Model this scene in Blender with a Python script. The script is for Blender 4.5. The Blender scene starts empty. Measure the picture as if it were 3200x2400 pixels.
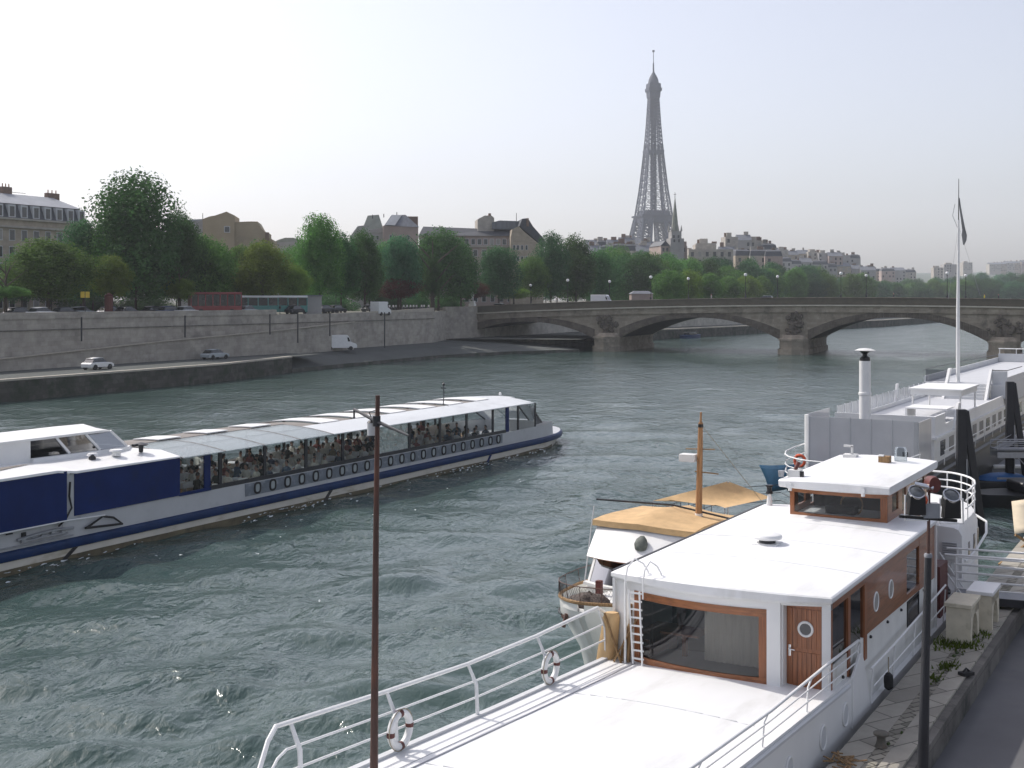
import bpy, bmesh, math, random
import numpy as np
from mathutils import Vector, Matrix
PI=math.pi
S=bpy.context.scene
COL=S.collection
rad=math.radians
random.seed(7)
# ---------------------------------------------------------------- mesh builder
class MB:
    def __init__(s): s.v=[];s.f=[];s.m=[];s.mats=[];s.c=0
    def use(s,m):
        if m not in s.mats: s.mats.append(m)
        s.c=s.mats.index(m); return s
    def add(s,vs,fs):
        b=len(s.v); s.v+= [tuple(p) for p in vs]
        for f in fs: s.f.append([i+b for i in f]); s.m.append(s.c)
        return s
    def poly(s,pts): return s.add(pts,[list(range(len(pts)))])
    def hexa(s,a,b):   # two quads a (bottom) and b (top), same winding
        return s.add(list(a)+list(b),[[3,2,1,0],[4,5,6,7]]+[[i,(i+1)%4,4+(i+1)%4,4+i] for i in range(4)])
    def box(s,x0,x1,y0,y1,z0,z1):
        return s.hexa([(x0,y0,z0),(x1,y0,z0),(x1,y1,z0),(x0,y1,z0)],[(x0,y0,z1),(x1,y0,z1),(x1,y1,z1),(x0,y1,z1)])
    def bar(s,p,q,w,h=None,up=(0,0,1)):   # square bar between two points
        h=h or w; p=Vector(p);q=Vector(q);d=(q-p)
        if d.length<1e-6: return s
        d.normalize(); u=Vector(up)
        if abs(d.dot(u))>.98: u=Vector((1,0,0))
        x=d.cross(u).normalized()*w/2; y=x.cross(d).normalized()*h/2
        A=[p-x-y,p+x-y,p+x+y,p-x+y]; B=[q-x-y,q+x-y,q+x+y,q-x+y]
        return s.hexa(A,B)
    def prism(s,pts,z0,z1):  # polygon xy extruded in z (z0,z1 numbers)
        n=len(pts); a=[(p[0],p[1],z0) for p in pts]; b=[(p[0],p[1],z1) for p in pts]
        return s.add(a+b,[list(range(n))[::-1],list(range(n,2*n))]+[[i,(i+1)%n,n+(i+1)%n,n+i] for i in range(n)])
    def extr(s,pts,vec):   # 3d polygon swept by a vector
        n=len(pts); V=Vector(vec); a=[Vector(p) for p in pts]; b=[p+V for p in a]
        return s.add(a+b,[list(range(n))[::-1],list(range(n,2*n))]+[[i,(i+1)%n,n+(i+1)%n,n+i] for i in range(n)])
    def loft(s,rings,caps=True,closed=True):
        n=len(rings[0]); vs=[p for r in rings for p in r]; fs=[]
        for k in range(len(rings)-1):
            for i in range(n if closed else n-1):
                j=(i+1)%n; fs.append([k*n+i,k*n+j,(k+1)*n+j,(k+1)*n+i])
        if caps and closed: fs.append(list(range(n))[::-1]); fs.append([(len(rings)-1)*n+i for i in range(n)])
        return s.add(vs,fs)
    def tube(s,pts,r,n=8,closed=False):
        P=[Vector(p) for p in pts]; R=r if isinstance(r,(list,tuple)) else [r]*len(P); rings=[]
        ref=None
        for i,p in enumerate(P):
            if closed: d=P[(i+1)%len(P)]-P[i-1]
            else: d=P[min(i+1,len(P)-1)]-P[max(i-1,0)]
            d.normalize()
            if ref is None:
                ref=Vector((0,0,1)) if abs(d.z)<.9 else Vector((1,0,0))
            x=ref-d*ref.dot(d)
            if x.length<1e-4: x=Vector((1,0,0))-d*d.x
            x.normalize(); ref=x; y=d.cross(x)
            rings.append([p+(x*math.cos(2*PI*k/n)+y*math.sin(2*PI*k/n))*R[i] for k in range(n)])
        if closed:
            rings.append(rings[0]); return s.loft(rings,caps=False)
        return s.loft(rings)
    def cyl(s,p,q,r0,r1=None,n=12): return s.tube([p,q],[r0,r0 if r1 is None else r1],n)
    def lathe(s,prof,c=(0,0,0),n=16):
        return s.loft([[(c[0]+r*math.cos(2*PI*k/n),c[1]+r*math.sin(2*PI*k/n),c[2]+z) for k in range(n)] for r,z in prof])
    def sphere(s,c,r,n=10,sq=(1,1,1)):
        rings=[]
        for i in range(n//2+1):
            t=-PI/2+PI*i/(n//2); rr=max(math.cos(t),.02)
            rings.append([(c[0]+sq[0]*r*rr*math.cos(2*PI*k/n),c[1]+sq[1]*r*rr*math.sin(2*PI*k/n),c[2]+sq[2]*r*math.sin(t)) for k in range(n)])
        return s.loft(rings)
    def mesh(s,name,smooth=35,recalc=True):
        me=bpy.data.meshes.new(name); me.from_pydata(s.v,[],s.f)
        for m in s.mats: me.materials.append(m)
        me.polygons.foreach_set('material_index',s.m)
        if recalc:
            bm=bmesh.new(); bm.from_mesh(me); bmesh.ops.recalc_face_normals(bm,faces=bm.faces); bm.to_mesh(me); bm.free()
        if smooth:
            me.polygons.foreach_set('use_smooth',[True]*len(me.polygons)); me.set_sharp_from_angle(angle=rad(smooth))
        me.update(); return me
    def build(s,name,m=None,parent=None,smooth=35,bevel=0,label=None):
        if m is not None and not s.mats: s.mats=[m]
        o=bpy.data.objects.new(name,s.mesh(name,smooth)); COL.objects.link(o)
        if parent: o.parent=parent
        if bevel:
            b=o.modifiers.new('bevel','BEVEL'); b.width=bevel; b.segments=2; b.limit_method='ANGLE'; b.angle_limit=rad(40)
        if label: o['label']=label
        return o
def tag(o,label=None,cat=None,group=None,kind=None):
    if label: o['label']=label
    if cat: o['category']=cat
    if group: o['group']=group
    if kind: o['kind']=kind
    return o
def thing(name,label,cat,loc=(0,0,0),rz=0,group=None):
    o=bpy.data.objects.new(name,None); COL.objects.link(o); o.location=loc; o.rotation_euler=(0,0,rz); o.empty_display_size=.3
    return tag(o,label,cat,group)
def kids(o): return [c for c in bpy.data.objects if c.parent==o]
def dup(o,loc,rz=0,label=None,sc=None,mats=None):
    r=o.copy(); COL.objects.link(r); r.location=loc; r.rotation_euler=(0,0,rz)
    if sc: r.scale=sc if isinstance(sc,tuple) else (sc,sc,sc)
    if label: r['label']=label
    for c in KIDS(o):
        d=c.copy(); COL.objects.link(d); d.parent=r
        for g in KIDS(c):
            e=g.copy(); COL.objects.link(e); e.parent=d
    return r
_kc={}
def KIDS(o):
    if o.name not in _kc: _kc[o.name]=kids(o)
    return _kc[o.name]
# photo -> world (camera at 0,0,11, level, looking along +Y; lens shift keeps verticals upright)
F=3875.; HY=935.; H=11.
def PX(px,Y): return (px-1600)/F*Y
def PZ(y,Y): return H-(y-HY)/F*Y
# ---------------------------------------------------------------- materials
def nt(name):
    m=bpy.data.materials.new(name); m.use_nodes=True; t=m.node_tree; t.nodes.clear()
    return m,t,t.nodes,t.links
def lin(c): return tuple(c)+((1,) if len(c)==3 else ())
def noise(N,L,co,scale,detail=4,rough=.55,sc=None,dist=0):
    if sc:
        mp=N.new('ShaderNodeMapping'); mp.inputs['Scale'].default_value=sc; L.new(co,mp.inputs['Vector']); co=mp.outputs[0]
    n=N.new('ShaderNodeTexNoise'); n.inputs['Scale'].default_value=scale; n.inputs['Detail'].default_value=detail
    n.inputs['Roughness'].default_value=rough; n.inputs['Distortion'].default_value=dist
    L.new(co,n.inputs['Vector']); return n.outputs['Fac']
def ramp(N,L,fac,stops):
    r=N.new('ShaderNodeValToRGB'); e=r.color_ramp.elements
    while len(e)<len(stops): e.new(.5)
    for k,(p,c) in enumerate(stops): e[k].position=p; e[k].color=lin(c)
    L.new(fac,r.inputs[0]); return r.outputs[0]
def mixc(N,L,fac,a,b,mode='MIX'):
    x=N.new('ShaderNodeMix'); x.data_type='RGBA'; x.blend_type=mode
    for sock,val in ((x.inputs['Factor'],fac),(x.inputs[6],a),(x.inputs[7],b)):
        if isinstance(val,(int,float)): sock.default_value=val
        elif isinstance(val,tuple): sock.default_value=lin(val)
        else: L.new(val,sock)
    return x.outputs[2]
def mat(name,col,rough=.6,amt=.12,scale=3.,sc=None,bump=0.,bscale=None,metal=0.,coat=0.,dirt=None,spec=.5,detail=5):
    m,t,N,L=nt(name)
    b=N.new('ShaderNodeBsdfPrincipled'); o=N.new('ShaderNodeOutputMaterial'); L.new(b.outputs[0],o.inputs[0])
    tc=N.new('ShaderNodeTexCoord').outputs['Object']
    n=noise(N,L,tc,scale,detail,.6,sc)
    lo=tuple(max(0,c*(1-amt)) for c in col); hi=tuple(min(1,c*(1+amt)) for c in col)
    c=ramp(N,L,n,[(.3,lo),(.7,hi)])
    if dirt:
        n2=noise(N,L,tc,dirt[1],6,.65,dirt[3] if len(dirt)>3 else None)
        k=ramp(N,L,n2,[(dirt[2],(0,0,0)),(min(1,dirt[2]+.22),(1,1,1))])
        c=mixc(N,L,k,c,dirt[0])
    L.new(c,b.inputs['Base Color']); b.inputs['Roughness'].default_value=rough; b.inputs['Metallic'].default_value=metal
    b.inputs['Coat Weight'].default_value=coat; b.inputs['Specular IOR Level'].default_value=spec
    if bump:
        bm=N.new('ShaderNodeBump'); bm.inputs['Strength'].default_value=bump; bm.inputs['Distance'].default_value=.03
        L.new(noise(N,L,tc,bscale or scale*4,6,.6,sc),bm.inputs['Height']); L.new(bm.outputs[0],b.inputs['Normal'])
    return m
def stone(name,col,bw=1.2,bh=.45,amt=.2,mortar=.7,dirt=None,vert=True,size=.012,bump=.5,rot=0.):
    m,t,N,L=nt(name)
    b=N.new('ShaderNodeBsdfPrincipled'); o=N.new('ShaderNodeOutputMaterial'); L.new(b.outputs[0],o.inputs[0])
    tc=N.new('ShaderNodeTexCoord').outputs['Object']
    br=N.new('ShaderNodeTexBrick'); br.inputs['Scale'].default_value=1; br.inputs['Brick Width'].default_value=bw
    br.inputs['Row Height'].default_value=bh; br.inputs['Mortar Size'].default_value=size; br.inputs['Mortar Smooth'].default_value=.3
    br.inputs['Bias'].default_value=0
    lo=tuple(c*(1-amt) for c in col); hi=tuple(c*(1+amt) for c in col)
    br.inputs['Color1'].default_value=lin(lo); br.inputs['Color2'].default_value=lin(hi); br.inputs['Mortar'].default_value=lin(tuple(c*mortar for c in col))
    co=tc
    if vert:   # run the courses along the wall: (x+y) by z
        sp=N.new('ShaderNodeSeparateXYZ'); L.new(tc,sp.inputs[0]); ad=N.new('ShaderNodeMath'); L.new(sp.outputs[0],ad.inputs[0]); L.new(sp.outputs[1],ad.inputs[1])
        cb=N.new('ShaderNodeCombineXYZ'); L.new(ad.outputs[0],cb.inputs[0]); L.new(sp.outputs[2],cb.inputs[1]); co=cb.outputs[0]
    elif rot:
        mp=N.new('ShaderNodeMapping'); mp.inputs['Rotation'].default_value=(0,0,rot); L.new(tc,mp.inputs[0]); co=mp.outputs[0]
    L.new(co,br.inputs['Vector'])
    n=noise(N,L,tc,.5,6,.65); k=ramp(N,L,n,[(.3,(.72,.72,.72)),(.7,(1.12,1.12,1.12))])
    c=mixc(N,L,1.,br.outputs['Color'],k,'MULTIPLY')
    if dirt:
        n2=noise(N,L,tc,dirt[1],7,.7,dirt[3] if len(dirt)>3 else None); kk=ramp(N,L,n2,[(dirt[2],(0,0,0)),(min(1,dirt[2]+.2),(1,1,1))]); c=mixc(N,L,kk,c,dirt[0])
    L.new(c,b.inputs['Base Color']); b.inputs['Roughness'].default_value=.9; b.inputs['Specular IOR Level'].default_value=.25
    bm=N.new('ShaderNodeBump'); bm.inputs['Strength'].default_value=bump; bm.inputs['Distance'].default_value=.04
    h=mixc(N,L,.5,br.outputs['Color'],noise(N,L,tc,5,6,.6)); L.new(h,bm.inputs['Height']); L.new(bm.outputs[0],b.inputs['Normal'])
    return m
def glass(name,tint=(.55,.58,.6),refl=1.0,rough=.02):
    m,t,N,L=nt(name)
    tr=N.new('ShaderNodeBsdfTransparent'); tr.inputs[0].default_value=lin(tint)
    gl=N.new('ShaderNodeBsdfGlossy'); gl.inputs['Roughness'].default_value=rough; gl.inputs[0].default_value=(.95,.97,1,1)
    fr=N.new('ShaderNodeFresnel'); fr.inputs[0].default_value=1.5
    mu=N.new('ShaderNodeMath'); mu.operation='MULTIPLY'; mu.use_clamp=True; mu.inputs[1].default_value=refl*1.6; L.new(fr.outputs[0],mu.inputs[0])
    mx=N.new('ShaderNodeMixShader'); L.new(mu.outputs[0],mx.inputs[0]); L.new(tr.outputs[0],mx.inputs[1]); L.new(gl.outputs[0],mx.inputs[2])
    o=N.new('ShaderNodeOutputMaterial'); L.new(mx.outputs[0],o.inputs[0]); return m
def wood(name,col,rough=.35,axis=2,coat=.3):
    sc=[14,14,14]; sc[axis]=.8
    return mat(name,col,rough,.38,1.6,tuple(sc),.15,None,0,coat,spec=.4)
def leafmat(name,col,amt=.35,trans=.35):
    m,t,N,L=nt(name)
    tc=N.new('ShaderNodeTexCoord').outputs['Object']
    oi=N.new('ShaderNodeObjectInfo')
    n=noise(N,L,tc,.35,3,.6); n2=noise(N,L,tc,2.5,2,.5)
    c=ramp(N,L,n,[(.3,tuple(k*(1-amt) for k in col)),(.7,(col[0]*(1+amt*1.3),col[1]*(1+amt),col[2]*(1+amt*.4)))])
    c=mixc(N,L,.5,c,ramp(N,L,n2,[(.3,(.55,.6,.6)),(.75,(1.35,1.3,1.1))]),'MULTIPLY')
    hs=N.new('ShaderNodeHueSaturation'); L.new(c,hs.inputs['Color'])
    mr=N.new('ShaderNodeMapRange'); mr.inputs[3].default_value=.475; mr.inputs[4].default_value=.515; L.new(oi.outputs['Random'],mr.inputs[0]); L.new(mr.outputs[0],hs.inputs['Hue'])
    mv=N.new('ShaderNodeMapRange'); mv.inputs[3].default_value=.75; mv.inputs[4].default_value=1.3; L.new(oi.outputs['Random'],mv.inputs[0]); L.new(mv.outputs[0],hs.inputs['Value'])
    d=N.new('ShaderNodeBsdfPrincipled'); d.inputs['Roughness'].default_value=.7; d.inputs['Specular IOR Level'].default_value=.12; L.new(hs.outputs[0],d.inputs['Base Color'])
    tl=N.new('ShaderNodeBsdfTranslucent'); L.new(hs.outputs[0],tl.inputs[0])
    mx=N.new('ShaderNodeMixShader'); mx.inputs[0].default_value=trans; L.new(d.outputs[0],mx.inputs[1]); L.new(tl.outputs[0],mx.inputs[2])
    o=N.new('ShaderNodeOutputMaterial'); L.new(mx.outputs[0],o.inputs[0]); return m
M={}
M['white']=mat('white_paint',(.76,.76,.75),.42,.04,1.2,dirt=((.64,.63,.60),.8,.60))
M['roofwhite']=mat('white_roof_paint',(.74,.745,.75),.5,.05,.7,(1,.25,1),.04,40,dirt=((.60,.60,.585),.55,.52,(2.2,.5,1)))
M['whitedirty']=mat('worn_white_paint',(.72,.72,.69),.45,.06,2,dirt=((.42,.38,.30),.9,.62,(1,1,.35)))
M['offwhite']=mat('offwhite_paint',(.68,.68,.66),.5,.05,1.5,dirt=((.5,.48,.44),1.2,.6))
M['greywhite']=mat('grey_white_paint',(.55,.56,.57),.5,.05,1.5,dirt=((.42,.42,.42),.8,.6))
M['deckgrey']=mat('deck_grey',(.50,.51,.53),.6,.06,2,dirt=((.40,.40,.40),.7,.58))
M['railwhite']=mat('rail_white',(.78,.78,.77),.35,.05,6)
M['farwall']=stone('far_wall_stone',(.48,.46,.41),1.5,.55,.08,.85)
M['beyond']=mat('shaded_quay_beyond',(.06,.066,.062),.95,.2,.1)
M['wood']=wood('varnished_mahogany',(.27,.095,.036))
M['woodx']=wood('varnished_mahogany_rail',(.27,.105,.042),axis=0)
M['woody']=wood('varnished_mahogany_side',(.235,.085,.034),axis=1)
M['oldwood']=wood('weathered_timber',(.26,.16,.075),.75,2,0)
M['mastwood']=wood('mast_wood',(.36,.19,.085),.6,2,0)
M['rustmast']=mat('rusty_brown_mast_paint',(.075,.035,.026),.55,.35,4,(3,3,.6),.25,dirt=((.16,.055,.03),2.5,.55,(2,2,.5)))
M['black']=mat('black_paint',(.012,.012,.014),.4,.3,5)
M['blackmetal']=mat('dark_grey_metal',(.03,.031,.036),.42,.25,3,(1,1,.3),metal=.2)
M['dolphin']=mat('black_pile_paint',(.018,.018,.022),.5,.3,2,dirt=((.05,.035,.03),1.,.6))
M['rubber']=mat('black_rubber',(.014,.014,.014),.7,.2,6)
M['tan']=mat('tan_canvas',(.56,.375,.19),.85,.14,2.5,bump=.3,bscale=9,dirt=((.42,.28,.14),1.1,.6))
M['beige']=mat('beige_canvas',(.58,.50,.37),.85,.1,2,bump=.2,bscale=14)
M['navy']=mat('navy_panel',(.003,.018,.105),.5,.2,.7,dirt=((.006,.018,.065),.9,.55),spec=.2)
M['navybelt']=mat('navy_rubbing_belt',(.006,.028,.10),.5,.25,1.3,dirt=((.02,.035,.06),2.,.58),spec=.25)
M['bluetarp']=mat('blue_tarpaulin',(.11,.27,.42),.55,.15,2,bump=.2)
M['bluecover']=mat('bright_blue_cover',(.03,.14,.38),.5,.2,2,bump=.3)
M['chrome']=mat('polished_metal',(.75,.75,.75),.2,.05,5,metal=1)
M['steel']=mat('galvanised_steel',(.36,.37,.39),.5,.1,4,metal=.5)
M['greymetal']=mat('grey_walkway',(.24,.25,.27),.6,.12,3)
M['dark']=mat('dark_interior',(.03,.03,.032),.8,.2,1)
M['curtain']=mat('beige_curtain',(.55,.50,.41),.9,.06,6,(6,6,.4))
M['interior']=mat('grey_interior',(.24,.24,.25),.8,.2,1.)
M['floorwood']=mat('tan_floor',(.42,.26,.13),.6,.15,2)
M['orange']=mat('orange_plastic',(.65,.10,.03),.5,.1,4)
M['redbrown']=mat('dark_red_paint',(.10,.022,.018),.5,.2,4)
M['rope']=mat('rope',(.32,.27,.19),.9,.3,20)
M['lamp']=mat('white_globe',(.85,.85,.83),.25,.02,3)
M['cream']=stone('cream_limestone',(.40,.345,.27),1.1,.42,.07,.85,((.28,.25,.20),.12,.6))
M['pale']=stone('pale_limestone',(.42,.39,.345),1.0,.4,.06,.88,((.30,.29,.27),.1,.6))
M['buff']=mat('buff_render',(.36,.29,.195),.9,.1,.25,dirt=((.24,.20,.15),.16,.58))
M['greyrender']=mat('grey_render',(.33,.32,.31),.9,.12,.3,dirt=((.22,.21,.20),.2,.58))
M['pinkrender']=mat('pinkish_render',(.34,.27,.24),.9,.12,.3)
M['zinc']=mat('zinc_roof',(.135,.145,.165),.6,.2,.5,(3,3,.4))
M['zinclight']=mat('pale_zinc_roof',(.30,.315,.335),.5,.12,.5)
M['slate']=mat('slate_roof',(.055,.06,.07),.6,.2,1.5)
M['brick']=mat('brick_stack',(.19,.13,.10),.9,.2,2)
M['terracotta']=mat('terracotta_pots',(.30,.13,.07),.9,.2,3)
M['copper']=mat('green_copper',(.25,.265,.225),.7,.15,.6)
M['win']=mat('window_dark',(.03,.035,.042),.12,.4,.4,spec=.8)
M['winpale']=mat('window_shutter',(.30,.29,.27),.7,.1,1)
M['asphalt']=mat('asphalt',(.058,.058,.062),.9,.18,.6,bump=.3,bscale=30,dirt=((.085,.082,.078),.35,.52))
M['quayroad']=mat('quay_roadway',(.115,.115,.12),.88,.12,.5,bump=.25,bscale=26,dirt=((.16,.155,.15),.3,.52))
M['quaystone']=stone('quay_stone',(.38,.355,.305),1.6,.62,.16,.4,((.15,.145,.115),.7,.58),vert=False,size=.018,bump=.6,rot=-rad(60))
M['kerbstone']=stone('kerb_stone',(.17,.16,.145),1.7,.5,.15,.6,((.06,.06,.055),.8,.5))
M['cobble']=stone('cobbled_quay',(.29,.27,.225),.36,.2,.3,.35,((.10,.105,.07),.5,.52),vert=False,size=.02,bump=.9,rot=-rad(60))
M['moss']=mat('moss',(.045,.065,.022),.95,.5,5,bump=.6,bscale=30)
M['bigwall']=stone('embankment_wall',(.385,.355,.31),1.5,.55,.10,.8,((.16,.15,.14),.10,.55,(1,1,1.6)),bump=.35)
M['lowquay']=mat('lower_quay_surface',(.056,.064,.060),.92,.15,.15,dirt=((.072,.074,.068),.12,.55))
M['quayedge']=stone('algae_stone',(.10,.095,.085),1.3,.5,.25,.6,((.035,.045,.03),.4,.45))
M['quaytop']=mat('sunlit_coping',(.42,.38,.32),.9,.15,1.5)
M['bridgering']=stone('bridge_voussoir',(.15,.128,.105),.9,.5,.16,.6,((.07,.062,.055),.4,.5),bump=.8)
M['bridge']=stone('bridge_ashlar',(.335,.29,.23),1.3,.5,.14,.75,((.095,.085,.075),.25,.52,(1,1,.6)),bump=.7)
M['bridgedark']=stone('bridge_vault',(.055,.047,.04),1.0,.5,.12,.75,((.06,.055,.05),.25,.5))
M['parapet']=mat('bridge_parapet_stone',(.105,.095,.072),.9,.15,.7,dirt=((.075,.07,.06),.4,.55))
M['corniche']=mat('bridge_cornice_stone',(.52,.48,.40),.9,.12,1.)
M['iron']=mat('tower_iron',(.048,.060,.092),.7,.15,.05)
M['bark']=mat('bark',(.055,.042,.032),.95,.3,3,(4,4,.6),.5)
M['earth']=mat('upper_bank_ground',(.10,.10,.075),.95,.25,.05)
M['hill']=mat('hill_ground',(.10,.12,.10),.95,.3,.01)
M['pave']=mat('pavement',(.24,.23,.21),.9,.1,.4)
M['skin']=mat('skin',(.42,.24,.17),.6,.1,5)
M['hair']=mat('dark_hair',(.03,.022,.018),.7,.3,8)
M['tyre']=mat('tyre',(.02,.02,.02),.8,.2,5)
M['carglass']=mat('car_glass',(.02,.024,.028),.08,.2,1,spec=.9)
M['g_front']=glass('saloon_glass',(.66,.68,.70),.9)
M['g_clear']=glass('cruise_glass',(.72,.75,.76),.42)
M['g_dark']=glass('tinted_glass',(.16,.16,.17),.9)
M['g_low']=glass('dark_window_glass',(.14,.15,.16),.22)
M['g_screen']=glass('frosted_screen',(.42,.43,.46),1.2,.25)
M['foam']=mat('foam',(.62,.66,.66),.8,.2,6)
# ---------------------------------------------------------------- world, sun, camera
SUN_AZ=math.atan2(-.80,.60)   # clockwise from +Y
SUN_EL=rad(47)
w=bpy.data.worlds.new('World'); S.world=w; w.use_nodes=True
N=w.node_tree.nodes; L=w.node_tree.links; N.clear()
sk=N.new('ShaderNodeTexSky'); sk.sky_type='NISHITA'; sk.sun_disc=False; sk.sun_elevation=SUN_EL; sk.sun_rotation=SUN_AZ
sk.air_density=1.0; sk.dust_density=2.6; sk.ozone_density=1.5; sk.altitude=30
hsv=N.new('ShaderNodeHueSaturation'); hsv.inputs['Saturation'].default_value=.50; L.new(sk.outputs[0],hsv.inputs['Color'])
bg=N.new('ShaderNodeBackground'); bg.inputs['Strength'].default_value=.125
ou=N.new('ShaderNodeOutputWorld'); tn=N.new('ShaderNodeMix'); tn.data_type='RGBA'; tn.blend_type='MULTIPLY'; tn.inputs['Factor'].default_value=1.; L.new(hsv.outputs[0],tn.inputs[6]); tn.inputs[7].default_value=(1.0,.965,1.0,1); L.new(tn.outputs[2],bg.inputs[0]); L.new(bg.outputs[0],ou.inputs[0])
sd=bpy.data.lights.new('sun','SUN'); sd.energy=2.45; sd.angle=rad(.6); sd.color=(1,.95,.87)
so=bpy.data.objects.new('sun',sd); COL.objects.link(so)
sv=Vector((math.sin(SUN_AZ)*math.cos(SUN_EL),math.cos(SUN_AZ)*math.cos(SUN_EL),math.sin(SUN_EL)))
so.rotation_euler=sv.to_track_quat('Z','Y').to_euler(); so.location=(-60,60,90)
cd=bpy.data.cameras.new('camera'); co=bpy.data.objects.new('camera',cd); COL.objects.link(co); S.camera=co
cd.sensor_width=36; cd.lens=F/3200*36; cd.shift_y=(HY-1200)/3200; cd.clip_start=.2; cd.clip_end=20000
co.location=(0,0,H); co.rotation_euler=(PI/2,0,0)
vs=S.view_settings; vs.view_transform='Standard'; vs.look='None'; vs.gamma=1; vs.exposure=.55
S.cycles.max_bounces=8; S.cycles.transparent_max_bounces=16; S.cycles.volume_bounces=1; S.cycles.use_denoising=True
S.cycles.volume_step_rate=1
m_,t_,N,L=nt('haze_air'); pv=N.new('ShaderNodeVolumePrincipled'); oo=N.new('ShaderNodeOutputMaterial'); L.new(pv.outputs[0],oo.inputs['Volume'])
pv.inputs['Color'].default_value=(.90,.94,1.,1); pv.inputs['Density'].default_value=.00014; pv.inputs['Anisotropy'].default_value=.3
hz=MB().box(-3300,3500,-90,4400,-4,330).build('haze',m_,smooth=0); tag(hz,'pale summer haze over the river and the far bank','haze',kind='stuff')
# ================================================================ river
def river_material():
    m,t,N,L=nt('river_water'); b=N.new('ShaderNodeBsdfPrincipled'); o=N.new('ShaderNodeOutputMaterial'); L.new(b.outputs[0],o.inputs[0])
    tc=N.new('ShaderNodeTexCoord').outputs['Object']
    n=noise(N,L,tc,.06,3,.6); c=ramp(N,L,n,[(.35,(.038,.068,.063)),(.7,(.054,.088,.079))]); L.new(c,b.inputs['Base Color'])
    b.inputs['Roughness'].default_value=.09; b.inputs['IOR'].default_value=1.333; b.inputs['Specular IOR Level'].default_value=.5
    rot=rad(-62)
    def tex(scale,det,sx,sy,dist=0.):
        mp=N.new('ShaderNodeMapping'); mp.inputs['Rotation'].default_value=(0,0,rot); mp.inputs['Scale'].default_value=(sx,sy,1); L.new(tc,mp.inputs[0])
        x=N.new('ShaderNodeTexNoise'); x.inputs['Scale'].default_value=scale; x.inputs['Detail'].default_value=det; x.inputs['Roughness'].default_value=.55; x.inputs['Distortion'].default_value=dist; L.new(mp.outputs[0],x.inputs[0]); return x.outputs[0]
    h1=tex(.75,3,1,.6,.6); h2=tex(2.6,4,1,.6,.4); h3=tex(.13,3,1,1)
    # gusts: patches of rougher water
    g=ramp(N,L,h3,[(.35,(.35,.35,.35)),(.65,(1,1,1))])
    b1=N.new('ShaderNodeBump'); b1.inputs['Distance'].default_value=.40; L.new(h1,b1.inputs['Height']); L.new(g,b1.inputs['Strength'])
    b2=N.new('ShaderNodeBump'); b2.inputs['Distance'].default_value=.14; L.new(h2,b2.inputs['Height']); L.new(g,b2.inputs['Strength']); L.new(b1.outputs[0],b2.inputs['Normal'])
    L.new(b2.outputs[0],b.inputs['Normal']); return m
M['water']=river_material()
def build_river():
    rng=np.random.default_rng(3)
    rows=[9.]
    while rows[-1]<420: rows.append(rows[-1]*1.0105)
    Y=np.array(rows); s=np.linspace(-.72,.72,460)
    YY,SS=np.meshgrid(Y,s,indexing='ij'); XX=SS*YY; Z=np.zeros_like(XX)
    cell=YY*.0105
    for k in range(46):
        lam=.9*1.09**k if k<28 else rng.uniform(1.2,5.5)
        if lam>9: lam=rng.uniform(1.,4)
        a=rng.normal(rad(-25),.62); kx=2*PI/lam*math.sin(a); ky=2*PI/lam*math.cos(a)
        amp=.0085*lam**.62
        fade=np.clip((lam/cell-3)/4,0,1)
        ph=rng.uniform(0,6.28)
        warp=.9*np.sin(XX*.11+rng.uniform(0,6))+.9*np.sin(YY*.09+rng.uniform(0,6))
        Z+=amp*fade*np.sin(kx*XX+ky*YY+ph+warp)
    Z=Z+.35*np.maximum(Z,0)
    edge=np.clip((420-YY)/200,0,1)*np.clip((.72-abs(SS))/.06,0,1); Z*=edge
    nr,ns=XX.shape
    V=np.stack([XX,YY,Z],-1).reshape(-1,3)
    i=np.arange(nr*ns).reshape(nr,ns)
    Fq=np.stack([i[:-1,:-1],i[:-1,1:],i[1:,1:],i[1:,:-1]],-1).reshape(-1,4).tolist()
    vs=V.tolist(); n0=len(vs)
    def quad(p): 
        b=len(vs); vs.extend(p); Fq.append([b,b+1,b+2,b+3])
    y0,y1=Y[0],Y[-1]
    quad([(-900,-60,0),(900,-60,0),(.72*y0,y0,0),(-.72*y0,y0,0)])
    quad([(-.72*y0,y0,0),(-.72*y1,y1,0),(-1200,y1,0),(-900,-60,0)])
    quad([(.72*y1,y1,0),(.72*y0,y0,0),(900,-60,0),(1200,y1,0)])
    quad([(-1200,y1,0),(-.72*y1,y1,0),(-.72*y1,1900,0),(-1200,1900,0)]); quad([(-.72*y1,y1,0),(.72*y1,y1,0),(.72*y1,1900,0),(-.72*y1,1900,0)]); quad([(.72*y1,y1,0),(1200,y1,0),(1200,1900,0),(.72*y1,1900,0)])
    me=bpy.data.meshes.new('river'); me.from_pydata(vs,[],Fq); me.materials.append(M['water']); me.polygons.foreach_set('use_smooth',[True]*len(me.polygons)); me.update()
    o=bpy.data.objects.new('river',me); COL.objects.link(o); tag(o,'dark green rippled river water',kind='structure')
build_river()
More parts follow.
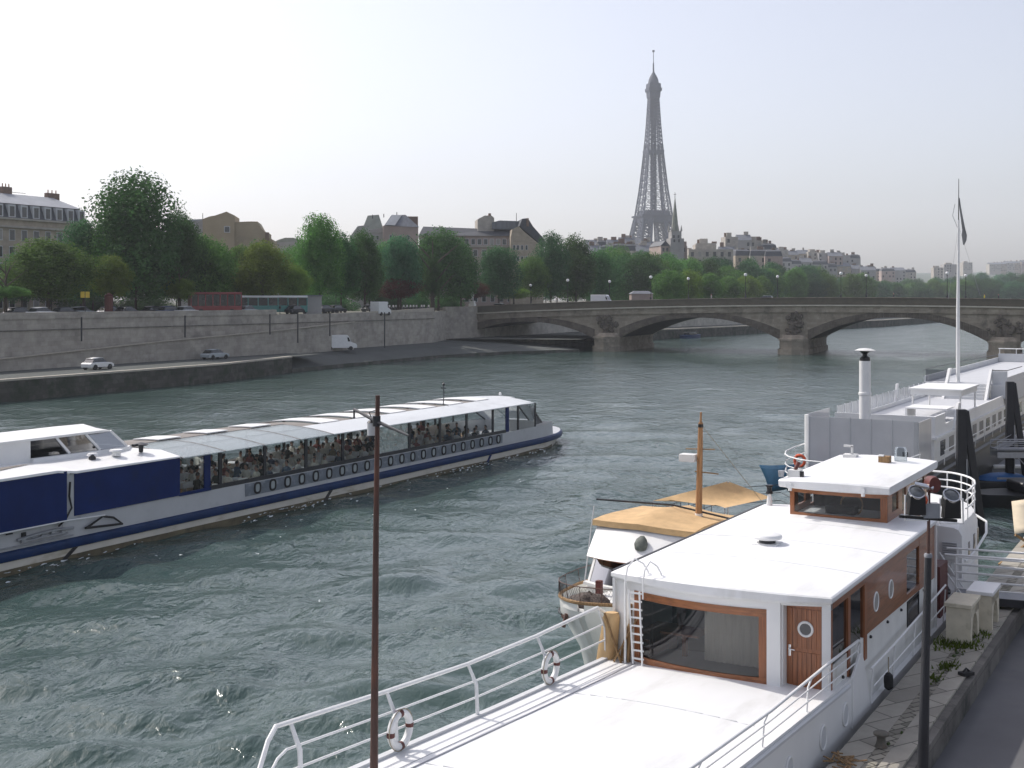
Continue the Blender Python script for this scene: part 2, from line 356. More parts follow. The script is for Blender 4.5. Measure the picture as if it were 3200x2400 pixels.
# ================================================================ banks
WALL=[(-150,-30),(-75,122),(-61.7,149),(-50,173),(-37.5,197),(-26,222),(-15.5,247),(-14,262)]
EDGE=[(-145,-45),(-70,97),(-54.1,132),(-38.5,165),(-33,186)]
SHELF=[(-33,186),(-28,199),(-13.2,233),(0,249),(14,258)]
WALL2=[(-14,262),(8,301),(26,341),(70,406),(136,502),(214,645),(228,720),(170,860),(-200,1300),(-900,1650)]
EDGE2=[(14,258),(24,300),(40,341),(84,406),(150,500),(230,640),(246,724),(190,880),(-180,1320),(-880,1680)]
up=8.5
lb=MB().use(M['earth']).poly([(x,y,up) for x,y in WALL]+[(x,y,up) for x,y in WALL2]+[(-3000,1650,up),(-3000,-30,up)])
o=lb.build('upper_bank',smooth=0); tag(o,'upper street level of the far bank',kind='structure')
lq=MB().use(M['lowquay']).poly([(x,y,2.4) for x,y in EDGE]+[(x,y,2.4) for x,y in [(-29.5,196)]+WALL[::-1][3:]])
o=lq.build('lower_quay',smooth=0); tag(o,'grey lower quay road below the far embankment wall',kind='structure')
M['shelf']=mat('shelf_stone',(.075,.082,.078),.95,.12,.3)
sh=MB().use(M['shelf'])
ws=[(-33.2,186.2),(-29.5,196),(-20,222),(-10,246),(4,262)]
for (a,b),(c,d),w0,w1,s0,s1 in zip([(0,0)]*4,[(0,0)]*4,WALL[4:8],WALL[5:8]+[(-4,272)],SHELF,SHELF[1:]):
    sh.poly([(w0[0],w0[1],2.38),(w1[0],w1[1],2.38),((w1[0]+s1[0])/2,(w1[1]+s1[1])/2,1.7),((w0[0]+s0[0])/2,(w0[1]+s0[1])/2,1.7)])
    sh.poly([((w0[0]+s0[0])/2,(w0[1]+s0[1])/2,1.7),((w1[0]+s1[0])/2,(w1[1]+s1[1])/2,1.7),(s1[0],s1[1],.55),(s0[0],s0[1],.55)])
    sh.use(M['quayedge']).poly([(s0[0],s0[1],.55),(s1[0],s1[1],.55),(s1[0]+.3,s1[1]-.2,-1),(s0[0]+.3,s0[1]-.2,-1)]).use(M['shelf'])
sh.use(M['quayedge']).poly([(-33,186,-1),(-33,186,2.38),(-37.5,197,2.38),(-37.5,197,-1)])
o=sh.build('sloping_quay',smooth=0); tag(o,'sloping stone shelf running down to the river before the bridge',kind='structure')
def wallrun(mb,pts,z0,z1,th,side=1,zs=None):
    for k in range(len(pts)-1):
        a=Vector((*pts[k],0)); b=Vector((*pts[k+1],0)); d=(b-a).normalized(); n=Vector((-d.y,d.x,0))*th*side
        za=zs[k] if zs else z1; zb=zs[k+1] if zs else z1
        A=[(a.x,a.y,z0),(b.x,b.y,z0),(b.x+n.x,b.y+n.y,z0),(a.x+n.x,a.y+n.y,z0)]
        B=[(a.x,a.y,za),(b.x,b.y,zb),(b.x+n.x,b.y+n.y,zb),(a.x+n.x,a.y+n.y,za)]
        mb.hexa(A,B)
    return mb
ew=thing('embankment_wall','tall pale grey stone embankment wall along the far quay','wall',(-50,173,2.4))
def rel(o,pts): return [(x-o.location.x,y-o.location.y) for x,y in pts]
wb=MB().use(M['bigwall']); wallrun(wb,rel(ew,WALL),-.2,up-2.4+.05,.8); wb.build('wall_face',parent=ew,smooth=0)
cp=MB().use(M['bigwall']); w_=[(x+.12,y-.06) for x,y in WALL[:-3]]; wallrun(cp,rel(ew,w_),up-2.4+.05,up-2.4+.85,.5); cp.build('parapet',parent=ew,smooth=0)
cp=MB().use(M['quaytop']); wallrun(cp,rel(ew,[(-30.5,213),(-26,222),(-20.5,235),(-15.5,247)]),up-2.4+.05,0,.5,zs=[up-2.4+.1,up-2.4+.25,up-2.4+.5,up-2.4+.8]); cp.build('ramp_parapet',parent=ew,smooth=0)
# the ramp that climbs along the wall: a second face 1.6 m proud with a sloping top
R_=[(-73.6,121.2),(-60.3,148.3),(-48.6,172.3),(-36.1,196.3),(-27.6,216.5)]
rp=MB().use(M['bigwall']); wallrun(rp,rel(ew,R_),-.2,0,1.4,zs=[.4,1.5,2.7,3.7,4.6]); rp.build('ramp_face',parent=ew,smooth=0)
rk=MB().use(M['quaytop']); 
for k in range(4):
    a,b=rel(ew,R_)[k],rel(ew,R_)[k+1]; za,zb=[.4,1.5,2.7,3.7,4.6][k:k+2]
    rk.bar((a[0]+.1,a[1]-.05,za+.06),(b[0]+.1,b[1]-.05,zb+.06),.32,.14)
rk.use(M['kerbstone'])
for k in range(5):
    a,b=rel(ew,WALL)[k+1],rel(ew,WALL)[k+2] if k<5 else None
    rk.bar((a[0]+.06,a[1]-.03,4.75),(b[0]+.06,b[1]-.03,4.75),.16,.12)
rk.build('string_course',parent=ew,smooth=0)
for px,Y in ((228,160),(552,176),(818,190.5),(905,194),(1178,219.5),(1006,203)):
    # pipes running down the wall
    X=PX(px,Y); mb=MB().use(M['blackmetal']); 
    zb=-.0 if px in(1178,) else (2.6 if px!=905 else 1.2); zt=up-2.4+.2
    mb.cyl((X-ew.location.x+1.45,Y-ew.location.y-1.,max(zb,.0) if px>1000 else zb+.6),(X-ew.location.x+1.45,Y-ew.location.y-1.,zt),.11,n=6)
    mb.build('drain_pipe',parent=ew)
qw=thing('quay_edge_wall','dark algae stained stone edge of the far lower quay with pale coping','wall',(-54.1,132,0))
e_=MB().use(M['quayedge']); wallrun(e_,rel(qw,EDGE),-1.5,2.25,.9); e_.poly([(p[0],p[1],z) for p,z in ((rel(qw,EDGE)[-1],-1.),(rel(qw,EDGE)[-1],2.25),(rel(qw,[(-37.5,197)])[0],2.25),(rel(qw,[(-37.5,197)])[0],-1.))]); e_.build('wall_face',parent=qw,smooth=0)
e_=MB().use(M['quaytop']); wallrun(e_,rel(qw,[(x+.08,y-.05) for x,y in EDGE]),2.25,2.47,.75); e_.build('coping',parent=qw,smooth=0)
# beyond the bridge
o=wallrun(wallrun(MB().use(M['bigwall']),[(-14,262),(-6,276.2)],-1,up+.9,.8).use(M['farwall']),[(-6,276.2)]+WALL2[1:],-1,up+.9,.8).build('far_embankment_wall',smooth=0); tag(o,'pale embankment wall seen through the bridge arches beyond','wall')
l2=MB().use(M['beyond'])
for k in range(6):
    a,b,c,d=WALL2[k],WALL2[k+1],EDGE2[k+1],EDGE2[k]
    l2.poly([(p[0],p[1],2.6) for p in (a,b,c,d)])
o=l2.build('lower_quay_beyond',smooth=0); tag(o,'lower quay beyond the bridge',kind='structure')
e2=MB().use(M['quayedge']); wallrun(e2,EDGE2[1:7],-1,2.45,.9); e2.use(M['quaytop']); wallrun(e2,[(x+.1,y-.1) for x,y in EDGE2[1:7]],2.45,2.72,1.); o=e2.build('far_quay_edge',smooth=0); tag(o,'low quay edge with sunlit coping seen under the middle arch','wall')
# right bank far away and the land that closes the river bend
RB=[(40,60),(80,140),(128,225),(165,300),(232,430),(330,600),(405,800),(372,960),(-40,1500),(-700,1900)]
rb=MB().use(M['earth']).poly([(x,y,up) for x,y in RB]+[(-700,4200,up),(3200,4200,up),(3200,60,up)]); o=rb.build('right_upper_bank',smooth=0); tag(o,'wooded upper bank past the bend of the river',kind='structure')
o=wallrun(MB().use(M['bigwall']),RB,-1,up+.02,.8,-1).build('right_embankment_wall',smooth=0); tag(o,'embankment wall on the outer bank at the river bend','wall')
ld=MB().use(M['hill']).poly([(-3200,1640,8.2),(-3200,4300,8.2),(3400,4300,8.2),(3400,1640,8.2)]); o=ld.build('distant_land',smooth=0); tag(o,'flat ground far beyond the city',kind='structure')
# ================================================================ stone bridge
BA=rad(22.5); BO=(20.1,262.)
def bw(s,t=0.): return (BO[0]+s*math.cos(BA)+t*math.sin(BA), BO[1]-s*math.sin(BA)+t*math.cos(BA))
def ptop(s): return 11.4-.00031*(s-48)**2
br=thing('stone_bridge','low grey stone bridge with four flat arches crossing the river','bridge',(BO[0],BO[1],0),-BA)
WD=25.; HW=2.75; SP=39.
piers=[0,SP,2*SP,3*SP]
bays=[(-34.,-HW,2.7,6.15),(HW,SP-HW,2.9,7.25),(SP+HW,2*SP-HW,2.9,7.5),(2*SP+HW,3*SP-HW,2.9,7.2)]
def archz(s,b):
    a0,a1,z0,z1=b; x=(s-(a0+a1)/2)/((a1-a0)/2); x=max(-1,min(1,x)); 
    R=1.0; return z0+(z1-z0)*(1-abs(x)**2.15)
def sp_wall(t0,t1,name):
    mb=MB().use(M['bridge'])
    def seg(s0,s1,zb0,zb1):
        A=[(s0,t0,zb0),(s1,t0,zb1),(s1,t1,zb1),(s0,t1,zb0)]; B=[(s0,t0,ptop(s0)-1.75),(s1,t0,ptop(s1)-1.75),(s1,t1,ptop(s1)-1.75),(s0,t1,ptop(s0)-1.75)]
        mb.hexa(A,B)
    seg(-44,-34,-1,-1)
    for b in bays:
        n=22
        for k in range(n):
            s0=b[0]+(b[1]-b[0])*k/n; s1=b[0]+(b[1]-b[0])*(k+1)/n; seg(s0,s1,archz(s0,b),archz(s1,b))
    for p in piers:
        for q in range(4): seg(p-HW+q*HW/2,p-HW+(q+1)*HW/2,-1,-1)
    seg(3*SP+HW,170,-1,-1)
    return mb.build(name,parent=br,smooth=0)
sp_wall(0,.8,'spandrel_wall'); sp_wall(WD-.8,WD,'spandrel_wall')
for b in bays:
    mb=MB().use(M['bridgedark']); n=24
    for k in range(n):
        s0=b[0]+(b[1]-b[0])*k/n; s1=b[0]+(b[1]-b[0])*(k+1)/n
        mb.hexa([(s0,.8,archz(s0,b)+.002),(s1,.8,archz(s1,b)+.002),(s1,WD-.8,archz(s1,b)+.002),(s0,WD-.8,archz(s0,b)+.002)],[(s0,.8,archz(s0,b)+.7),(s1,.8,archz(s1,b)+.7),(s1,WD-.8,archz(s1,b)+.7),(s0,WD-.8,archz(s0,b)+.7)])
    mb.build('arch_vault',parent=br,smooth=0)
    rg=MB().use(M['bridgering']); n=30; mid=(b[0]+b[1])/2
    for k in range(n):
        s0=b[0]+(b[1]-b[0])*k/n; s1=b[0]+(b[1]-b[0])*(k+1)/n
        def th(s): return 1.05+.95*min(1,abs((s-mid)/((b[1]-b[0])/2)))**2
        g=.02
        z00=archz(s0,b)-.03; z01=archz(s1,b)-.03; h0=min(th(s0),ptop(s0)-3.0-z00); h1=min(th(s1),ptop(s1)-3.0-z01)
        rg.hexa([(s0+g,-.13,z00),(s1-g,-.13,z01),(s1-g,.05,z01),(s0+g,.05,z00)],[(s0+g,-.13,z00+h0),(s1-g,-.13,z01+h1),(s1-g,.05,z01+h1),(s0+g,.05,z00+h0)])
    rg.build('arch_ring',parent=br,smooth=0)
for p in piers[:3]:
    mb=MB().use(M['bridge'])
    hw=HW+.02
    out=[(p-hw,WD+.0),(p-hw,-.3),(p-hw*.75,-1.7),(p,-2.5),(p+hw*.75,-1.7),(p+hw,-.3),(p+hw,WD),(p,WD+2.2)]
    mb.prism(out,-1.5,3.0)
    fo=[(p+(x-p)*1.11,y-.35 if y<5 else y+.2) for x,y in out]; mb.prism(fo,-1.5,1.1)
    ca=[(p+(x-p)*1.07,y-.15 if y<5 else y+.1) for x,y in out]; mb.prism(ca,2.75,3.15)
    # half-cone top of the cutwater
    mb.loft([[(p-hw,-.1,3.0),(p-hw*.75,-1.6,3.0),(p,-2.4,3.0),(p+hw*.75,-1.6,3.0),(p+hw,-.1,3.0)],[(p-hw*.8,-.1,3.9),(p-hw*.5,-.8,3.9),(p,-1.1,3.9),(p+hw*.5,-.8,3.9),(p+hw*.8,-.1,3.9)]],caps=False,closed=False)
    mb.poly([(p-hw*.8,-.1,3.9),(p-hw*.5,-.8,3.9),(p,-1.1,3.9),(p+hw*.5,-.8,3.9),(p+hw*.8,-.1,3.9)])
    mb.build('pier',parent=br,smooth=0)
    # military trophy: lumpy carved cluster on the pier
    rnd=random.Random(int(p)+3); tr=MB().use(M['bridgering'])
    for k in range(46):
        x=rnd.gauss(0,.95); z=rnd.uniform(3.7,ptop(p)-3.3); x*=.6+.5*(1-abs((z-5.6)/2.6)); r=rnd.uniform(.28,.62)
        tr.sphere((p+x,-.25-rnd.random()*.35,z),r,7,(1,.7,rnd.uniform(.6,1.5)))
    for k in range(7):
        a=rnd.uniform(-.7,.7); tr.cyl((p+rnd.uniform(-.6,.6),-.5,4.2),(p+math.sin(a)*2.2,-.35,7.2),.1,n=6)
    tr.build('trophy_sculpture',parent=br)
def band(name,t0,t1,o0,o1,m,s0=-46,s1=170,n=36):
    mb=MB().use(m); rings=[]
    for k in range(n+1):
        s=s0+(s1-s0)*k/n; z=ptop(s); rings.append([(s,t0,z+o0),(s,t1,z+o0),(s,t1,z+o1),(s,t0,z+o1)])
    mb.loft(rings); return mb.build(name,parent=br,smooth=0)
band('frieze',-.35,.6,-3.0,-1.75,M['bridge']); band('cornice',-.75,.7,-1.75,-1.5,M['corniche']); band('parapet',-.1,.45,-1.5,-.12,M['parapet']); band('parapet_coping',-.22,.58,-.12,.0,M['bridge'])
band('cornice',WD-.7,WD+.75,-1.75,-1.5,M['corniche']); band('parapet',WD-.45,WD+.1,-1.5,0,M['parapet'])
band('roadway',.6,WD-.6,-2.1,-1.05,M['asphalt'])
ab=MB().use(M['bridge']); ab.box(-52,-34.02,-1.6,0,-1,ptop(-40)-1.75); ab.box(-52,-34.02,.82,WD-.82,-1,6.5); ab.build('abutment',parent=br,smooth=0)
ab=MB().use(M['parapet']); ab.box(-46,-38,-1.4,-.1,ptop(-40)-1.75,ptop(-40)+.1); ab.build('corner_block',parent=br,smooth=0)
# lamps on the bridge
def bridge_lamp():
    t=thing('bridge_lamp','white globe lamp on a slim black post above the bridge parapet','street lamp',(0,0,0),0,'globe lamps along the bridge')
    p=MB().use(M['black']); p.lathe([(.16,0),(.2,.3),(.1,.5),(.065,1.2),(.05,4.2),(.12,4.3),(.12,4.4)],n=8); p.build('post',parent=t)
    MB().use(M['lamp']).sphere((0,0,4.68),.34,10).build('globe',parent=t); MB().use(M['black']).lathe([(.12,5.0),(.05,5.1),(.02,5.25)],n=8).build('finial',parent=t)
    return t
bl=bridge_lamp()
lamps=[(1774,0),(2034,0),(2330,0),(2628,0),(2960,0),(1658,1),(1905,1),(2151,1),(2430,1),(2707,1),(3018,1)]
for k,(px,far) in enumerate(lamps):
    t=.2 if not far else WD-.2
    # intersect view column with the parapet line
    d=(px-1600)/F; o0=bw(0,t); s=(o0[0]-d*o0[1])/(-math.cos(BA)-d*math.sin(BA)); x,y=bw(s,t)
    lab=('globe lamp on the near parapet of the stone bridge','globe lamp on the far parapet of the stone bridge')[far]
    g=('near row of bridge lamps','far row of bridge lamps')[far]
    if k==0: bl.location=(x,y,ptop(s)-.02); bl['label']=lab; bl['group']=g; KIDS(bl)
    else:
        q=dup(bl,(x,y,ptop(s)-.02),0,lab); q['group']=g
# ================================================================ the white houseboat in front
BT=rad(30); BX,BY=4.3,26.1
def bl2w(v,u,z=0.): return (BX+v*math.cos(BT)+u*math.sin(BT), BY-v*math.sin(BT)+u*math.cos(BT), z)
hb=thing('houseboat','long white houseboat with varnished mahogany saloon and wheelhouse moored along the stone quay','boat',(BX,BY,0),-BT)
def lerp(t,pts):
    for (a,b),(c,d) in zip(pts,pts[1:]):
        if t<=c: return b+(d-b)*max(0,min(1,(t-a)/(c-a)))
    return pts[-1][1]
def zdeck(u): return lerp(u,[(-17,4.15),(-13,3.9),(-10,3.72),(-5,3.4),(0,3.12),(1.4,3.05)])
def zgun(u): return zdeck(u) if u<1.4 else lerp(u,[(1.4,3.05),(2.0,2.75),(2.6,2.2),(3.0,2.05),(12.6,2.05),(13.2,2.3),(14,2.8),(19.4,3.1)])
def hwid(u):
    if u<-11: x=(-11-u)/6.4; return 2.5*max(0.,1-x**2.6)**.5
    if u>15.5: x=(u-15.5)/4.; return 2.5*max(0.,1-x**2.8)**.5
    return 2.5
us=[-17.38,-17.2,-16.8,-16,-15,-14,-13,-12,-11,-9,-7,-5,-3,-1,0,1,1.4,1.6,1.8,2,2.2,2.4,2.6,2.8,3,5,7,9,11,12.6,13.2,14,15,16,17,18,18.7,19.2,19.45]
hm=MB().use(M['white']); rings=[]
for u in us:
    h=max(hwid(u),.03); g=zgun(u)
    rings.append([(-h*.93,u,-.6),(-h,u,.7),(-h,u,zdeck(u) if u<1.4 else max(g,2.8)),(-h+.07,u,zdeck(u) if u<1.4 else max(g,2.8)),(h-.07,u,g),(h,u,g),(h*1.0,u,.7),(h*.93,u,-.6)])
hm.loft(rings,closed=False); hm.build('hull',parent=hb,smooth=40)
rb_=MB().use(M['greywhite']); 
rb_.tube([(hwid(u)+.02,u,zgun(u)-.10 if u<1.4 else 2.12) for u in us if -15<u<1.2],.05,6); rb_.build('rubbing_strake',parent=hb)
bs=MB().use(M['black']); bs.loft([[(s_*(max(hwid(u),.03)+.015),u,-.6),(s_*(max(hwid(u),.03)+.015),u,.95)] for s_ in (1,) for u in us[2:-2]],closed=False); bs.loft([[(-(max(hwid(u),.03)+.015),u,-.6),(-(max(hwid(u),.03)+.015),u,.95)] for u in us[2:-2]],closed=False); bs.build('boot_stripe',parent=hb)
# deck with hatch cover, battens along the water side
dk=MB().use(M['roofwhite']); ud=[u for u in us if u<=1.4]+[1.42]; ring=[]
for u in ud:
    h=max(hwid(u)-.06,.02); ring.append([(h*k/10,u,zdeck(u)-.06+.13*(1-(k/10)**2)) for k in range(-10,11)])
dk.loft(ring,closed=False); dk.build('foredeck',parent=hb,smooth=60)
for j,(v0,wd,m) in enumerate(((-2.22,.035,'greywhite'),(-2.06,.018,'steel'),(-1.93,.018,'steel'),(-1.76,.022,'steel'))):
    mb=MB().use(M[m]); R=[]
    for u in ud:
        if u<-14: continue
        k=v0/2.44; z=zdeck(u)-.06+.13*(1-k*k); R.append([(v0-wd/2,u,z-.01),(v0+wd/2,u,z-.01),(v0+wd/2,u,z+.014),(v0-wd/2,u,z+.014)])
    mb.loft(R); mb.build('deck_batten',parent=hb)
mb=MB().use(M['greywhite']); R=[]
for u in ud:
    if u<-13: continue
    R.append([(-2.5,u,zdeck(u)-.02),(-2.38,u,zdeck(u)-.02),(-2.38,u,zdeck(u)+.05),(-2.5,u,zdeck(u)+.05)])
mb.loft(R); mb.build('gunwale_strip',parent=hb)
for u,ln in ((-3.2,4.4),(-8.4,4.4)): 
    mb=MB().use(M['greywhite'])
    for k in range(12):
        v=-1.7+k*.33; kk=(v+.16)/2.44; z=zdeck(u)-.06+.13*(1-kk*kk); mb.box(v,v+.33,u,u+.02,z-.01,z+.006)
    mb.build('hatch_seam',parent=hb)
sdk=MB().use(M['deckgrey']); sdk.box(-2.42,2.42,1.42,13.8,1.9,2.02); sdk.build('side_deck',parent=hb)
for u,z in ((.76,2.46),(-.86,2.48),(-3.0,2.55),(-5.4,2.62)):
    mb=MB().use(M['white']); mb.tube([(2.515,u+.20*math.cos(a*PI/10),z+.23*math.sin(a*PI/10)) for a in range(20)],.022,6,closed=True)
    p=mb.build('hull_porthole',parent=hb); MB().use(M['greywhite']).loft([[(2.512,u+.185*math.cos(a*PI/12),z+.215*math.sin(a*PI/12)) for a in range(24)],[(2.522,u+.18*math.cos(a*PI/12),z+.21*math.sin(a*PI/12)) for a in range(24)]]).build('cover_plate',parent=p)
# swept bulwark wing beside the saloon
sw=MB().use(M['white']); pr=[(1.3,3.06),(1.9,3.42),(2.1,3.40),(2.45,2.75),(2.8,2.05),(2.72,1.98),(1.3,2.0)]
sw.extr([(2.47,u,z) for u,z in pr],(.06,0,0)); sw.build('bulwark_wing',parent=hb,bevel=.01)
# ---- saloon
def yf(x,off=0.): return -.60*(1-(x/2.45)**2)+off
def curved(mb,x0,x1,z0,z1,o0,o1,n=None):
    n=n or max(1,int(abs(x1-x0)/.18)); R=[]
    for k in range(n+1):
        x=x0+(x1-x0)*k/n; R.append([(x,yf(x,o0),z0),(x,yf(x,o1),z0),(x,yf(x,o1),z1),(x,yf(x,o0),z1)])
    mb.loft(R); return mb
ZT=4.86
rf=MB().use(M['white']); R=[]
out=[]
n=20
for k in range(n+1):
    x=-2.45+4.9*k/n; out.append((x,yf(x)))
def camb(x): return .09*(1-(x/2.45)**2)
vsr=[];
for (zo,o) in ((0,0.03),(.05,0.),(.12,0.),(.145,.035)):
    vsr.append([(x*(1-(o/2.45)),y+o,ZT+zo+(camb(x) if zo>.1 else 0)) for x,y in out]+[(x*(1-(o/2.45)),10.4-o,ZT+zo+(camb(x) if zo>.1 else 0)) for x,_ in out[::-1]])
m_=len(vsr[0]); b_=MB().use(M['roofwhite']); b_.loft(vsr,caps=False)
top=vsr[-1]; bot=vsr[0]
for ring_ in (top,bot):
    for k in range(n): b_.poly([ring_[k],ring_[k+1],ring_[m_-2-k],ring_[m_-1-k]])
b_.build('saloon_roof',parent=hb,smooth=30)
g_=MB().use(M['black']); g_.box(-2.50,-2.452,.15,10.3,ZT+.02,ZT+.15); g_.build('roof_gutter',parent=hb)
for u0 in (2.45,4.95,7.45):
    mb=MB().use(M['greywhite'])
    for k in range(14):
        x=-2.38+4.76*k/14; x2=x+.34; mb.hexa([(x,u0,ZT+.14+camb(x)),(x2,u0,ZT+.14+camb(x2)),(x2,u0+.014,ZT+.14+camb(x2)),(x,u0+.014,ZT+.14+camb(x))],[(x,u0,ZT+.149+camb(x)),(x2,u0,ZT+.149+camb(x2)),(x2,u0+.014,ZT+.149+camb(x2)),(x,u0+.014,ZT+.149+camb(x))])
    mb.build('roof_seam',parent=hb,smooth=0)
wl=MB().use(M['white'])
wl.box(-2.40,-2.34,-.02,10.3,2.02,ZT)
curved(wl,-2.40,-1.80,2.3,ZT,.10,.16); curved(wl,-1.80,1.22,2.3,3.17,.10,.16); curved(wl,-1.80,1.22,4.70,ZT,.10,.16)
curved(wl,1.22,1.48,2.3,ZT,.07,.2); curved(wl,2.24,2.40,2.3,ZT,.10,.24); curved(wl,1.48,2.24,4.80,ZT,.12,.2)
wl.box(1.46,1.50,yf(1.48,.2),.2,2.3,ZT)
wl.build('front_wall',parent=hb)
mb=MB().use(M['white']); curved(mb,-1.82,1.30,3.10,3.15,.03,.12); mb.build('window_sill',parent=hb)
fw=MB().use(M['woodx'])
curved(fw,-1.80,1.22,4.54,4.70,.085,.15); curved(fw,-1.80,1.22,3.17,3.30,.085,.15)
fo=fw.build('front_window',parent=hb)
[curved(MB().use(M['wood']),a_,b_,3.30,4.54,.085,.15,1).build('jamb',parent=fo) for a_,b_ in ((-1.80,-1.66),(1.06,1.22))]
gl=MB().use(M['g_front']); R=[[(x,yf(x,.125),3.30),(x,yf(x,.125),4.54)] for x in [-1.66+2.72*k/14 for k in range(15)]]; gl.loft(R,closed=False); gl.build('pane',parent=fo)
# interior seen through the pane
it=MB().use(M['interior']); it.box(-2.33,2.33,3.2,3.26,2.3,ZT-.01); it.box(-2.33,2.33,.3,3.2,2.9,2.95); it.build('saloon_interior',parent=hb)
ct=MB().use(M['curtain']); R=[]
for k in range(40):
    x=-.35+1.4*k/39; R.append([(x,.30+.018*math.sin(k*1.3)+yf(x,.45)*.5,3.30),(x,.30+.018*math.sin(k*1.3)+yf(x,.45)*.5,4.6)])
ct.loft(R,closed=False); ct.build('curtain',parent=hb)
tb=MB().use(M['wood']); tb.box(-1.5,-.6,.5,1.2,3.65,3.7); tb.box(-1.1,-1.0,.8,.9,2.95,3.65); tb.box(-2.2,-1.7,.4,2.,2.95,3.5); tb.build('saloon_table',parent=hb)
# door
dr=MB().use(M['wood']); dr.box(1.50,2.26,.05,.10,2.98,4.79); d=dr.build('saloon_door',parent=hb,bevel=.006)
pl=MB().use(M['wood']); 
for k in range(7): pl.box(1.53+k*.1,1.62+k*.1,.036,.05,3.9,4.7)
for k in range(7): pl.box(1.53+k*.1,1.62+k*.1,.036,.05,3.1,3.82)
pl.build('door_panel',parent=d)
pc=(1.90,.03,4.30)
MB().use(M['white']).tube([(pc[0]+.142*math.cos(a*PI/14),pc[1]-.005,pc[2]+.142*math.sin(a*PI/14)) for a in range(28)],.026,8,closed=True).build('porthole_ring',parent=d)
MB().use(M['win']).cyl((pc[0],pc[1]+.005,pc[2]),(pc[0],pc[1]-.01,pc[2]),.13,n=24).build('porthole_pane',parent=d)
hd=MB().use(M['chrome']); hd.box(1.55,1.60,.015,.036,3.72,3.95); hd.cyl((1.575,.03,3.87),(1.575,-.03,3.87),.015); hd.cyl((1.575,-.03,3.87),(1.70,-.035,3.86),.013); hd.build('door_handle',parent=d)
ds=MB().use(M['black']); ds.box(1.48,2.24,-.05,.12,2.9,2.98); ds.build('door_sill',parent=hb)
# starboard (quay) side
sw=MB().use(M['whitedirty']); sw.box(2.30,2.38,.05,10.3,2.02,3.55); sw.build('lower_side_wall',parent=hb)
def zlow(u): return 3.64-.022*u
def sidepanel(mb,u0,u1,x0,x1,zt=ZT,zb=None):
    mb.hexa([(x0,u0,zb or zlow(u0)),(x1,u0,zb or zlow(u0)),(x1,u1,zb or zlow(u1)),(x0,u1,zb or zlow(u1))],[(x0,u0,zt),(x1,u0,zt),(x1,u1,zt),(x0,u1,zt)])
sp=MB().use(M['woody']); sidepanel(sp,2.95,6.9,2.32,2.40); sidepanel(sp,8.35,10.4,2.32,2.40)
sidepanel(sp,6.9,8.35,2.32,2.395,4.75+.1,4.62); sidepanel(sp,6.9,8.35,2.32,2.395,3.62)
sp.use(M['woody']); sidepanel(sp,.1,2.95,2.33,2.40,ZT,4.72)
sp.build('mahogany_side',parent=hb,smooth=0)
for u0,u1 in ((.1,.18),(1.38,1.56),(2.74,2.95)):
    mb=MB().use(M['wood']); mb.box(2.33,2.41,u0,u1,3.05,4.72); mb.build('side_mullion',parent=hb)
for u0,u1,z0,z1 in ((.18,1.38,3.1,4.72),(1.56,2.74,3.3,4.72),(6.9,8.35,3.62,4.62)):
    mb=MB().use(M['g_dark']); mb.poly([(2.36,u0,z0),(2.36,u1,z0),(2.36,u1,z1),(2.36,u0,z1)]); mb.build('side_window',parent=hb)
    mb=MB().use(M['interior']); mb.box(2.10,2.14,u0,u1,z0,z1); mb.build('window_blind',parent=hb)
for u in (3.77,5.19):
    mb=MB().use(M['railwhite']); mb.tube([(2.405,u+.21*math.cos(a*PI/12),4.13+.21*math.sin(a*PI/12)) for a in range(24)],.022,6,closed=True); p=mb.build('side_porthole',parent=hb)
    MB().use(M['winpale']).loft([[(x_,u+.2*math.cos(a*PI/12),4.13+.2*math.sin(a*PI/12)) for a in range(24)] for x_ in (2.402,2.409)]).build('pane',parent=p)
mb=MB().use(M['wood']); mb.box(2.38,2.40,6.9,8.5,2.75,2.83); mb.box(2.38,2.40,6.9,8.5,3.42,3.5); mb.box(2.38,2.40,6.9,7.0,2.83,3.42); mb.box(2.38,2.40,8.4,8.5,2.83,3.42)
p=MB().use(M['black']); p.box(2.378,2.40,7.0,7.06,2.8,3.44); p.box(2.378,2.40,8.3,8.36,2.8,3.44); p.box(2.378,2.40,7.06,8.3,2.8,2.86); p.box(2.378,2.40,7.06,8.3,3.38,3.44); w_=p.build('lower_window',parent=hb)
MB().use(M['win']).box(2.377,2.388,7.06,8.3,2.86,3.38).build('pane',parent=w_)
for u in (1.0,3.3,4.9,6.3,8.9,9.6):
    mb=MB().use(M['black']); mb.sphere((2.40,u,lerp(u,[(0,3.0),(3,3.45),(10,3.33)])),.04,8); mb.build('rail_stud',parent=hb)
# fender and side rail over the quay
def railmesh(pts,r=.022,n=8): return MB().use(M['railwhite']).tube(pts,r,n)
rr=thing  # keep name free
mb=railmesh([(2.52,2.85,2.86),(2.55,5,2.9),(2.55,8,2.98),(2.55,11,3.08)],.028); mb.tube([(2.55,3.0,2.45),(2.55,11,2.55)],.016,6)
for u in (2.9,5.0,7.2,9.2,11.):
    mb.tube([(2.48,u,2.0),(2.55,u,2.95 if u>5 else 2.87)],.02,6)
mb.build('side_rail',parent=hb)
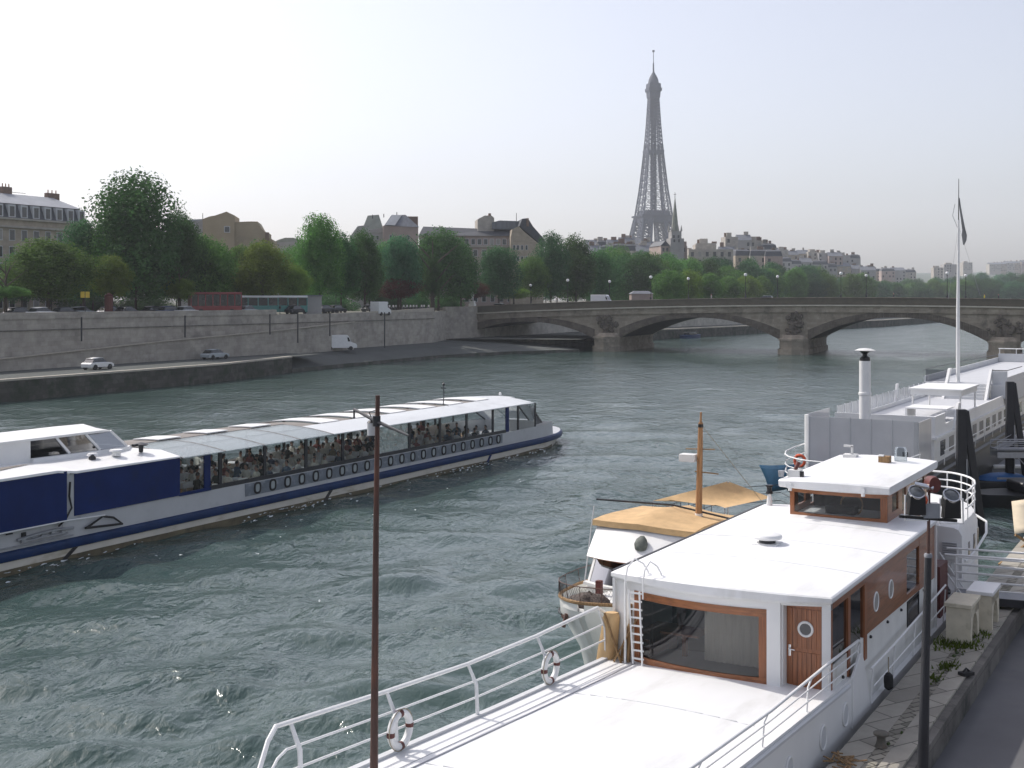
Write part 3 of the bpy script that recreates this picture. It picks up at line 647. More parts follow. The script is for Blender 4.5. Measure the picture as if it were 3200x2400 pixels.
# foredeck rails
def rz(u,pts): return lerp(u,pts)
LT=[(-10.88,4.80),(-8.15,4.56),(-5.63,4.37),(-3,4.27),(-.28,4.25)]
uu=[-.28,-1.5,-3.03,-4.3,-5.63,-7,-8.15,-9.4,-10.6]
mb=railmesh([(-2.60,.05,4.05),(-2.64,-.28,4.24)]+[(-2.64,u,rz(u,LT)) for u in uu[1:]]+[(-2.64,-10.88,4.80),(-2.60,-11.1,4.66),(-2.5,-11.45,4.26),(-2.42,-11.75,3.95)],.038)
mb.build('port_handrail',parent=hb)
for f in (.38,.68):
    def zz(u): return zdeck(u)+(rz(u,LT)-zdeck(u))*f
    x_=-2.46-.10*max(0,f-.45)*2
    mb=railmesh([(x_,-.3,zz(-.3))]+[(x_,u,zz(u)) for u in uu[1:]]+[(x_,-10.8,zz(-10.8)),(x_,-11.0,zz(-11)-.08),(-2.42,-11.2-.25*f,zz(-11)-.3),(-2.42,-11.5-.2*f,3.9)],.021)
    mb.build('port_rail',parent=hb)
for u in (-.28,-3.03,-5.63,-8.15,-10.56):
    zd=zdeck(u); zt=rz(u,LT); mb=MB().use(M['railwhite'])
    mb.loft([[(-2.43-.015,u-.04,zd-.1),(-2.43+.015,u-.04,zd-.1),(-2.43+.015,u+.04,zd-.1),(-2.43-.015,u+.04,zd-.1)],[(-2.46-.015,u-.04,zd+(zt-zd)*.62),(-2.46+.015,u-.04,zd+(zt-zd)*.62),(-2.46+.015,u+.04,zd+(zt-zd)*.62),(-2.46-.015,u+.04,zd+(zt-zd)*.62)],[(-2.64-.015,u-.03,zt),(-2.64+.015,u-.03,zt),(-2.64+.015,u+.03,zt),(-2.64-.015,u+.03,zt)]])
    mb.build('stanchion',parent=hb)
RT=[(-12,4.5),(-7.67,4.12),(-3.98,3.9),(-.19,3.80),(1.91,3.72)]
mb=railmesh([(2.5,2.05,3.35),(2.5,2.02,3.62),(2.5,1.85,3.72)]+[(2.5,u,rz(u,RT)) for u in (.8,-.19,-1.7,-3.98,-6,-7.67,-10,-12)],.03); mb.build('quay_side_handrail',parent=hb)
for f in (.33,.67):
    mb=railmesh([(2.48,u,zdeck(u)+(rz(u,RT)-zdeck(u))*f) for u in (1.95,.8,-.19,-1.7,-3.98,-6,-7.67,-10,-12)],.016,6); mb.build('quay_side_rail',parent=hb)
for u in (1.9,-1.72,-4.3,-7.4,-10.5):
    mb=MB().use(M['railwhite']); zd=zdeck(u); zt=rz(u,RT); mb.tube([(2.44,u,zd-.05),(2.46,u+.02,zd+(zt-zd)*.5),(2.46,u+.04,zd+(zt-zd)*.72),(2.5,u+.18,zt)],.02,8); mb.build('stanchion',parent=hb)
# ladder to the roof
ld=MB().use(M['railwhite'])
xl,xr=-1.86,-1.56; yl,yr=yf(xl,-.10),yf(xr,-.10)
for x,y in ((xl,yl),(xr,yr)):
    ld.tube([(x+(.10 if x==xl else .06),y+.02,3.12),(x,y,4.75)],.022,8)
o=ld.build('ladder',parent=hb); 
for k in range(9):
    z=3.28+k*.175; f=(z-3.12)/1.63; MB().use(M['railwhite']).box(xl+.10*(1-f),xr+.06*(1-f),yl-.018+.02,yl+.022,z-.018,z+.018).build('rung',parent=o)
for x,y,dx in ((xl-.08,yl,.42),(xl+.38,yr,.30)):
    mb=railmesh([(x,y,3.15 if dx>.4 else 4.6),(x,y,4.95),(x+dx*.12,y+.02,5.22),(x+dx*.42,y+.10,5.40),(x+dx*.75,y+.25,5.28),(x+dx*.9,y+.36,5.10),(x+dx*.9,y+.36,4.98)],.018); mb.build('ladder_hoop',parent=hb)
mb=railmesh([(-2.0,yf(-2.0,-.02),2.9),(-2.0,yf(-2.0,-.02),4.85)],.035); mb.build('corner_pipe',parent=hb)
# roof ventilator and stove pipe
vc=(-.32,4.30)
mb=MB().use(M['white']); mb.box(vc[0]-.3,vc[0]+.3,vc[1]-.3,vc[1]+.3,ZT+.19,ZT+.26); v_=mb.build('roof_ventilator',parent=hb,bevel=.015)
MB().use(M['blackmetal']).lathe([(.2,.0),(.2,.13)],(vc[0],vc[1],ZT+.26),20).build('neck',parent=v_)
MB().use(M['white']).lathe([(.25,.08),(.34,.10),(.36,.15),(.33,.20),(.24,.235),(.05,.25)],(vc[0],vc[1],ZT+.26),24).build('cap',parent=v_)
mb=MB().use(M['white']); mb.lathe([(.10,0),(.055,.35),(.05,.42)],(-2.2,10.15,ZT+.1),12); c_=mb.build('stove_pipe',parent=hb); MB().use(M['black']).lathe([(.10,.40),(.10,.44),(.07,.5),(.07,.57),(.10,.61),(.10,.65)],(-2.2,10.15,ZT+.1),12).build('pipe_cap',parent=c_)
mb=MB().use(M['white']); mb.box(-2.45,2.45,10.28,10.36,2.02,ZT); mb.build('back_wall',parent=hb)
# ---- wheelhouse
x0,x1,y0,y1,zb,zt=-1.14,1.50,8.72,13.7,ZT+.10,5.90
def wyf(x): return y0-.16*(1-((x-.18)/1.33)**2)
wh=MB().use(M['wood'])
def wcurve(mb,xa,xb,za,zb_,th=.07):
    n=max(1,int((xb-xa)/.2)); R=[]
    for k in range(n+1):
        x=xa+(xb-xa)*k/n; R.append([(x,wyf(x),za),(x,wyf(x)+th,za),(x,wyf(x)+th,zb_),(x,wyf(x),zb_)])
    mb.loft(R)
wcurve(wh.use(M['woodx']),x0,x1,zb,zb+.20); wcurve(wh,x0,x1,zt-.2,zt)
wh.use(M['wood']); wcurve(wh,x0,x0+.13,zb+.2,zt-.2); wcurve(wh,x1-.17,x1,zb+.2,zt-.2)
whf=wh.build('wheelhouse_front',parent=hb)
g=MB().use(M['g_clear']); n=12; g.loft([[(x,wyf(x)+.035,zb+.2),(x,wyf(x)+.035,zt-.2)] for x in [x0+.13+(x1-x0-.3)*k/n for k in range(n+1)]],closed=False); g.build('windscreen',parent=whf)
for xs,nm in ((x1-.06,'wheelhouse_side'),(x0,'wheelhouse_side')):
    mb=MB().use(M['woody'])
    mb.box(xs,xs+.06,y0+.0,y1,2.1 if xs>0 else zb,zb+.12); mb.box(xs,xs+.06,y0,y1,zt-.16,zt)
    for a,b in ((y0,y0+.55),(10.0,10.45),(10.95,11.5),(y1-.35,y1)): mb.box(xs,xs+.06,a,b,zb+.12,zt-.16)
    for a,b in ((y0+.55,10.0),(10.45,10.95),(11.5,y1-.35)): mb.box(xs,xs+.06,a,b,zb+.12,zb+.3 if a!=10.45 else zb+.16)
    s_=mb.build(nm,parent=hb)
    for a,b in ((y0+.55,10.0),(10.45,10.95),(11.5,y1-.35)):
        MB().use(M['g_clear']).poly([(xs+.03,a,zb+.16),(xs+.03,b,zb+.16),(xs+.03,b,zt-.16),(xs+.03,a,zt-.16)]).build('side_pane',parent=s_)
mb=MB().use(M['woody']); mb.box(x1-.06,x1,10.42,y1,2.05,zb); mb.box(x0,x1,y1-.06,y1,2.05,zt); mb.build('wheelhouse_lower_wall',parent=hb)
fl=MB().use(M['dark']); fl.box(x0+.1,x1-.08,y0+.25,y1-.1,zb,zb+.06); fl.box(-.3,.5,y0+.5,y0+.9,zb+.06,zb+.36); fl.box(-1.,-.75,10.5,12.5,zb+.06,zt-.1); fl.build('wheelhouse_floor',parent=hb)
sw_=MB().use(M['oldwood']); sw_.tube([(.35+.3*math.cos(a*PI/9),9.5+.05*math.sin(a*PI/9),zb+.38+.3*math.sin(a*PI/9)) for a in range(18)],.025,6,closed=True); sw_.build('steering_wheel',parent=hb)
# wheelhouse roof
def wr(o,z): 
    pts=[]
    for k in range(13):
        x=-1.32+2.98*k/12; pts.append((x*(1-o*.02),8.25-.22*(1-((x-.17)/1.49)**2)+o,z+(.07*(1-((x-.17)/1.49)**2) if z>6 else 0)))
    return pts+[(x,14.5-o,zz_) for (x,_,zz_) in pts[::-1]]
mb=MB().use(M['roofwhite']); R=[wr(.12,5.86),wr(.03,5.90),wr(0,6.03),wr(.05,6.07)]; mb.loft(R,caps=False); m2=len(R[0])
for r_ in (R[0],R[-1]):
    for k in range(12): mb.poly([r_[k],r_[k+1],r_[m2-2-k],r_[m2-1-k]])
wr_=mb.build('wheelhouse_roof',parent=hb,smooth=30)
mb=MB().use(M['wood']); mb.box(x1+.0,x1+.06,y0-.1,14.3,5.78,5.87); mb.build('roof_trim',parent=hb)
for x in (-.93,1.03):
    mb=MB().use(M['white']); mb.cyl((x,8.10,5.94),(x,7.93,5.97),.07,.075,12); mb.cyl((x,8.05,5.82),(x,8.05,5.92),.05); mb.build('nav_lamp',parent=hb)
def rooft(v,u): return (v,u,6.1)
mb=MB().use(M['offwhite']); mb.box(-1.22,-.88,8.75,9.05,6.06,6.28); mb.use(M['black']).box(-.87,-.78,8.75,8.85,6.06,6.26); mb.use(M['steel']).cyl((-1.35,8.6,6.1),(-1.35,8.6,6.27),.07,.09); mb.use(M['redbrown']).cyl((-1.05,8.9,6.28),(-.98,9.0,6.47),.05,.07); mb.build('roof_lamp_cluster',parent=hb)
mb=MB().use(M['offwhite']); mb.box(-1.0,-.6,13.6,13.95,6.08,6.2); mb.box(-.78,-.72,13.7,13.8,6.2,6.46); mb.box(-1.0,-.72,13.7,13.8,6.42,6.48); mb.build('antenna_bracket',parent=hb)
mb=MB().use(M['oldwood']); mb.box(.30,.62,12.7,13.0,6.12,6.32); mb.use(M['white']).box(.30,.46,12.7,12.85,6.32,6.36); mb.build('roof_box',parent=hb,bevel=.01)
mb=MB().use(M['g_clear']); mb.lathe([(.19,0),(.19,.36),(.15,.44),(.02,.46)],(.80,13.4,6.1),14); mb.build('glass_skylight',parent=hb)
mb=MB().use(M['redbrown']); mb.box(1.7,2.35,11.3,12.4,2.02,3.5); mb.build('deck_locker',parent=hb,bevel=.015)
mb=MB().use(M['black']); mb.tube([(2.0+.28*math.cos(a*PI/8),12.9+.28*math.sin(a*PI/8),2.45+.05*math.sin(a)) for a in range(16)],.06,8,closed=True); mb.tube([(2.0+.24*math.cos(a*PI/8),12.9+.24*math.sin(a*PI/8),2.57) for a in range(16)],.05,8,closed=True); mb.build('coiled_hose',parent=hb)
# ---- raised stern
def hs(u): return hwid(u)-.02
pp=MB().use(M['white']); uu2=[13.85,14.1,15,16,17,18,18.6,19.0,19.3]; R=[]
for u in uu2:
    h=max(hs(u),.2); top=4.30 if u>14 else 4.18
    R.append([(-h,u,2.0),(-h,u,3.95),(-h*.96,u,top-.06),(-h*.9,u,top),(-h*.4,u,top+.06),(h*.4,u,top+.06),(h*.9,u,top),(h*.96,u,top-.06),(h,u,3.95),(h,u,2.0)])
pp.loft(R,closed=True); pp.build('stern_deckhouse',parent=hb,smooth=40)
mb=MB().use(M['greywhite']); mb.box(1.92,2.36,13.80,13.852,3.38,3.74); g_=mb.build('vent_grille',parent=hb)
mb=MB().use(M['steel']); [mb.box(1.95,2.33,13.78,13.80,3.42+.07*k,3.45+.07*k) for k in range(5)]; mb.build('louvre',parent=g_)
mb=MB().use(M['offwhite']); mb.box(1.88,2.40,13.79,13.853,3.22,3.32); mb.box(2.0,2.2,13.7,13.853,2.9,3.12); mb.build('step_ledge',parent=hb)
for u,hh in ((15.0,.5),(15.9,.6),(17.0,.6),(17.9,.45)):
    h=hs(u)
    mb=MB().use(M['win']); mb.box(h-.03,h+.012,u-.14,u+.14,3.1,3.1+hh); mb.build('stern_window',parent=hb)
for dz in (.28,.52,.78):
    pts=[(.2,19.25,4.34+dz)]+[(hs(u)*.97,u,4.34+dz) for u in (19.1,18.9,18.6,18.2,17.6,16.8,15.8,14.9)]
    pts=[(.2+(hs(19.1)*.97-.2)*k/3,19.25-.03*k,4.34+dz) for k in range(3)]+pts[1:]
    mb=railmesh(pts if dz>.5 else pts,.032 if dz>.7 else .026); mb.build('stern_rail',parent=hb)
    mb=railmesh([(-x,y,z) for x,y,z in pts],.03); mb.build('stern_rail',parent=hb)
for u in (19.2,18.75,17.9,16.6,15.2):
    for sg in (1,-1):
        h=hs(u)*.97; mb=railmesh([(sg*h,u,4.25),(sg*h,u,5.12)],.022,6); mb.build('stanchion',parent=hb)
mb=railmesh([(2.52,14.2,3.15),(2.62,15.5,3.3),(2.66,17,3.55),(2.5,18.0,3.75),(2.0,18.9,3.8)],.04); mb.build('quarter_fender_rail',parent=hb)
# ---- foremast
mt=MB().use(M['rustmast']); bx,by=0,-12.1
mt.tube([(bx,by,3.85),(bx+.01,by+.01,5.35),(bx+.03,by+.02,8.0),(bx+.05,by+.03,9.79)],[.064,.050,.037,.028],12); ms=mt.build('foremast',parent=hb)
yd=MB().use(M['blackmetal']); zc=9.46
a=Vector((bx+.04,by+.02,zc))
yd.tube([a+Vector((-.62,.35,.10)),a,a+Vector((.62,-.18,-.13))],[.018,.026,.014],8); yd.cyl(a+Vector((-.62,.35,.10)),a+Vector((-.62,.35,-.02)),.012)
yd.cyl(a-Vector((0,0,.06)),a+Vector((0,0,.07)),.05,.05,12)
yd.build('yard',parent=ms)
lm=MB().use(M['greywhite']); lc=a+Vector((-.14,.10,0)); lm.lathe([(.066,-.19),(.068,-.03)],lc,14); l_=lm.build('mast_lamp',parent=ms); MB().use(M['black']).lathe([(.07,-.03),(.05,-.005),(.01,0)],lc,14).lathe([(.07,-.215),(.066,-.19)],lc,14).build('lamp_cap',parent=l_)
mb=MB().use(M['black']); mb.tube([lc+Vector((0,0,0)),lc+Vector((-.05,0,.10)),lc+Vector((.05,0,.13)),a+Vector((0,0,.06))],.008,6); mb.build('cable',parent=ms)
# ---- things on the houseboat
def lifebuoy(v,u,z,lab):
    R,r=.265,.062
    mb=MB().use(M['white']); n=28
    mb.tube([(0,R*math.cos(2*PI*k/n),R*math.sin(2*PI*k/n)) for k in range(n)],r,10,closed=True)
    x,y,_=bl2w(v,u); t=thing('lifebuoy',lab,'lifebuoy',(x,y,z),-BT,'lifebuoys hung on the foredeck rail'); mb.build('ring',parent=t)
    for k in range(4):
        q=MB().use(M['redbrown']); a0=PI/4+k*PI/2-.75
        q.tube([(0,R*math.cos(a0+d_),R*math.sin(a0+d_)) for d_ in (-.13,-.06,0,.06,.13)],r+.006,10); q.build('band',parent=t)
    q=MB().use(M['rope']); q.tube([(.02,(R+r+.01)*math.cos(2*PI*k/24),(R+r+.01)*math.sin(2*PI*k/24)) for k in range(24)],.008,5,closed=True); q.build('rope',parent=t)
lifebuoy(-2.40,-8.1,zdeck(-8.1)+.36,'white lifebuoy with dark bands hanging on the foredeck rail beside the rusty mast')
lifebuoy(-2.40,-2.9,zdeck(-2.9)+.36,'white lifebuoy hanging on the foredeck rail closest to the wooden poles and ladder')
x,y,_=bl2w(-2.42,-.16); t=MB().use(M['tan']); t.loft([[(r*(math.cos(a*PI/6)+.15*math.cos(3*a*PI/6))+dx,r*(math.sin(a*PI/6))*.8,z) for a in range(12)] for z,r,dx in ((0,.20,-.06),(.3,.19,-.03),(.7,.17,.02),(1.0,.165,.05),(1.12,.13,.06))]); o=t.build('rolled_canvas',smooth=50); o.location=(x,y,3.02); tag(o,'rolled tan canvas standing upright against the saloon corner','canvas roll')
PL=[(-2.02,-.05,.12,.10,1.28,.11,'thick weathered plank standing nearly upright by the ladder'),(-2.30,-.20,.62,.10,1.15,.07,'long weathered plank leaning far over to the ladder'),(-1.98,-.28,-.48,.08,1.12,.06,'thin weathered plank leaning towards the rolled canvas'),(-1.93,-.12,.05,.06,1.36,.10,'broad weathered board standing straight against the ladder'),(-2.12,-.10,.16,.16,1.05,.13,'short wide weathered board leaning on the saloon corner'),(-2.24,-.32,.40,.16,.86,.05,'short thin weathered lath crossing low in front of the planks')]
for v,u,dx,dy,ln,wd,lab in PL:
    x,y,_=bl2w(v,u-.1); mb=MB().use(M['oldwood']); mb.bar((0,0,0),(dx,dy,ln),wd,wd*.45); o=mb.build('timber_plank',bevel=.005); o.location=(x,y,3.03); o.rotation_euler=(0,0,-BT)
    tag(o,lab,'plank',group='weathered planks by the saloon corner')
mb=MB().use(M['rubber']); mb.lathe([(.03,0),(.10,.06),(.11,.2),(.10,.34),(.03,.4)],n=12); mb.use(M['rope']).cyl((0,0,.4),(0,0,.75),.012); o=mb.build('fender'); x,y,_=bl2w(2.63,4.0); o.location=(x,y,2.10); tag(o,'small black fender hanging between the white hull side and the quay','fender')
# ================================================================ the sightseeing boat in midstream
CT=rad(28.7); CX0,CY0=-20.3,49.2
def cl2w(v,u,z=0.): return (CX0+v*math.cos(CT)+u*math.sin(CT), CY0-v*math.sin(CT)+u*math.cos(CT), z)
cb=thing('sightseeing_boat','long white and navy sightseeing boat with glazed saloon full of diners in midstream','boat',(CX0,CY0,0),-CT)
VC=-3.6; HWc=3.6
def cw(u,nose,pw=2.3):
    u0=45.8+(9-nose)*.25
    if u<=u0: return HWc
    x=(u-u0)/nose; return HWc*max(0.,1-x**pw)**.62
ul=[-14,-5,5,15,25,35,40,43,45.8,46.8,47.8,48.8,49.8,50.8,51.8,52.8,53.6,54.2,54.6,54.8]
M['hullcream']=mat('cream_hull',(.60,.57,.50),.45,.08,.8,dirt=((.30,.25,.14),.5,.56,(1,1,4)))
M['hullgrey']=mat('pale_grey_side',(.46,.47,.48),.4,.06,.9,dirt=((.33,.34,.35),.8,.58))
M['silver']=mat('blue_grey_band',(.15,.17,.20),.3,.25,1.5,(1,.5,1),dirt=((.34,.37,.40),1.6,.52))
M['roofpanel']=mat('pale_roof_panel',(.34,.375,.385),.22,.05,.6,spec=.6)
_m,_t,_N,_L=nt('translucent_roof_panel'); _b=_N.new('ShaderNodeBsdfPrincipled'); _b.inputs['Base Color'].default_value=(.42,.46,.47,1); _b.inputs['Roughness'].default_value=.2; _x=_N.new('ShaderNodeBsdfTransparent'); _x.inputs[0].default_value=(.9,.95,.95,1); _q=_N.new('ShaderNodeMixShader'); _q.inputs[0].default_value=.45; _o=_N.new('ShaderNodeOutputMaterial'); _L.new(_b.outputs[0],_q.inputs[1]); _L.new(_x.outputs[0],_q.inputs[2]); _L.new(_q.outputs[0],_o.inputs[0]); M['roofglass']=_m
M['coolwhite']=mat('cool_white_roof',(.60,.62,.63),.4,.05,.6,(1,.3,1),dirt=((.48,.49,.49),.6,.55))
M['shade']=mat('brown_grey_blind',(.20,.18,.165),.8,.2,1.2,(1,4,1))
def hullring(u,lv):
    R=[]
    for z,n in lv: R.append((z,max(cw(u,n),.02)))
    return R
hm=MB().use(M['hullcream']); R=[]
lv=[(-.6,5.0),(-.1,5.6),(.50,8.2)]
def uu_(u,n): 
    e=45.8+(9-n)*.25+n; return min(u,e-.001)
for u in ul:
    pts=[(VC-max(cw(uu_(u,n),n),.03),uu_(u,n),z) for z,n in lv[::-1]]+[(VC+max(cw(uu_(u,n),n),.03),uu_(u,n),z) for z,n in lv]
    R.append(pts)
hm.loft(R,closed=False); hm.build('hull',parent=cb,smooth=40)
def beltR(z,out,n=9.): return [(VC+(max(cw(u,n),.03)+out),uu_(u,n)+(out if u>54.3 else 0),z) for u in ul]+[(VC-(max(cw(u,n),.03)+out),uu_(u,n)+(out if u>54.3 else 0),z) for u in ul[::-1]]
b=MB().use(M['navybelt']); b.loft([beltR(.50,-.05),beltR(.54,.09),beltR(.70,.14),beltR(.86,.09),beltR(.93,-.08)],caps=False,closed=False); b.build('rubbing_belt',parent=cb,smooth=50)
dk=MB().use(M['hullgrey']); r_=beltR(.93,-.05); n_=len(r_); [dk.poly([r_[k],r_[k+1],r_[n_-2-k],r_[n_-1-k]]) for k in range(n_//2-1)]; dk.build('deck',parent=cb)
bl_=MB().use(mat('waterline_grime',(.13,.11,.065),.8,.35,1.2,(1,.4,2),dirt=((.05,.05,.035),1.5,.5)))
for sg in (1,-1): bl_.loft([[(VC+sg*(max(cw(uu_(u,5.6),5.6),.03)+.02),uu_(u,5.6),-.2),(VC+sg*(max(cw(uu_(u,6.4),6.4),.03)+.022),uu_(u,6.4),.20+.05*math.sin(u*1.7))] for u in ul],closed=False)
bl_.build('waterline_band',parent=cb)
# lower side (white) with nose
uls=[u for u in ul if u<=50]
sd_=MB().use(M['hullgrey'])
def side(z,n,inset): return [(VC+max(cw(u*1.0+ (0 if u<43 else (u-43)*.12),n)-inset,.05),u,z) for u in uls]
for sg in (1,-1):
    A=side(.92,9,.06); B_=side(1.80,9,.10)
    f=lambda p:(VC+sg*(p[0]-VC),p[1],p[2])
    sd_.loft([[f(p),f(q)] for p,q in zip(A,B_)],closed=False)
A=side(.92,9,.06)[-1]; B_=side(1.80,9,.10)[-1]; sd_.poly([A,B_,(2*VC-B_[0],B_[1],B_[2]),(2*VC-A[0],A[1],A[2])])
sd_.build('lower_side',parent=cb,smooth=40)
bd=MB().use(M['silver']); bd.box(-.13,-.045,14.6,41.0,1.12,1.74); bd.build('porthole_band',parent=cb)
for k in range(22):
    u=15.5+k*1.19
    if k==21: u=40.4
    pts=[]
    for a in range(16):
        c,s_=math.cos(a*PI/8),math.sin(a*PI/8); q=.25/ (abs(c)**3.2+abs(s_)**3.2)**(1/3.2); pts.append((u+q*c*.85,1.45+q*s_))
    mb=MB().use(M['rubber']); mb.tube([(-.035,y,z) for y,z in pts],.058,6,closed=True); p=mb.build('porthole',parent=cb)
    MB().use(M['roofpanel']).loft([[(x_,u+(y-u)*.9,1.45+(z-1.45)*.9) for y,z in pts] for x_ in (-.044,-.03)]).build('porthole_pane',parent=p)
# side panels in navy
nv=MB().use(M['navy']); nv.box(-.10,-.03,3.75,10.0,1.82,3.62); nv.build('navy_panel',parent=cb)
nv=MB().use(M['navy']); nv.box(-.10,.20,-14,3.15,1.72,3.80); nv.build('navy_panel',parent=cb)
g_=MB().use(M['hullgrey']); g_.box(-.12,-.06,3.15,3.76,1.0,3.6); g_.build('gap_panel',parent=cb)
c_=MB().use(M['rubber']); c_.tube([(0,3.5,3.3),(.0,3.45,2.7),(.03,3.55,2.2),(.05,3.2,1.75),(.10,2.8,1.55)],.04,6); c_.tube([(.08,4.6,1.35),(.1,5.2,1.6),(.1,5.8,1.45),(.12,6.3,1.1),(.12,4.2,1.25),(.1,4.6,1.35)],.05,6); c_.build('mooring_hose',parent=cb)
w_=MB().use(M['railwhite']); w_.tube([(.22,-14,1.74),(.22,3.2,1.74),(.22,5.2,1.66)],.03,6); w_.build('grab_rail',parent=cb)
e_=MB().use(M['steel']); 
rnd=random.Random(5)
e_.tube([(.0,.8,1.30),(.06,1.6,1.38),(.05,2.6,1.42),(.08,3.6,1.36)],.06,6); e_.tube([(.02,1.0,1.18),(.06,2.2,1.22),(.05,3.3,1.2)],.05,6)
for k in range(5): e_.sphere((.03,1.1+k*.5,1.27+.06*(k%2)),.12,7,(.6,1.3,.8))
e_.tube([(.02,-.5,1.06),(.06,3.6,1.06)],.035,6)
e_.build('deck_gear',parent=cb)
for y0_,y1_,z0_,z1_ in ((-1.2,-.35,1.02,1.66),):
    mb=MB().use(M['black']); mb.box(-.05,.005,y0_,y1_,z0_,z1_); h_=mb.build('side_hatch',parent=cb); MB().use(M['hullgrey']).box(-.04,.015,y0_+.06,y1_-.06,z0_+.06,z1_-.06).build('hatch_cover',parent=h_)
MB().use(M['black']).box(-.06,.0,1.05,1.25,1.35,1.55).build('vent_slot',parent=cb); MB().use(M['black']).box(-.06,.0,.3,.6,1.58,1.63).build('vent_slot',parent=cb)
# navy stripes running down the hull
for u,du in ((2.6,1.0),(20.6,.8),(38.4,.7),(-8,1.)):
    mb=MB().use(M['black'] if u<38 else M['navy']); mb.extr([(.012,u,-.2),(.012,u+.28,-.2),(.012,u+.28+du,.5),(.012,u+du,.5)],(.03,0,0)); mb.build('hull_stripe',parent=cb)
# glazed saloon
posts=[11.95,12.86,16.18,19.56,22.85,26.2,29.59,33.07,36.35,39.83,41.86,43.44]
def vin(u): return VC+cw(u+(0 if u<43 else (u-43)*.12),9)-.13
for u in posts:
    nav=u in (11.95,41.86); wd=.22 if not nav else .42; x=vin(u)
    mb=MB().use(M['navy'] if nav else M['blackmetal'])
    zt=3.62
    mb.box(x-.06,x+.01,u-wd/2,u+wd/2,1.80,zt); mb.build('window_post',parent=cb)
    mb=MB().use(M['blackmetal']); xx=2*VC-x; mb.box(xx-.01,xx+.06,u-wd/2,u+wd/2,1.80,zt); mb.build('window_post',parent=cb)
edges=[10.0]+posts+[46.]
for a,b in zip(edges,edges[1:]):
    for sg in (1,-1):
        p=[(VC+sg*(vin(u)-.03-VC),u) for u in (a,b)]
        mb=MB().use(M['g_clear']); mb.poly([(p[0][0],p[0][1],1.80),(p[1][0],p[1][1],1.80),(p[1][0],p[1][1],3.62),(p[0][0],p[0][1],3.62)]); mb.build('window_pane',parent=cb)
sl=MB().use(M['blackmetal']); sl.box(-.20,-.09,12.1,41.6,1.78,1.98); sl.build('window_sill',parent=cb)
nb=MB().use(M['navy']); nb.box(-.12,-.03,10,12.1,1.78,1.93); nb.build('navy_sill',parent=cb)
# raked bow screen
top=[(VC+2.9,46.1,3.45),(VC+1.2,46.9,3.6),(VC-1.2,46.9,3.6),(VC-2.9,46.1,3.45)]
botm=[(VC+2.45,49.0,1.8),(VC+.9,49.9,1.8),(VC-.9,49.9,1.8),(VC-2.45,49.0,1.8)]
top=[(vin(46.),46.,3.5)]+top+[(2*VC-vin(46.),46.,3.5)]; botm=[(vin(46.),46.,1.8)]+botm+[(2*VC-vin(46.),46.,1.8)]
for k in range(5):
    MB().use(M['g_clear']).poly([botm[k],botm[k+1],top[k+1],top[k]]).build('bow_screen',parent=cb)
fr=[]
for k in range(6):
    MB().use(M['blackmetal']).bar(botm[k],top[k],.09).build('screen_post',parent=cb)
# floor, ceiling structure, roof
fl=MB().use(M['floorwood']); fl.box(-7.0,-.2,9.8,45.5,.98,1.05); fl.build('saloon_floor',parent=cb)
bk=MB().use(M['dark']); bk.box(-7.0,-.2,9.7,9.8,1.0,3.6); bk.build('bulkhead',parent=cb)
def rzc(v,h=.48): x=(v-VC)/3.75; return 3.60+h*(1-x*x)
RO=MB().use(M['white']); R=[]
def rw(u): return (3.75 if u<43 else 3.75*(1-((u-43)/5.)**2.6*.35))
def roofstrip(name,f0,f1,u0,u1,m,lift=0.,nv=5,nu=None,th=.05):
    nu=nu or max(2,int((u1-u0)/1.2)); mb=MB().use(m); R=[]
    for k in range(nu+1):
        u=u0+(u1-u0)*k/nu; w=rw(u); a=[];b=[]
        for j in range(nv+1):
            f=f0+(f1-f0)*j/nv; v=VC+f*w; z=3.60+.36*(1-f*f)+lift-(.0 if u<44 else .05*(u-44)); a.append((v,u,z)); b.append((v,u,z-th))
        R.append(a+b[::-1])
    mb.loft(R); return mb.build(name,parent=cb,smooth=40)
e=.006
for u0 in [10.0+2.9*k for k in range(4)]: # pale glazed panels on the near slope
    roofstrip('roof_panel',.52,1.0,u0+.03,u0+2.87,M['roofglass']); roofstrip('roof_panel',.06,.515,u0+.03,u0+2.87,M['roofglass'])
for u0 in [10.0+2.9*k for k in range(5)]: roofstrip('roof_seam',.06,1.0,u0-.03,u0+.03,M['shade'],.01)
roofstrip('roof_slope',.40,1.0,21.6,46.2,M['coolwhite']); 
k=0
for u0 in [21.7+3.5*q for q in range(6)]:
    roofstrip('roof_opening',-.55,.395,u0,u0+1.7,M['shade'],-.06); roofstrip('roof_slat',-.55,.395,u0+1.72,u0+3.48,M['white'],.05)
roofstrip('roof_slope',-.55,.395,42.75,47.2,M['coolwhite']); roofstrip('roof_slope',-1.,-.56,10,46.2,M['shade']); roofstrip('roof_slope',-.55,.055,10,21.68,M['shade'],.02)
for u0 in (12.,15.5,19.): roofstrip('roof_slat',-.4,.05,u0,u0+1.6,M['white'],.10)
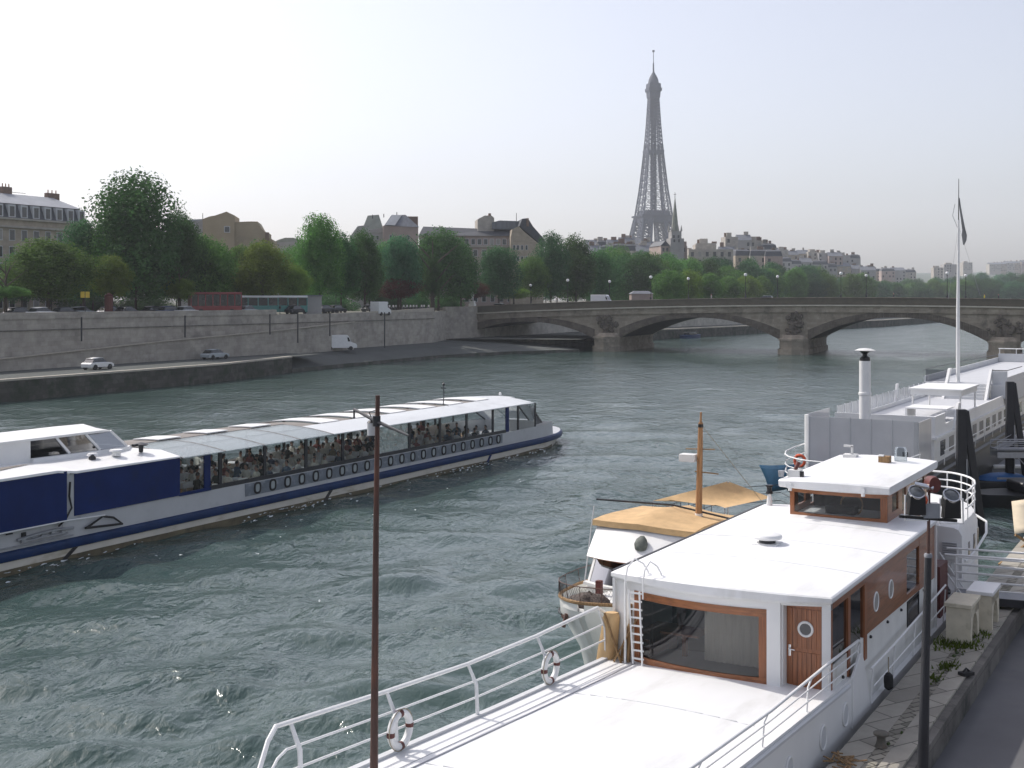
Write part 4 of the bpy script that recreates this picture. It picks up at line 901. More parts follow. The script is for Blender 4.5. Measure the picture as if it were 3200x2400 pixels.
# solid after part with wheelhouse
ar=MB().use(M['white']); ar.loft([[(-.0+.12,-14,3.80),(.28,-14,3.80),(.26,-14,3.90),(-1.2,-14,4.02),(-7.3,-14,3.95),(-7.3,-14,3.7)],[(.12,2.6,3.80),(.28,2.6,3.80),(.26,2.6,3.90),(-1.2,2.6,4.02),(-7.3,2.6,3.95),(-7.3,2.6,3.7)],[(-.1,3.8,3.62),(.04,3.8,3.62),(.02,3.8,3.72),(-1.2,3.8,3.95),(-7.3,3.8,3.9),(-7.3,3.8,3.6)],[(-.1,9.97,3.60),(.05,9.97,3.60),(.02,9.97,3.66),(-1.2,9.97,3.90),(-7.3,9.97,3.85),(-7.3,9.97,3.6)]]); ar.build('after_roof',parent=cb,smooth=25)
mb=MB().use(M['shade']); mb.poly([(-.7,-14,4.03),(-1.6,-14,4.06),(-1.6,3.0,4.06),(-1.1,1.0,4.04)]); mb.build('roof_mat',parent=cb)
wz0,wz1=3.98,5.0
wm=MB().use(M['white']); wm.box(-5.6,-2.55,-14,3.6,wz0-.1,wz1-.12); wm.build('wheelhouse',parent=cb)
tp=MB().use(M['white']); tp.loft([[(-2.45,-14,wz1-.12),(-2.45,-14,wz1-.02),(-4.1,-14,wz1+.18),(-5.7,-14,wz1-.02),(-5.7,-14,wz1-.12)],[(-2.45,7.6,wz1-.12),(-2.45,7.6,wz1-.02),(-4.1,7.9,wz1+.16),(-5.7,7.6,wz1-.02),(-5.7,7.6,wz1-.12)],[(-2.75,8.35,wz1-.16),(-2.75,8.35,wz1-.13),(-4.1,8.7,wz1-.10),(-5.4,8.35,wz1-.13),(-5.4,8.35,wz1-.16)]]); tp.build('wheelhouse_roof',parent=cb,smooth=40)
ba=MB().use(M['white']); ba.loft([[(-2.35,3.6,3.85),(-2.35,3.6,4.12),(-5.8,3.6,4.12),(-5.8,3.6,3.85)],[(-2.2,9.0,3.80),(-2.3,9.0,4.08),(-5.8,9.0,4.08),(-5.9,9.0,3.80)],[(-2.9,9.9,3.80),(-3.0,9.8,4.02),(-5.2,9.8,4.02),(-5.3,9.9,3.80)]]); ba.build('wheelhouse_coaming',parent=cb)
P=lambda v,u,z:(v,u,z)
for nm,q in (('side_window',[(-2.53,3.6,4.12),(-2.53,5.6,4.12),(-2.56,4.9,4.88),(-2.56,3.6,4.88)]),('side_window',[(-2.50,5.75,4.12),(-2.47,7.35,4.1),(-2.56,6.6,4.87),(-2.56,5.05,4.88)]),('side_window',[(-2.47,7.45,4.1),(-2.52,9.1,4.08),(-2.75,8.3,4.86),(-2.56,6.7,4.87)]),('front_window',[(-2.6,9.15,4.08),(-5.5,9.15,4.08),(-5.3,8.35,4.86),(-2.8,8.35,4.86)])):
    MB().use(M['g_low']).poly(q).build(nm,parent=cb)
for a,b in (((-2.5,5.67,4.12),(-2.56,4.98,4.88)),((-2.47,7.4,4.1),(-2.56,6.65,4.87)),((-2.55,9.12,4.08),(-2.78,8.32,4.86)),((-5.5,9.12,4.08),(-5.3,8.32,4.86))):
    MB().use(M['white']).bar(a,b,.11).build('window_pillar',parent=cb)
mb=MB().use(M['interior']); mb.box(-5.55,-5.45,3.7,8.2,4.05,4.86); mb.box(-5.4,-2.7,3.7,8.8,4.05,4.1); mb.box(-5.0,-3.2,6.8,7.4,4.1,4.45); mb.build('helm_console',parent=cb)
for v,u,k in ((-1.3,5.9,0),(-1.15,7.15,1),(-1.2,8.7,2)):
    z=3.93-.0
    if k==2: mb=MB().use(M['black']); mb.lathe([(.10,0),(.12,.28),(.3,.3),(.34,.36),(.1,.44)],(v,u,z),12); mb.box(v-.08,v+.08,u-.5,u,z+.3,z+.4)
    elif k==1: mb=MB().use(M['white']); mb.lathe([(.2,0),(.2,.2),(.32,.22),(.28,.28),(.05,.3)],(v,u,z),14)
    else: mb=MB().use(M['white']); mb.lathe([(.16,0),(.16,.1),(.26,.14),(.2,.24),(.03,.26)],(v,u,z),14); mb.use(M['black']).cyl((v+.1,u-.2,z+.02),(v+.25,u-.2,z+.06),.12,.16)
    mb.build('roof_vent',parent=cb)
mb=MB().use(M['blackmetal']); mb.tube([(-2.6,37.4,3.9),(-2.6,37.5,4.6),(-2.7,37.6,5.3)],.035,6); mb.tube([(-2.6,37.4,4.0),(-1.7,36.8,3.85)],.02,6); mb.box(-2.85,-2.45,37.5,37.56,5.0,5.06); mb.lathe([(.08,0),(.1,.12),(.02,.2)],(-2.65,37.55,5.2),8); mb.build('signal_mast',parent=cb)
mb=MB().use(M['white']); mb.lathe([(.1,0),(.1,.15),(.02,.2)],(-3.2,46.3,3.95),8); mb.build('bow_lamp',parent=cb)
mb=MB().use(M['black']); mb.box(-2.2,-1.5,50.6,50.9,.95,1.08); mb.build('bow_fairlead',parent=cb)
# ---- diners: one continuous body per mesh, low detail (each is a few pixels tall)
CLOTH=[(.80,.79,.77),(.03,.035,.05),(.10,.12,.17),(.28,.10,.09),(.33,.29,.21),(.16,.22,.30),(.05,.045,.04),(.74,.71,.62)]
CN=['white','black','dark blue','rust red','sand coloured','light blue','dark brown','cream']
def seated(k):
    rnd=random.Random(k); cm=mat(CN[k].replace(' ','_')+'_clothing',CLOTH[k],.85,.15,6)
    mb=MB().use(cm)
    def ring(cx,cy,z,a,b,n=10): return [(cx+a*math.cos(2*PI*i/n),cy+b*math.sin(2*PI*i/n),z) for i in range(n)]
    lean=rnd.uniform(.0,.08)
    secs=[(0,0,.42,.18,.15),(0,.01,.55,.185,.14),(0,lean*.5,.75,.175,.12),(0,lean,.93,.205,.115),(0,lean,1.02,.19,.10),(0,lean+.01,1.07,.075,.07),(0,lean+.02,1.13,.06,.065),(0,lean+.03,1.17,.075,.09),(0,lean+.035,1.25,.085,.105),(0,lean+.03,1.33,.075,.09),(0,lean+.03,1.38,.03,.035)]
    n=10; base=len(mb.v); rings=[ring(*s) for s in secs]
    mb.loft(rings[:6]); mb.use(M['skin']).loft(rings[5:])
    mb.sphere((0,lean+.14,1.235),.022,6)
    mb.use(M['hair']); mb.loft([ring(0,lean+.0,1.24,.09,.10),ring(0,lean+.015,1.31,.09,.108),ring(0,lean+.02,1.37,.065,.085),ring(0,lean+.02,1.405,.02,.03)])
    for sg in (-1,1):
        mb.use(cm).tube([(sg*.2,lean,.98),(sg*.26,lean+.04,.80),(sg*.24,lean+.18,.68)],[.062,.055,.048],7); mb.use(M['skin']).tube([(sg*.24,lean+.18,.68),(sg*.15,lean+.36,.72),(sg*.12,lean+.44,.735)],[.045,.035,.038],7)
        mb.use(cm).tube([(sg*.09,.02,.47),(sg*.11,.42,.48),(sg*.11,.44,.40),(sg*.11,.42,.06)],[.095,.075,.07,.05],7); mb.use(M['hair']).tube([(sg*.11,.38,.04),(sg*.11,.58,.03)],[.05,.04],6)
    return mb.mesh('person')
PM=[seated(k) for k in range(8)]
tabm=MB().use(M['white']); tabm.box(-.75,.75,-.4,.4,.70,.745); tabm.loft([[(-.77,-.42,.5),(.77,-.42,.5),(.77,.42,.5),(-.77,.42,.5)],[(-.76,-.41,.752),(.76,-.41,.752),(.76,.41,.752),(-.76,.41,.752)]],caps=False); tabm.use(M['blackmetal']).box(-.05,.05,-.05,.05,0,.7); tabm=tabm.mesh('dining_table')
rnd=random.Random(11); z0=1.05
rows=[(-1.15,0),(-3.4,1),(-5.7,2)]
rown=['beside the near windows','in the middle rows','beside the far windows']
for vi,ri in rows:
    u=12.6
    while u<40.5:
        o=bpy.data.objects.new('dining_table',tabm); COL.objects.link(o); o.location=cl2w(vi,u+.75,z0); o.rotation_euler=(0,0,-CT)
        tag(o,'white clothed dining table '+rown[ri]+' of the sightseeing boat','table',group='dining tables '+rown[ri])
        for du,fc in ((0,0),(1.5,PI)):
            for dv in (-.36,.36):
                if rnd.random()<.10: continue
                k=rnd.choice([0,0,0,1,2,3,4,5,6,7,7,7]); p=bpy.data.objects.new('person',PM[k]); COL.objects.link(p)
                p.location=cl2w(vi+dv+rnd.uniform(-.06,.06),u+du+rnd.uniform(-.05,.05),z0-.02); p.rotation_euler=(0,0,-CT+fc+rnd.uniform(-.35,.35))
                q=rnd.uniform(.94,1.06); p.scale=(q,q,q)
                tag(p,'seated diner in '+CN[k]+' clothing '+rown[ri]+' of the sightseeing boat','person',group='diners in '+CN[k]+' '+rown[ri])
        u+=2.35
# foam along the hull and bow
fm=MB().use(M['foam']); rnd=random.Random(21)
def fleck(x,y,s,el,ang):
    n=7; c,sn=math.cos(ang),math.sin(ang); pts=[]
    for k in range(n):
        r=s*rnd.uniform(.5,1.1); a=2*PI*k/n; px_,py_=r*el*math.cos(a),r*math.sin(a); pts.append((x+px_*c-py_*sn,y+px_*sn+py_*c,.10+rnd.random()*.05))
    fm.poly(pts)
for k in range(420):
    u=rnd.uniform(-12,47); sp=rnd.random()**2*2.2
    near=any(0<u0-u<7 for u0 in (3.2,21.2,39,47.5))
    if not near and rnd.random()<.85: continue
    x,y,_=cl2w(.1+sp*(.7 if near else 1),u-sp*.8); fleck(x,y,rnd.uniform(.02,.09),rnd.uniform(1.5,4),PI/2-CT+.3)
for k in range(60):
    x=rnd.uniform(-42,6); y=rnd.uniform(20,150)
    if rnd.random()<.5: x,y,_=cl2w(rnd.uniform(1,7),rnd.uniform(0,50))
    fleck(x,y,rnd.uniform(.015,.05),rnd.uniform(1.5,4),rnd.uniform(0,3))
o=fm.build('wake_foam',smooth=0); tag(o,'white flecks of foam and wake trailing along the hull','foam',kind='stuff')
# ================================================================ old tug with tan canvas outside the houseboat
TX,TY,_=bl2w(-5.5,0)
tg=thing('old_launch','old pale launch with tan canvas awnings and a wooden mast moored outside the houseboat','boat',(TX,TY,0),-BT)
def tw(u):
    if u<9.5: return 1.95*max(0.,1-((9.5-u)/4.95)**2.2)**.55
    if u>19: return 1.95*max(0.,1-((u-19)/3.2)**2.5)**.6
    return 1.95
tu=[4.56,4.6,4.75,5,5.4,6,7,8,9.5,12,15,19,20,21,21.8,22.15]
def tz(u): return lerp(u,[(4.5,2.95),(7,2.62),(10,2.4),(18,2.4),(22,2.7)])
hm=MB().use(M['whitedirty']); R=[]
for u in tu:
    w_=max(tw(u),.03); z=tz(u); ub=max(u,5.1+(u-4.56)*.6) if u<7 else u
    k_=max(0.,min(1.,(9.5-u)/4.95)); u1=u+.95*k_; u2=u+1.5*k_; f1=1-.24*k_; f2=1-.42*k_
    R.append([(-w_*f2*.9,u2,-.5),(-w_*f1*.97,u1,1.3),(-w_*.99,u+.06*k_,z-.42),(-w_,u,z),(-w_*.97,u,z),(-w_*.97,u,z-.22),(w_*.97,u,z-.22),(w_*.97,u,z),(w_,u,z),(w_*.99,u+.06*k_,z-.42),(w_*f1*.97,u1,1.3),(w_*f2*.9,u2,-.5)])
hm.loft(R,closed=False); hm.poly(R[0]); hm.build('hull',parent=tg,smooth=30)
rl=MB().use(M['oldwood']); rl.tube([(-tw(u)*.99,u,tz(u)+.02) for u in tu[::-1]]+[(tw(u)*.99,u,tz(u)+.02) for u in tu],.05,6); rl.build('gunwale',parent=tg)
rl=MB().use(M['black']); rl.tube([(-tw(u)*1.0-.02,u,tz(u)-.42) for u in tu[3:9]],.03,6); rl.tube([(tw(u)*1.0+.02,u,tz(u)-.42) for u in tu[3:9]],.03,6); rl.build('rubbing_strake',parent=tg)
an=MB().use(M['rustmast']); an.bar((-.55,4.82,2.55),(-.62,4.75,2.2),.09); an.bar((-.75,4.95,2.45),(-.45,4.72,2.38),.07); an.build('anchor',parent=tg)
# net rail round the bow
pts=[(-tw(u)*1.02,u,tz(u)+.44) for u in (9.2,8.2,7,6,5.4,5,4.75)]+[(0,4.5,3.40)]+[(tw(u)*1.02,u,tz(u)+.44) for u in (4.75,5,5.4,6)]
nr=MB().use(M['rustmast']); nr.tube(pts,.013,6); 
for x,y,z in pts: nr.tube([(x*.97,y+.03,z-.46),(x,y,z)],.010,5)
nr.build('bow_rail',parent=tg)
nn=MB().use(M['rubber'])
for a,b in zip(pts,pts[1:]):
    A=Vector(a);B_=Vector(b); n=max(3,int((B_-A).length/.09))
    for k in range(n):
        p=A.lerp(B_,k/n); q=A.lerp(B_,(k+3)/n); nn.bar(p,q-Vector((0,0,.40)),.004); q=A.lerp(B_,(k-2)/n); nn.bar(p,q-Vector((0,0,.40)),.004)
nn.build('netting',parent=tg,smooth=0)
# wheelhouse
fx=lambda x:.32*(x/1.42)**2
def tfront(mb,x0,x1,u0,z0,u1,z1,th=.06,n=8):
    R=[]
    for k in range(n+1):
        x=x0+(x1-x0)*k/n; R.append([(x,u0+fx(x),z0),(x,u0+fx(x)+th,z0),(x,u1+fx(x)+th,z1),(x,u1+fx(x),z1)])
    mb.loft(R); return mb
wb=MB().use(M['offwhite']); tfront(wb,-1.45,1.45,7.5,2.3,7.52,2.72); tfront(wb,-1.45,-1.36,7.52,2.72,7.98,3.40,.06,1); tfront(wb,-.32,-.18,7.52,2.72,7.98,3.40,.06,1); tfront(wb,1.36,1.45,7.52,2.72,7.98,3.4,.06,1)
wb.hexa([(-1.45,7.85,2.3),(-1.39,7.85,2.3),(-1.39,12,2.3),(-1.45,12,2.3)],[(-1.45,8.6,4.3),(-1.39,8.6,4.3),(-1.39,12,4.2),(-1.45,12,4.2)]); wb.hexa([(1.39,7.85,2.3),(1.45,7.85,2.3),(1.45,12,2.3),(1.39,12,2.3)],[(1.39,8.6,4.3),(1.45,8.6,4.3),(1.45,12,4.2),(1.39,12,4.2)])
wb.build('wheelhouse',parent=tg)
vz=MB().use(M['white']); tfront(vz,-1.5,1.5,7.55,3.46,8.33,4.30,.05,12); vz.build('visor',parent=tg,smooth=50)
tm=MB().use(M['woodx']); tfront(tm,-1.45,1.45,7.68,3.40,7.70,3.46,.2); tm.build('visor_trim',parent=tg)
for a,b in ((-1.36,-.32),(-.18,1.36)):
    g=MB().use(M['g_low']); R=[]
    for k in range(5):
        x=a+(b-a)*k/4; R.append([(x,7.55+fx(x),2.74),(x,8.0+fx(x),3.40)])
    g.loft(R,closed=False); g.build('front_window',parent=tg)
mb=MB().use(M['dark']); mb.box(-1.3,-.4,8.6,8.65,2.5,3.5); mb.box(-1.3,1.3,9.5,9.6,2.4,4.1); mb.build('cabin_lining',parent=tg)
sl=MB().use(M['offwhite']); tfront(sl,-1.52,1.5,7.36,2.66,7.36,2.74,.2); sl.build('window_ledge',parent=tg)
bx=MB().use(M['offwhite']); bx.box(-.5,1.3,6.1,7.3,2.4,2.66); bx.use(M['greywhite']).box(.1,1.2,5.7,6.3,2.5,2.6); bx.build('deck_box',parent=tg)
mb=MB().use(M['redbrown']); mb.box(-.62,-.46,6.7,6.86,2.4,3.06); mb.build('bitt_post',parent=tg)
# covered searchlight on the visor
x,y,_=bl2w(-5.25,8.0); cv=MB().use(mat('grey_green_cover',(.10,.115,.10),.55,.4,9,bump=.8)); cv.loft([[(r*math.cos(a*PI/5)*(1+.18*math.sin(a*3+k)),r*math.sin(a*PI/5)*.7+dy,z) for a in range(10)] for k,(z,r,dy) in enumerate(((0,.06,.0),(.1,.16,-.05),(.25,.19,.0),(.38,.15,.06),(.46,.06,.10)))]); o=cv.build('covered_searchlight',smooth=60,parent=tg); o.location=(.22,7.95,3.72)
mb=MB().use(M['steel']); mb.cyl((.22,8.0,3.7),(.22,7.98,3.8),.04); mb.build('searchlight_bracket',parent=tg)
ap=MB().use(M['greywhite']); ap.cyl((-1.62,8.0,2.6),(-1.75,8.9,4.75),.022,.015,6); ap.build('whip_pole',parent=tg)
# tan canvas over the wheelhouse
def canvas(rings,name,val=None,edges=None):
    mb=MB().use(M['tan']); mb.loft(rings,closed=False,caps=False)
    if edges:
        for e in edges:
            for a,b in zip(e,e[1:]): mb.poly([a,b,(b[0],b[1],b[2]-val),(a[0],a[1],a[2]-val)])
    return mb.build(name,parent=tg,smooth=35)
def cring(u,zl,zr,zc,sag=.05):
    R=[]
    for k in range(13):
        t=k/12; x=-1.62+3.24*t
        if t<.5: z=zl+(zc-zl)*(t/.5)-sag*math.sin(PI*t/.5)
        else: z=zc+(zr-zc)*((t-.5)/.5)-sag*math.sin(PI*(t-.5)/.5)
        R.append((x,u+.30*(2*t-1)**2*(1 if u<9 else 0),z))
    return R
A=cring(8.25,4.42,4.34,4.47,.0); rings=[A,cring(9.3,4.44,4.38,4.62),cring(10.0,4.42,4.36,4.70),cring(12.2,4.3,4.25,4.45)]
canvas(rings,'front_awning',.17,[A,[r[0] for r in rings],[r[-1] for r in rings]])
# mast with box and spreaders
ms=MB().use(M['mastwood']); mx,my=.85,10.8; ms.tube([(mx,my,2.3),(mx+.02,my,4.6),(mx+.06,my,6.4),(mx+.08,my,7.25)],[.115,.105,.085,.07],10); o_=ms.build('mast',parent=tg)
mb=MB().use(M['black']); mb.lathe([(.075,7.1),(.085,7.12),(.08,7.2)],(mx+.08,my,0),10); mb.use(M['mastwood']).cyl((mx+.08,my,7.2),(mx+.09,my,7.56),.04,.03,8); mb.build('masthead',parent=o_)
mb=MB().use(M['white']); mb.box(mx-.55,mx-.05,my-.2,my+.15,6.05,6.27); mb.build('mast_box',parent=o_,bevel=.01)
MB().use(M['oldwood']).tube([(mx-.4,my,6.42),(mx+.5,my+.1,6.44)],.018,6).build('spreader',parent=o_); MB().use(M['oldwood']).tube([(mx-.1,my,5.75),(mx+.65,my,5.72)],.02,6).build('spreader',parent=o_)
mb=MB().use(M['white']); mb.lathe([(.12,4.38),(.12,4.48)],(mx+.02,my,0),12); mb.build('mast_band',parent=o_)
mb=MB().use(M['blackmetal']); mb.tube([(mx-3.2,my-.5,4.72),(mx-.8,my-.1,4.68),(mx+1.6,my+.3,4.25)],.03,6); mb.build('boom',parent=tg)
mb=MB().use(M['rope']); mb.tube([(mx+.08,my,7.2),(mx+1.2,my+2.4,4.6)],.008,5); mb.build('stay',parent=o_)
# second awning behind
c1,c2,c3,c4=(-1.97,13.84,4.2),(-.03,15.8,4.75),(1.25,16.6,4.18),(.52,14.0,4.15)
R=[]
for i in range(9):
    s=i/8; a=Vector(c1).lerp(Vector(c2),s); b=Vector(c4).lerp(Vector(c3),s); row=[]
    for j in range(9):
        t=j/8; p=a.lerp(b,t); p.z-=.10*math.sin(PI*t)*math.sin(PI*s); 
        if i==0: p+=Vector((.28,.5,0))*math.sin(PI*t)
        row.append(tuple(p))
    R.append(row)
canvas(R,'rear_awning')
for p in (c1,c2,c3,c4): MB().use(M['steel']).cyl((p[0],p[1],2.3),p,.025,n=6).build('awning_pole',parent=tg)
gr=MB().use(M['blackmetal'])
for z in (3.3,3.6,3.9): gr.tube([(-1.8,13.,z),(-1.85,19,z),(0,21.5,z),(1.7,19,z)],.014,5)
for k in range(9): gr.tube([(-1.85,13+k*.75,2.4),(-1.85,13+k*.75,3.9)],.014,5)
gr.build('after_rail',parent=tg)
# deck heap
hp=MB().use(mat('brown_tarpaulin',(.07,.05,.042),.75,.4,7,bump=.9)); rnd=random.Random(2)
n=14; R=[]
for k,(z,r) in enumerate(((0,.55),(.12,.52),(.25,.42),(.36,.28),(.42,.1))): R.append([(r*1.2*math.cos(2*PI*i/n)*(1+rnd.uniform(-.2,.2)),r*.8*math.sin(2*PI*i/n)*(1+rnd.uniform(-.2,.2)),z+rnd.uniform(-.05,.05)) for i in range(n)])
hp.loft(R); o=hp.build('tarpaulin_heap',smooth=60); o.location=bl2w(-5.72,5.6,2.58); o.rotation_euler=(0,0,-BT); tag(o,'crumpled brown tarpaulin heap on the bow of the old launch','tarpaulin')
for k in range(3):
    mb=MB().use(M['greywhite']); mb.lathe([(.02,0),(.11,.06),(.13,.16),(.10,.26),(.03,.3)],n=10); o=mb.build('buoy'); o.location=bl2w(-6.15+.13*k,5.55+.1*(k%2),2.58); o.rotation_euler=(.6*k-.4,.5,0); tag(o,'small grey white buoy lying beside the brown tarpaulin heap','buoy',group='buoys on the launch bow')
# ================================================================ large white boat further on
DX,DY,_=bl2w(-6.1,30)
db=thing('white_barge','large white restaurant barge with screened stern, chimney, stairs and flagpole','boat',(DX,DY,0),-BT)
def dw(u): 
    if u<5: return 2.75*max(0.,1-((5-u)/5.)**2.4)**.5
    if u>70: return 2.75*max(0.,1-((u-70)/9)**2.2)**.6
    return 2.75
du=[0.0,.15,.5,1.2,2,3.2,5,10,30,50,70,74,77,78.5,78.95]
M['darkhull']=mat('dark_hull',(.016,.018,.022),.35,.3,2)
hm=MB().use(M['darkhull']); hm.loft([[(-max(dw(u),.03)*.95,u,-.6),(-max(dw(u),.03),u,1.2),(-max(dw(u),.03),u,2.6),(max(dw(u),.03),u,2.6),(max(dw(u),.03),u,1.2),(max(dw(u),.03)*.95,u,-.6)] for u in du]); hm.build('hull',parent=db,smooth=40)
bt=MB().use(M['black']); bt.tube([(-dw(u)-.02,u,2.15) for u in du[::-1][4:]]+[(dw(u)+.02,u,2.15) for u in du[:-4]],.16,6); bt.build('black_strake',parent=db)
for z in (2.95,3.3,3.75):
    pts=[(-dw(u)*1.04-.12,u-.1,z) for u in (9,7,5,3.2,2,1.2,.5,.15)]+[(0,-.15,z)]+[(dw(u)*1.04+.12,u-.1,z) for u in (.15,.5,1.2,2,3.2,5)]
    mb=railmesh(pts,.035 if z>3.5 else .024); mb.build('stern_rail',parent=db)
for x,y,z in pts[::2]: MB().use(M['railwhite']).cyl((x*.96,y+.08,2.55),(x,y,3.75),.022,n=6).build('stanchion',parent=db)
# screens round the stern deck
M['screenpanel']=mat('grey_screen_panel',(.56,.56,.57),.22,.06,.7,coat=.3)
sc=[-2.45+5.0*k/5 for k in range(6)]
def scy(x): return 5.5
for a,b in zip(sc,sc[1:]):
    mb=MB().use(M['screenpanel']); mb.box(a+.02,b-.02,5.50,5.53,2.62,5.22); mb.build('screen_panel',parent=db)
mb=MB().use(M['screenpanel']); mb.box(2.72,2.75,5.75,8.6,2.62,5.15); mb.loft([[(2.55,5.52,z),(2.66,5.6,z),(2.72,5.75,z)] for z in (2.62,5.18)],closed=False); mb.build('side_screen',parent=db)
mb=MB().use(M['screenpanel']); mb.box(-2.72,-2.69,5.75,10,2.62,5.3); mb.build('side_screen',parent=db)
for a in sc: MB().use(M['greywhite']).box(a-.02,a+.02,5.47,5.53,2.6,5.26).build('screen_post',parent=db)
mb=MB().use(M['white']); mb.loft([[(-2.45,5.47,z),(-2.6,5.5,z),(-2.72,5.62,z),(-2.72,5.78,z),(-2.6,5.7,z),(-2.45,5.54,z)] for z in (2.6,5.3)]); mb.build('corner_post',parent=db)
mb=MB().use(M['black']); mb.box(2.05,2.3,5.46,5.5,3.5,3.75); mb.build('screen_latch',parent=db)
# house
hs_=MB().use(M['white']); hs_.box(-2.5,2.48,10.6,70,2.6,3.85); hs_.build('lower_house',parent=db)
lg=MB().use(M['white']); lg.box(-2.6,2.68,10.4,33,3.85,3.97); lg.build('ledge',parent=db)
dd=MB().use(M['dark']); dd.box(1.75,2.2,10.55,10.62,2.62,3.6); dd.build('stern_door',parent=db)
dkk=MB().use(M['deckgrey']); dkk.box(-2.5,2.45,10.7,33,4.30,4.40); dkk.build('roof_deck',parent=db)
pp=MB().use(M['white']); pp.box(-2.55,2.55,10.5,10.6,3.97,5.02); pp.box(2.45,2.55,10.6,13.2,3.97,5.02); pp.box(2.45,2.55,13.2,18.,3.97,4.45); pp.box(2.45,2.55,18.,34,3.97,4.62); pp.box(-2.55,-2.45,10.6,34,3.97,4.62); pp.build('parapet',parent=db)
mb=MB().use(M['white']); mb.extr([(2.5,15.2,4.0),(2.5,16.0,4.0),(2.5,17.2,5.3),(2.5,16.4,5.3)],(.14,0,0)); mb.build('raking_strut',parent=db)
mb=MB().use(M['white']); mb.box(.2,2.4,14.4,16.6,5.05,5.12); mb.box(.2,.3,14.4,16.6,4.4,5.05); mb.build('bar_counter',parent=db)
mb=MB().use(M['white']); mb.loft([[(-.25,18,5.62),(2.35,18,5.62),(2.35,18,5.9),(-.25,18,5.9)],[(-.4,17.8,5.9),(2.6,17.8,5.9),(2.6,17.8,5.96),(-.4,17.8,5.96)]],caps=True) if False else mb.box(-.3,2.5,18,23,5.55,5.85); mb.box(-.4,2.6,17.9,23.1,5.85,5.93); mb.build('canopy',parent=db)
for x,y in ((-.2,18.2),(2.4,18.2),(2.4,22.8),(-.2,22.8)): MB().use(M['railwhite']).cyl((x,y,4.4),(x,y,5.6),.05,n=8).build('canopy_post',parent=db)
for k in range(16):
    y=10.8+k*1.42
    MB().use(M['g_screen']).poly([(-2.5,y+.05,4.62),(-2.5,y+1.37,4.62),(-2.5,y+1.37,5.35),(-2.5,y+.05,5.35)]).build('balustrade_pane',parent=db)
    MB().use(M['railwhite']).box(-2.53,-2.47,y-.03,y+.03,4.6,5.38).build('balustrade_post',parent=db)
for y in (24.,33.): MB().use(M['white']).extr([(-2.6,y,4.5),(-2.6,y+.25,4.5),(-2.6,y+.9,5.7),(-2.6,y+.5,5.7)],(.12,0,0)).build('raking_strut',parent=db)
# chimney
mb=MB().use(M['white']); mb.lathe([(.29,4.2),(.29,6.1),(.33,6.12),(.33,6.22),(.29,6.24),(.285,7.85)],(-.65,9.2,0),16); ch=mb.build('chimney',parent=db)
mb=MB().use(M['black']); mb.lathe([(.26,7.8),(.26,8.02),(.12,8.1),(.12,8.2),(.30,8.36)],(-.65,9.2,0),16); mb.build('chimney_neck',parent=ch)
mb=MB().use(M['offwhite']); mb.lathe([(.50,8.36),(.52,8.39),(.30,8.47),(.03,8.5)],(-.65,9.2,0),20); mb.build('chimney_cap',parent=ch)
# stairs and upper deck
for k in range(5):
    mb=MB().use(M['greywhite']); mb.box(-.9,1.55,31.+k*.32,32.8,4.4+k*.19,4.4+(k+1)*.19); mb.build('stair_step',parent=db)
for x in (-1.05,1.62): MB().use(M['white']).extr([(x,30.8,4.4),(x,31.6,4.4),(x,33.6,6.3),(x,33.0,6.3)],(.16,0,0)).build('stair_side',parent=db)
mb=MB().use(M['greywhite']); mb.box(-2.5,-1.05,32.6,33,4.4,5.32); mb.build('upper_front_wall',parent=db); MB().use(M['greywhite']).box(1.78,2.75,32.6,33,4.4,5.32).build('upper_front_wall',parent=db)
mb=MB().use(M['deckgrey']); mb.box(-2.6,2.75,32.8,69,5.27,5.36); mb.build('upper_deck',parent=db)
mb=MB().use(M['greywhite']); mb.box(1.78,2.75,32.9,33.0,5.36,6.2); mb.box(2.65,2.75,33,64,5.36,5.8); mb.box(-2.6,-2.5,33,64,5.36,5.75); mb.box(-2.5,2.75,64,64.2,5.36,6.1); mb.box(2.60,2.78,33,66,4.05,5.36); mb.build('upper_parapet',parent=db)
mb=MB().use(M['blackmetal']); mb.tube([(-2.55,33,6.2),(-2.55,48,6.15),(-2.55,64,6.0)],.03,6); mb.tube([(1.8,33.,6.25),(2.7,33.,6.25),(2.7,40,6.2)],.03,6); mb.build('upper_handrail',parent=db)
mb=railmesh([(-2.5,64.1,6.55),(2.75,64.1,6.55),(2.75,68,6.5)],.045); [mb.cyl((x,64.1,6.05),(x,64.1,6.55),.03,n=6) for x in (-2.4,-1,.4,1.8,2.7)]; mb.build('fore_rail',parent=db)
mb=MB().use(M['g_screen']); mb.poly([(-2.5,33.,5.4),(-1.1,33.,5.4),(-1.1,33.,6.2),(-2.5,33.,6.2)]); mb.build('stair_screen',parent=db)
for k in range(22):
    y=12.2+k*2.35
    MB().use(M['winpale' if k%3 else 'win']).box(2.47,2.50,y,y+1.25,2.85,3.62).build('side_window',parent=db)
mb=railmesh([(2.95,10.8,3.3),(2.95,33,3.35)],.025); mb.tube([(2.95,10.8,3.0),(2.95,33,3.0)],.018,6); [mb.cyl((2.9,y,2.55),(2.95,y,3.33),.02,n=6) for y in (11,14,17,20,23,26,29,32)]; mb.build('side_rail',parent=db)
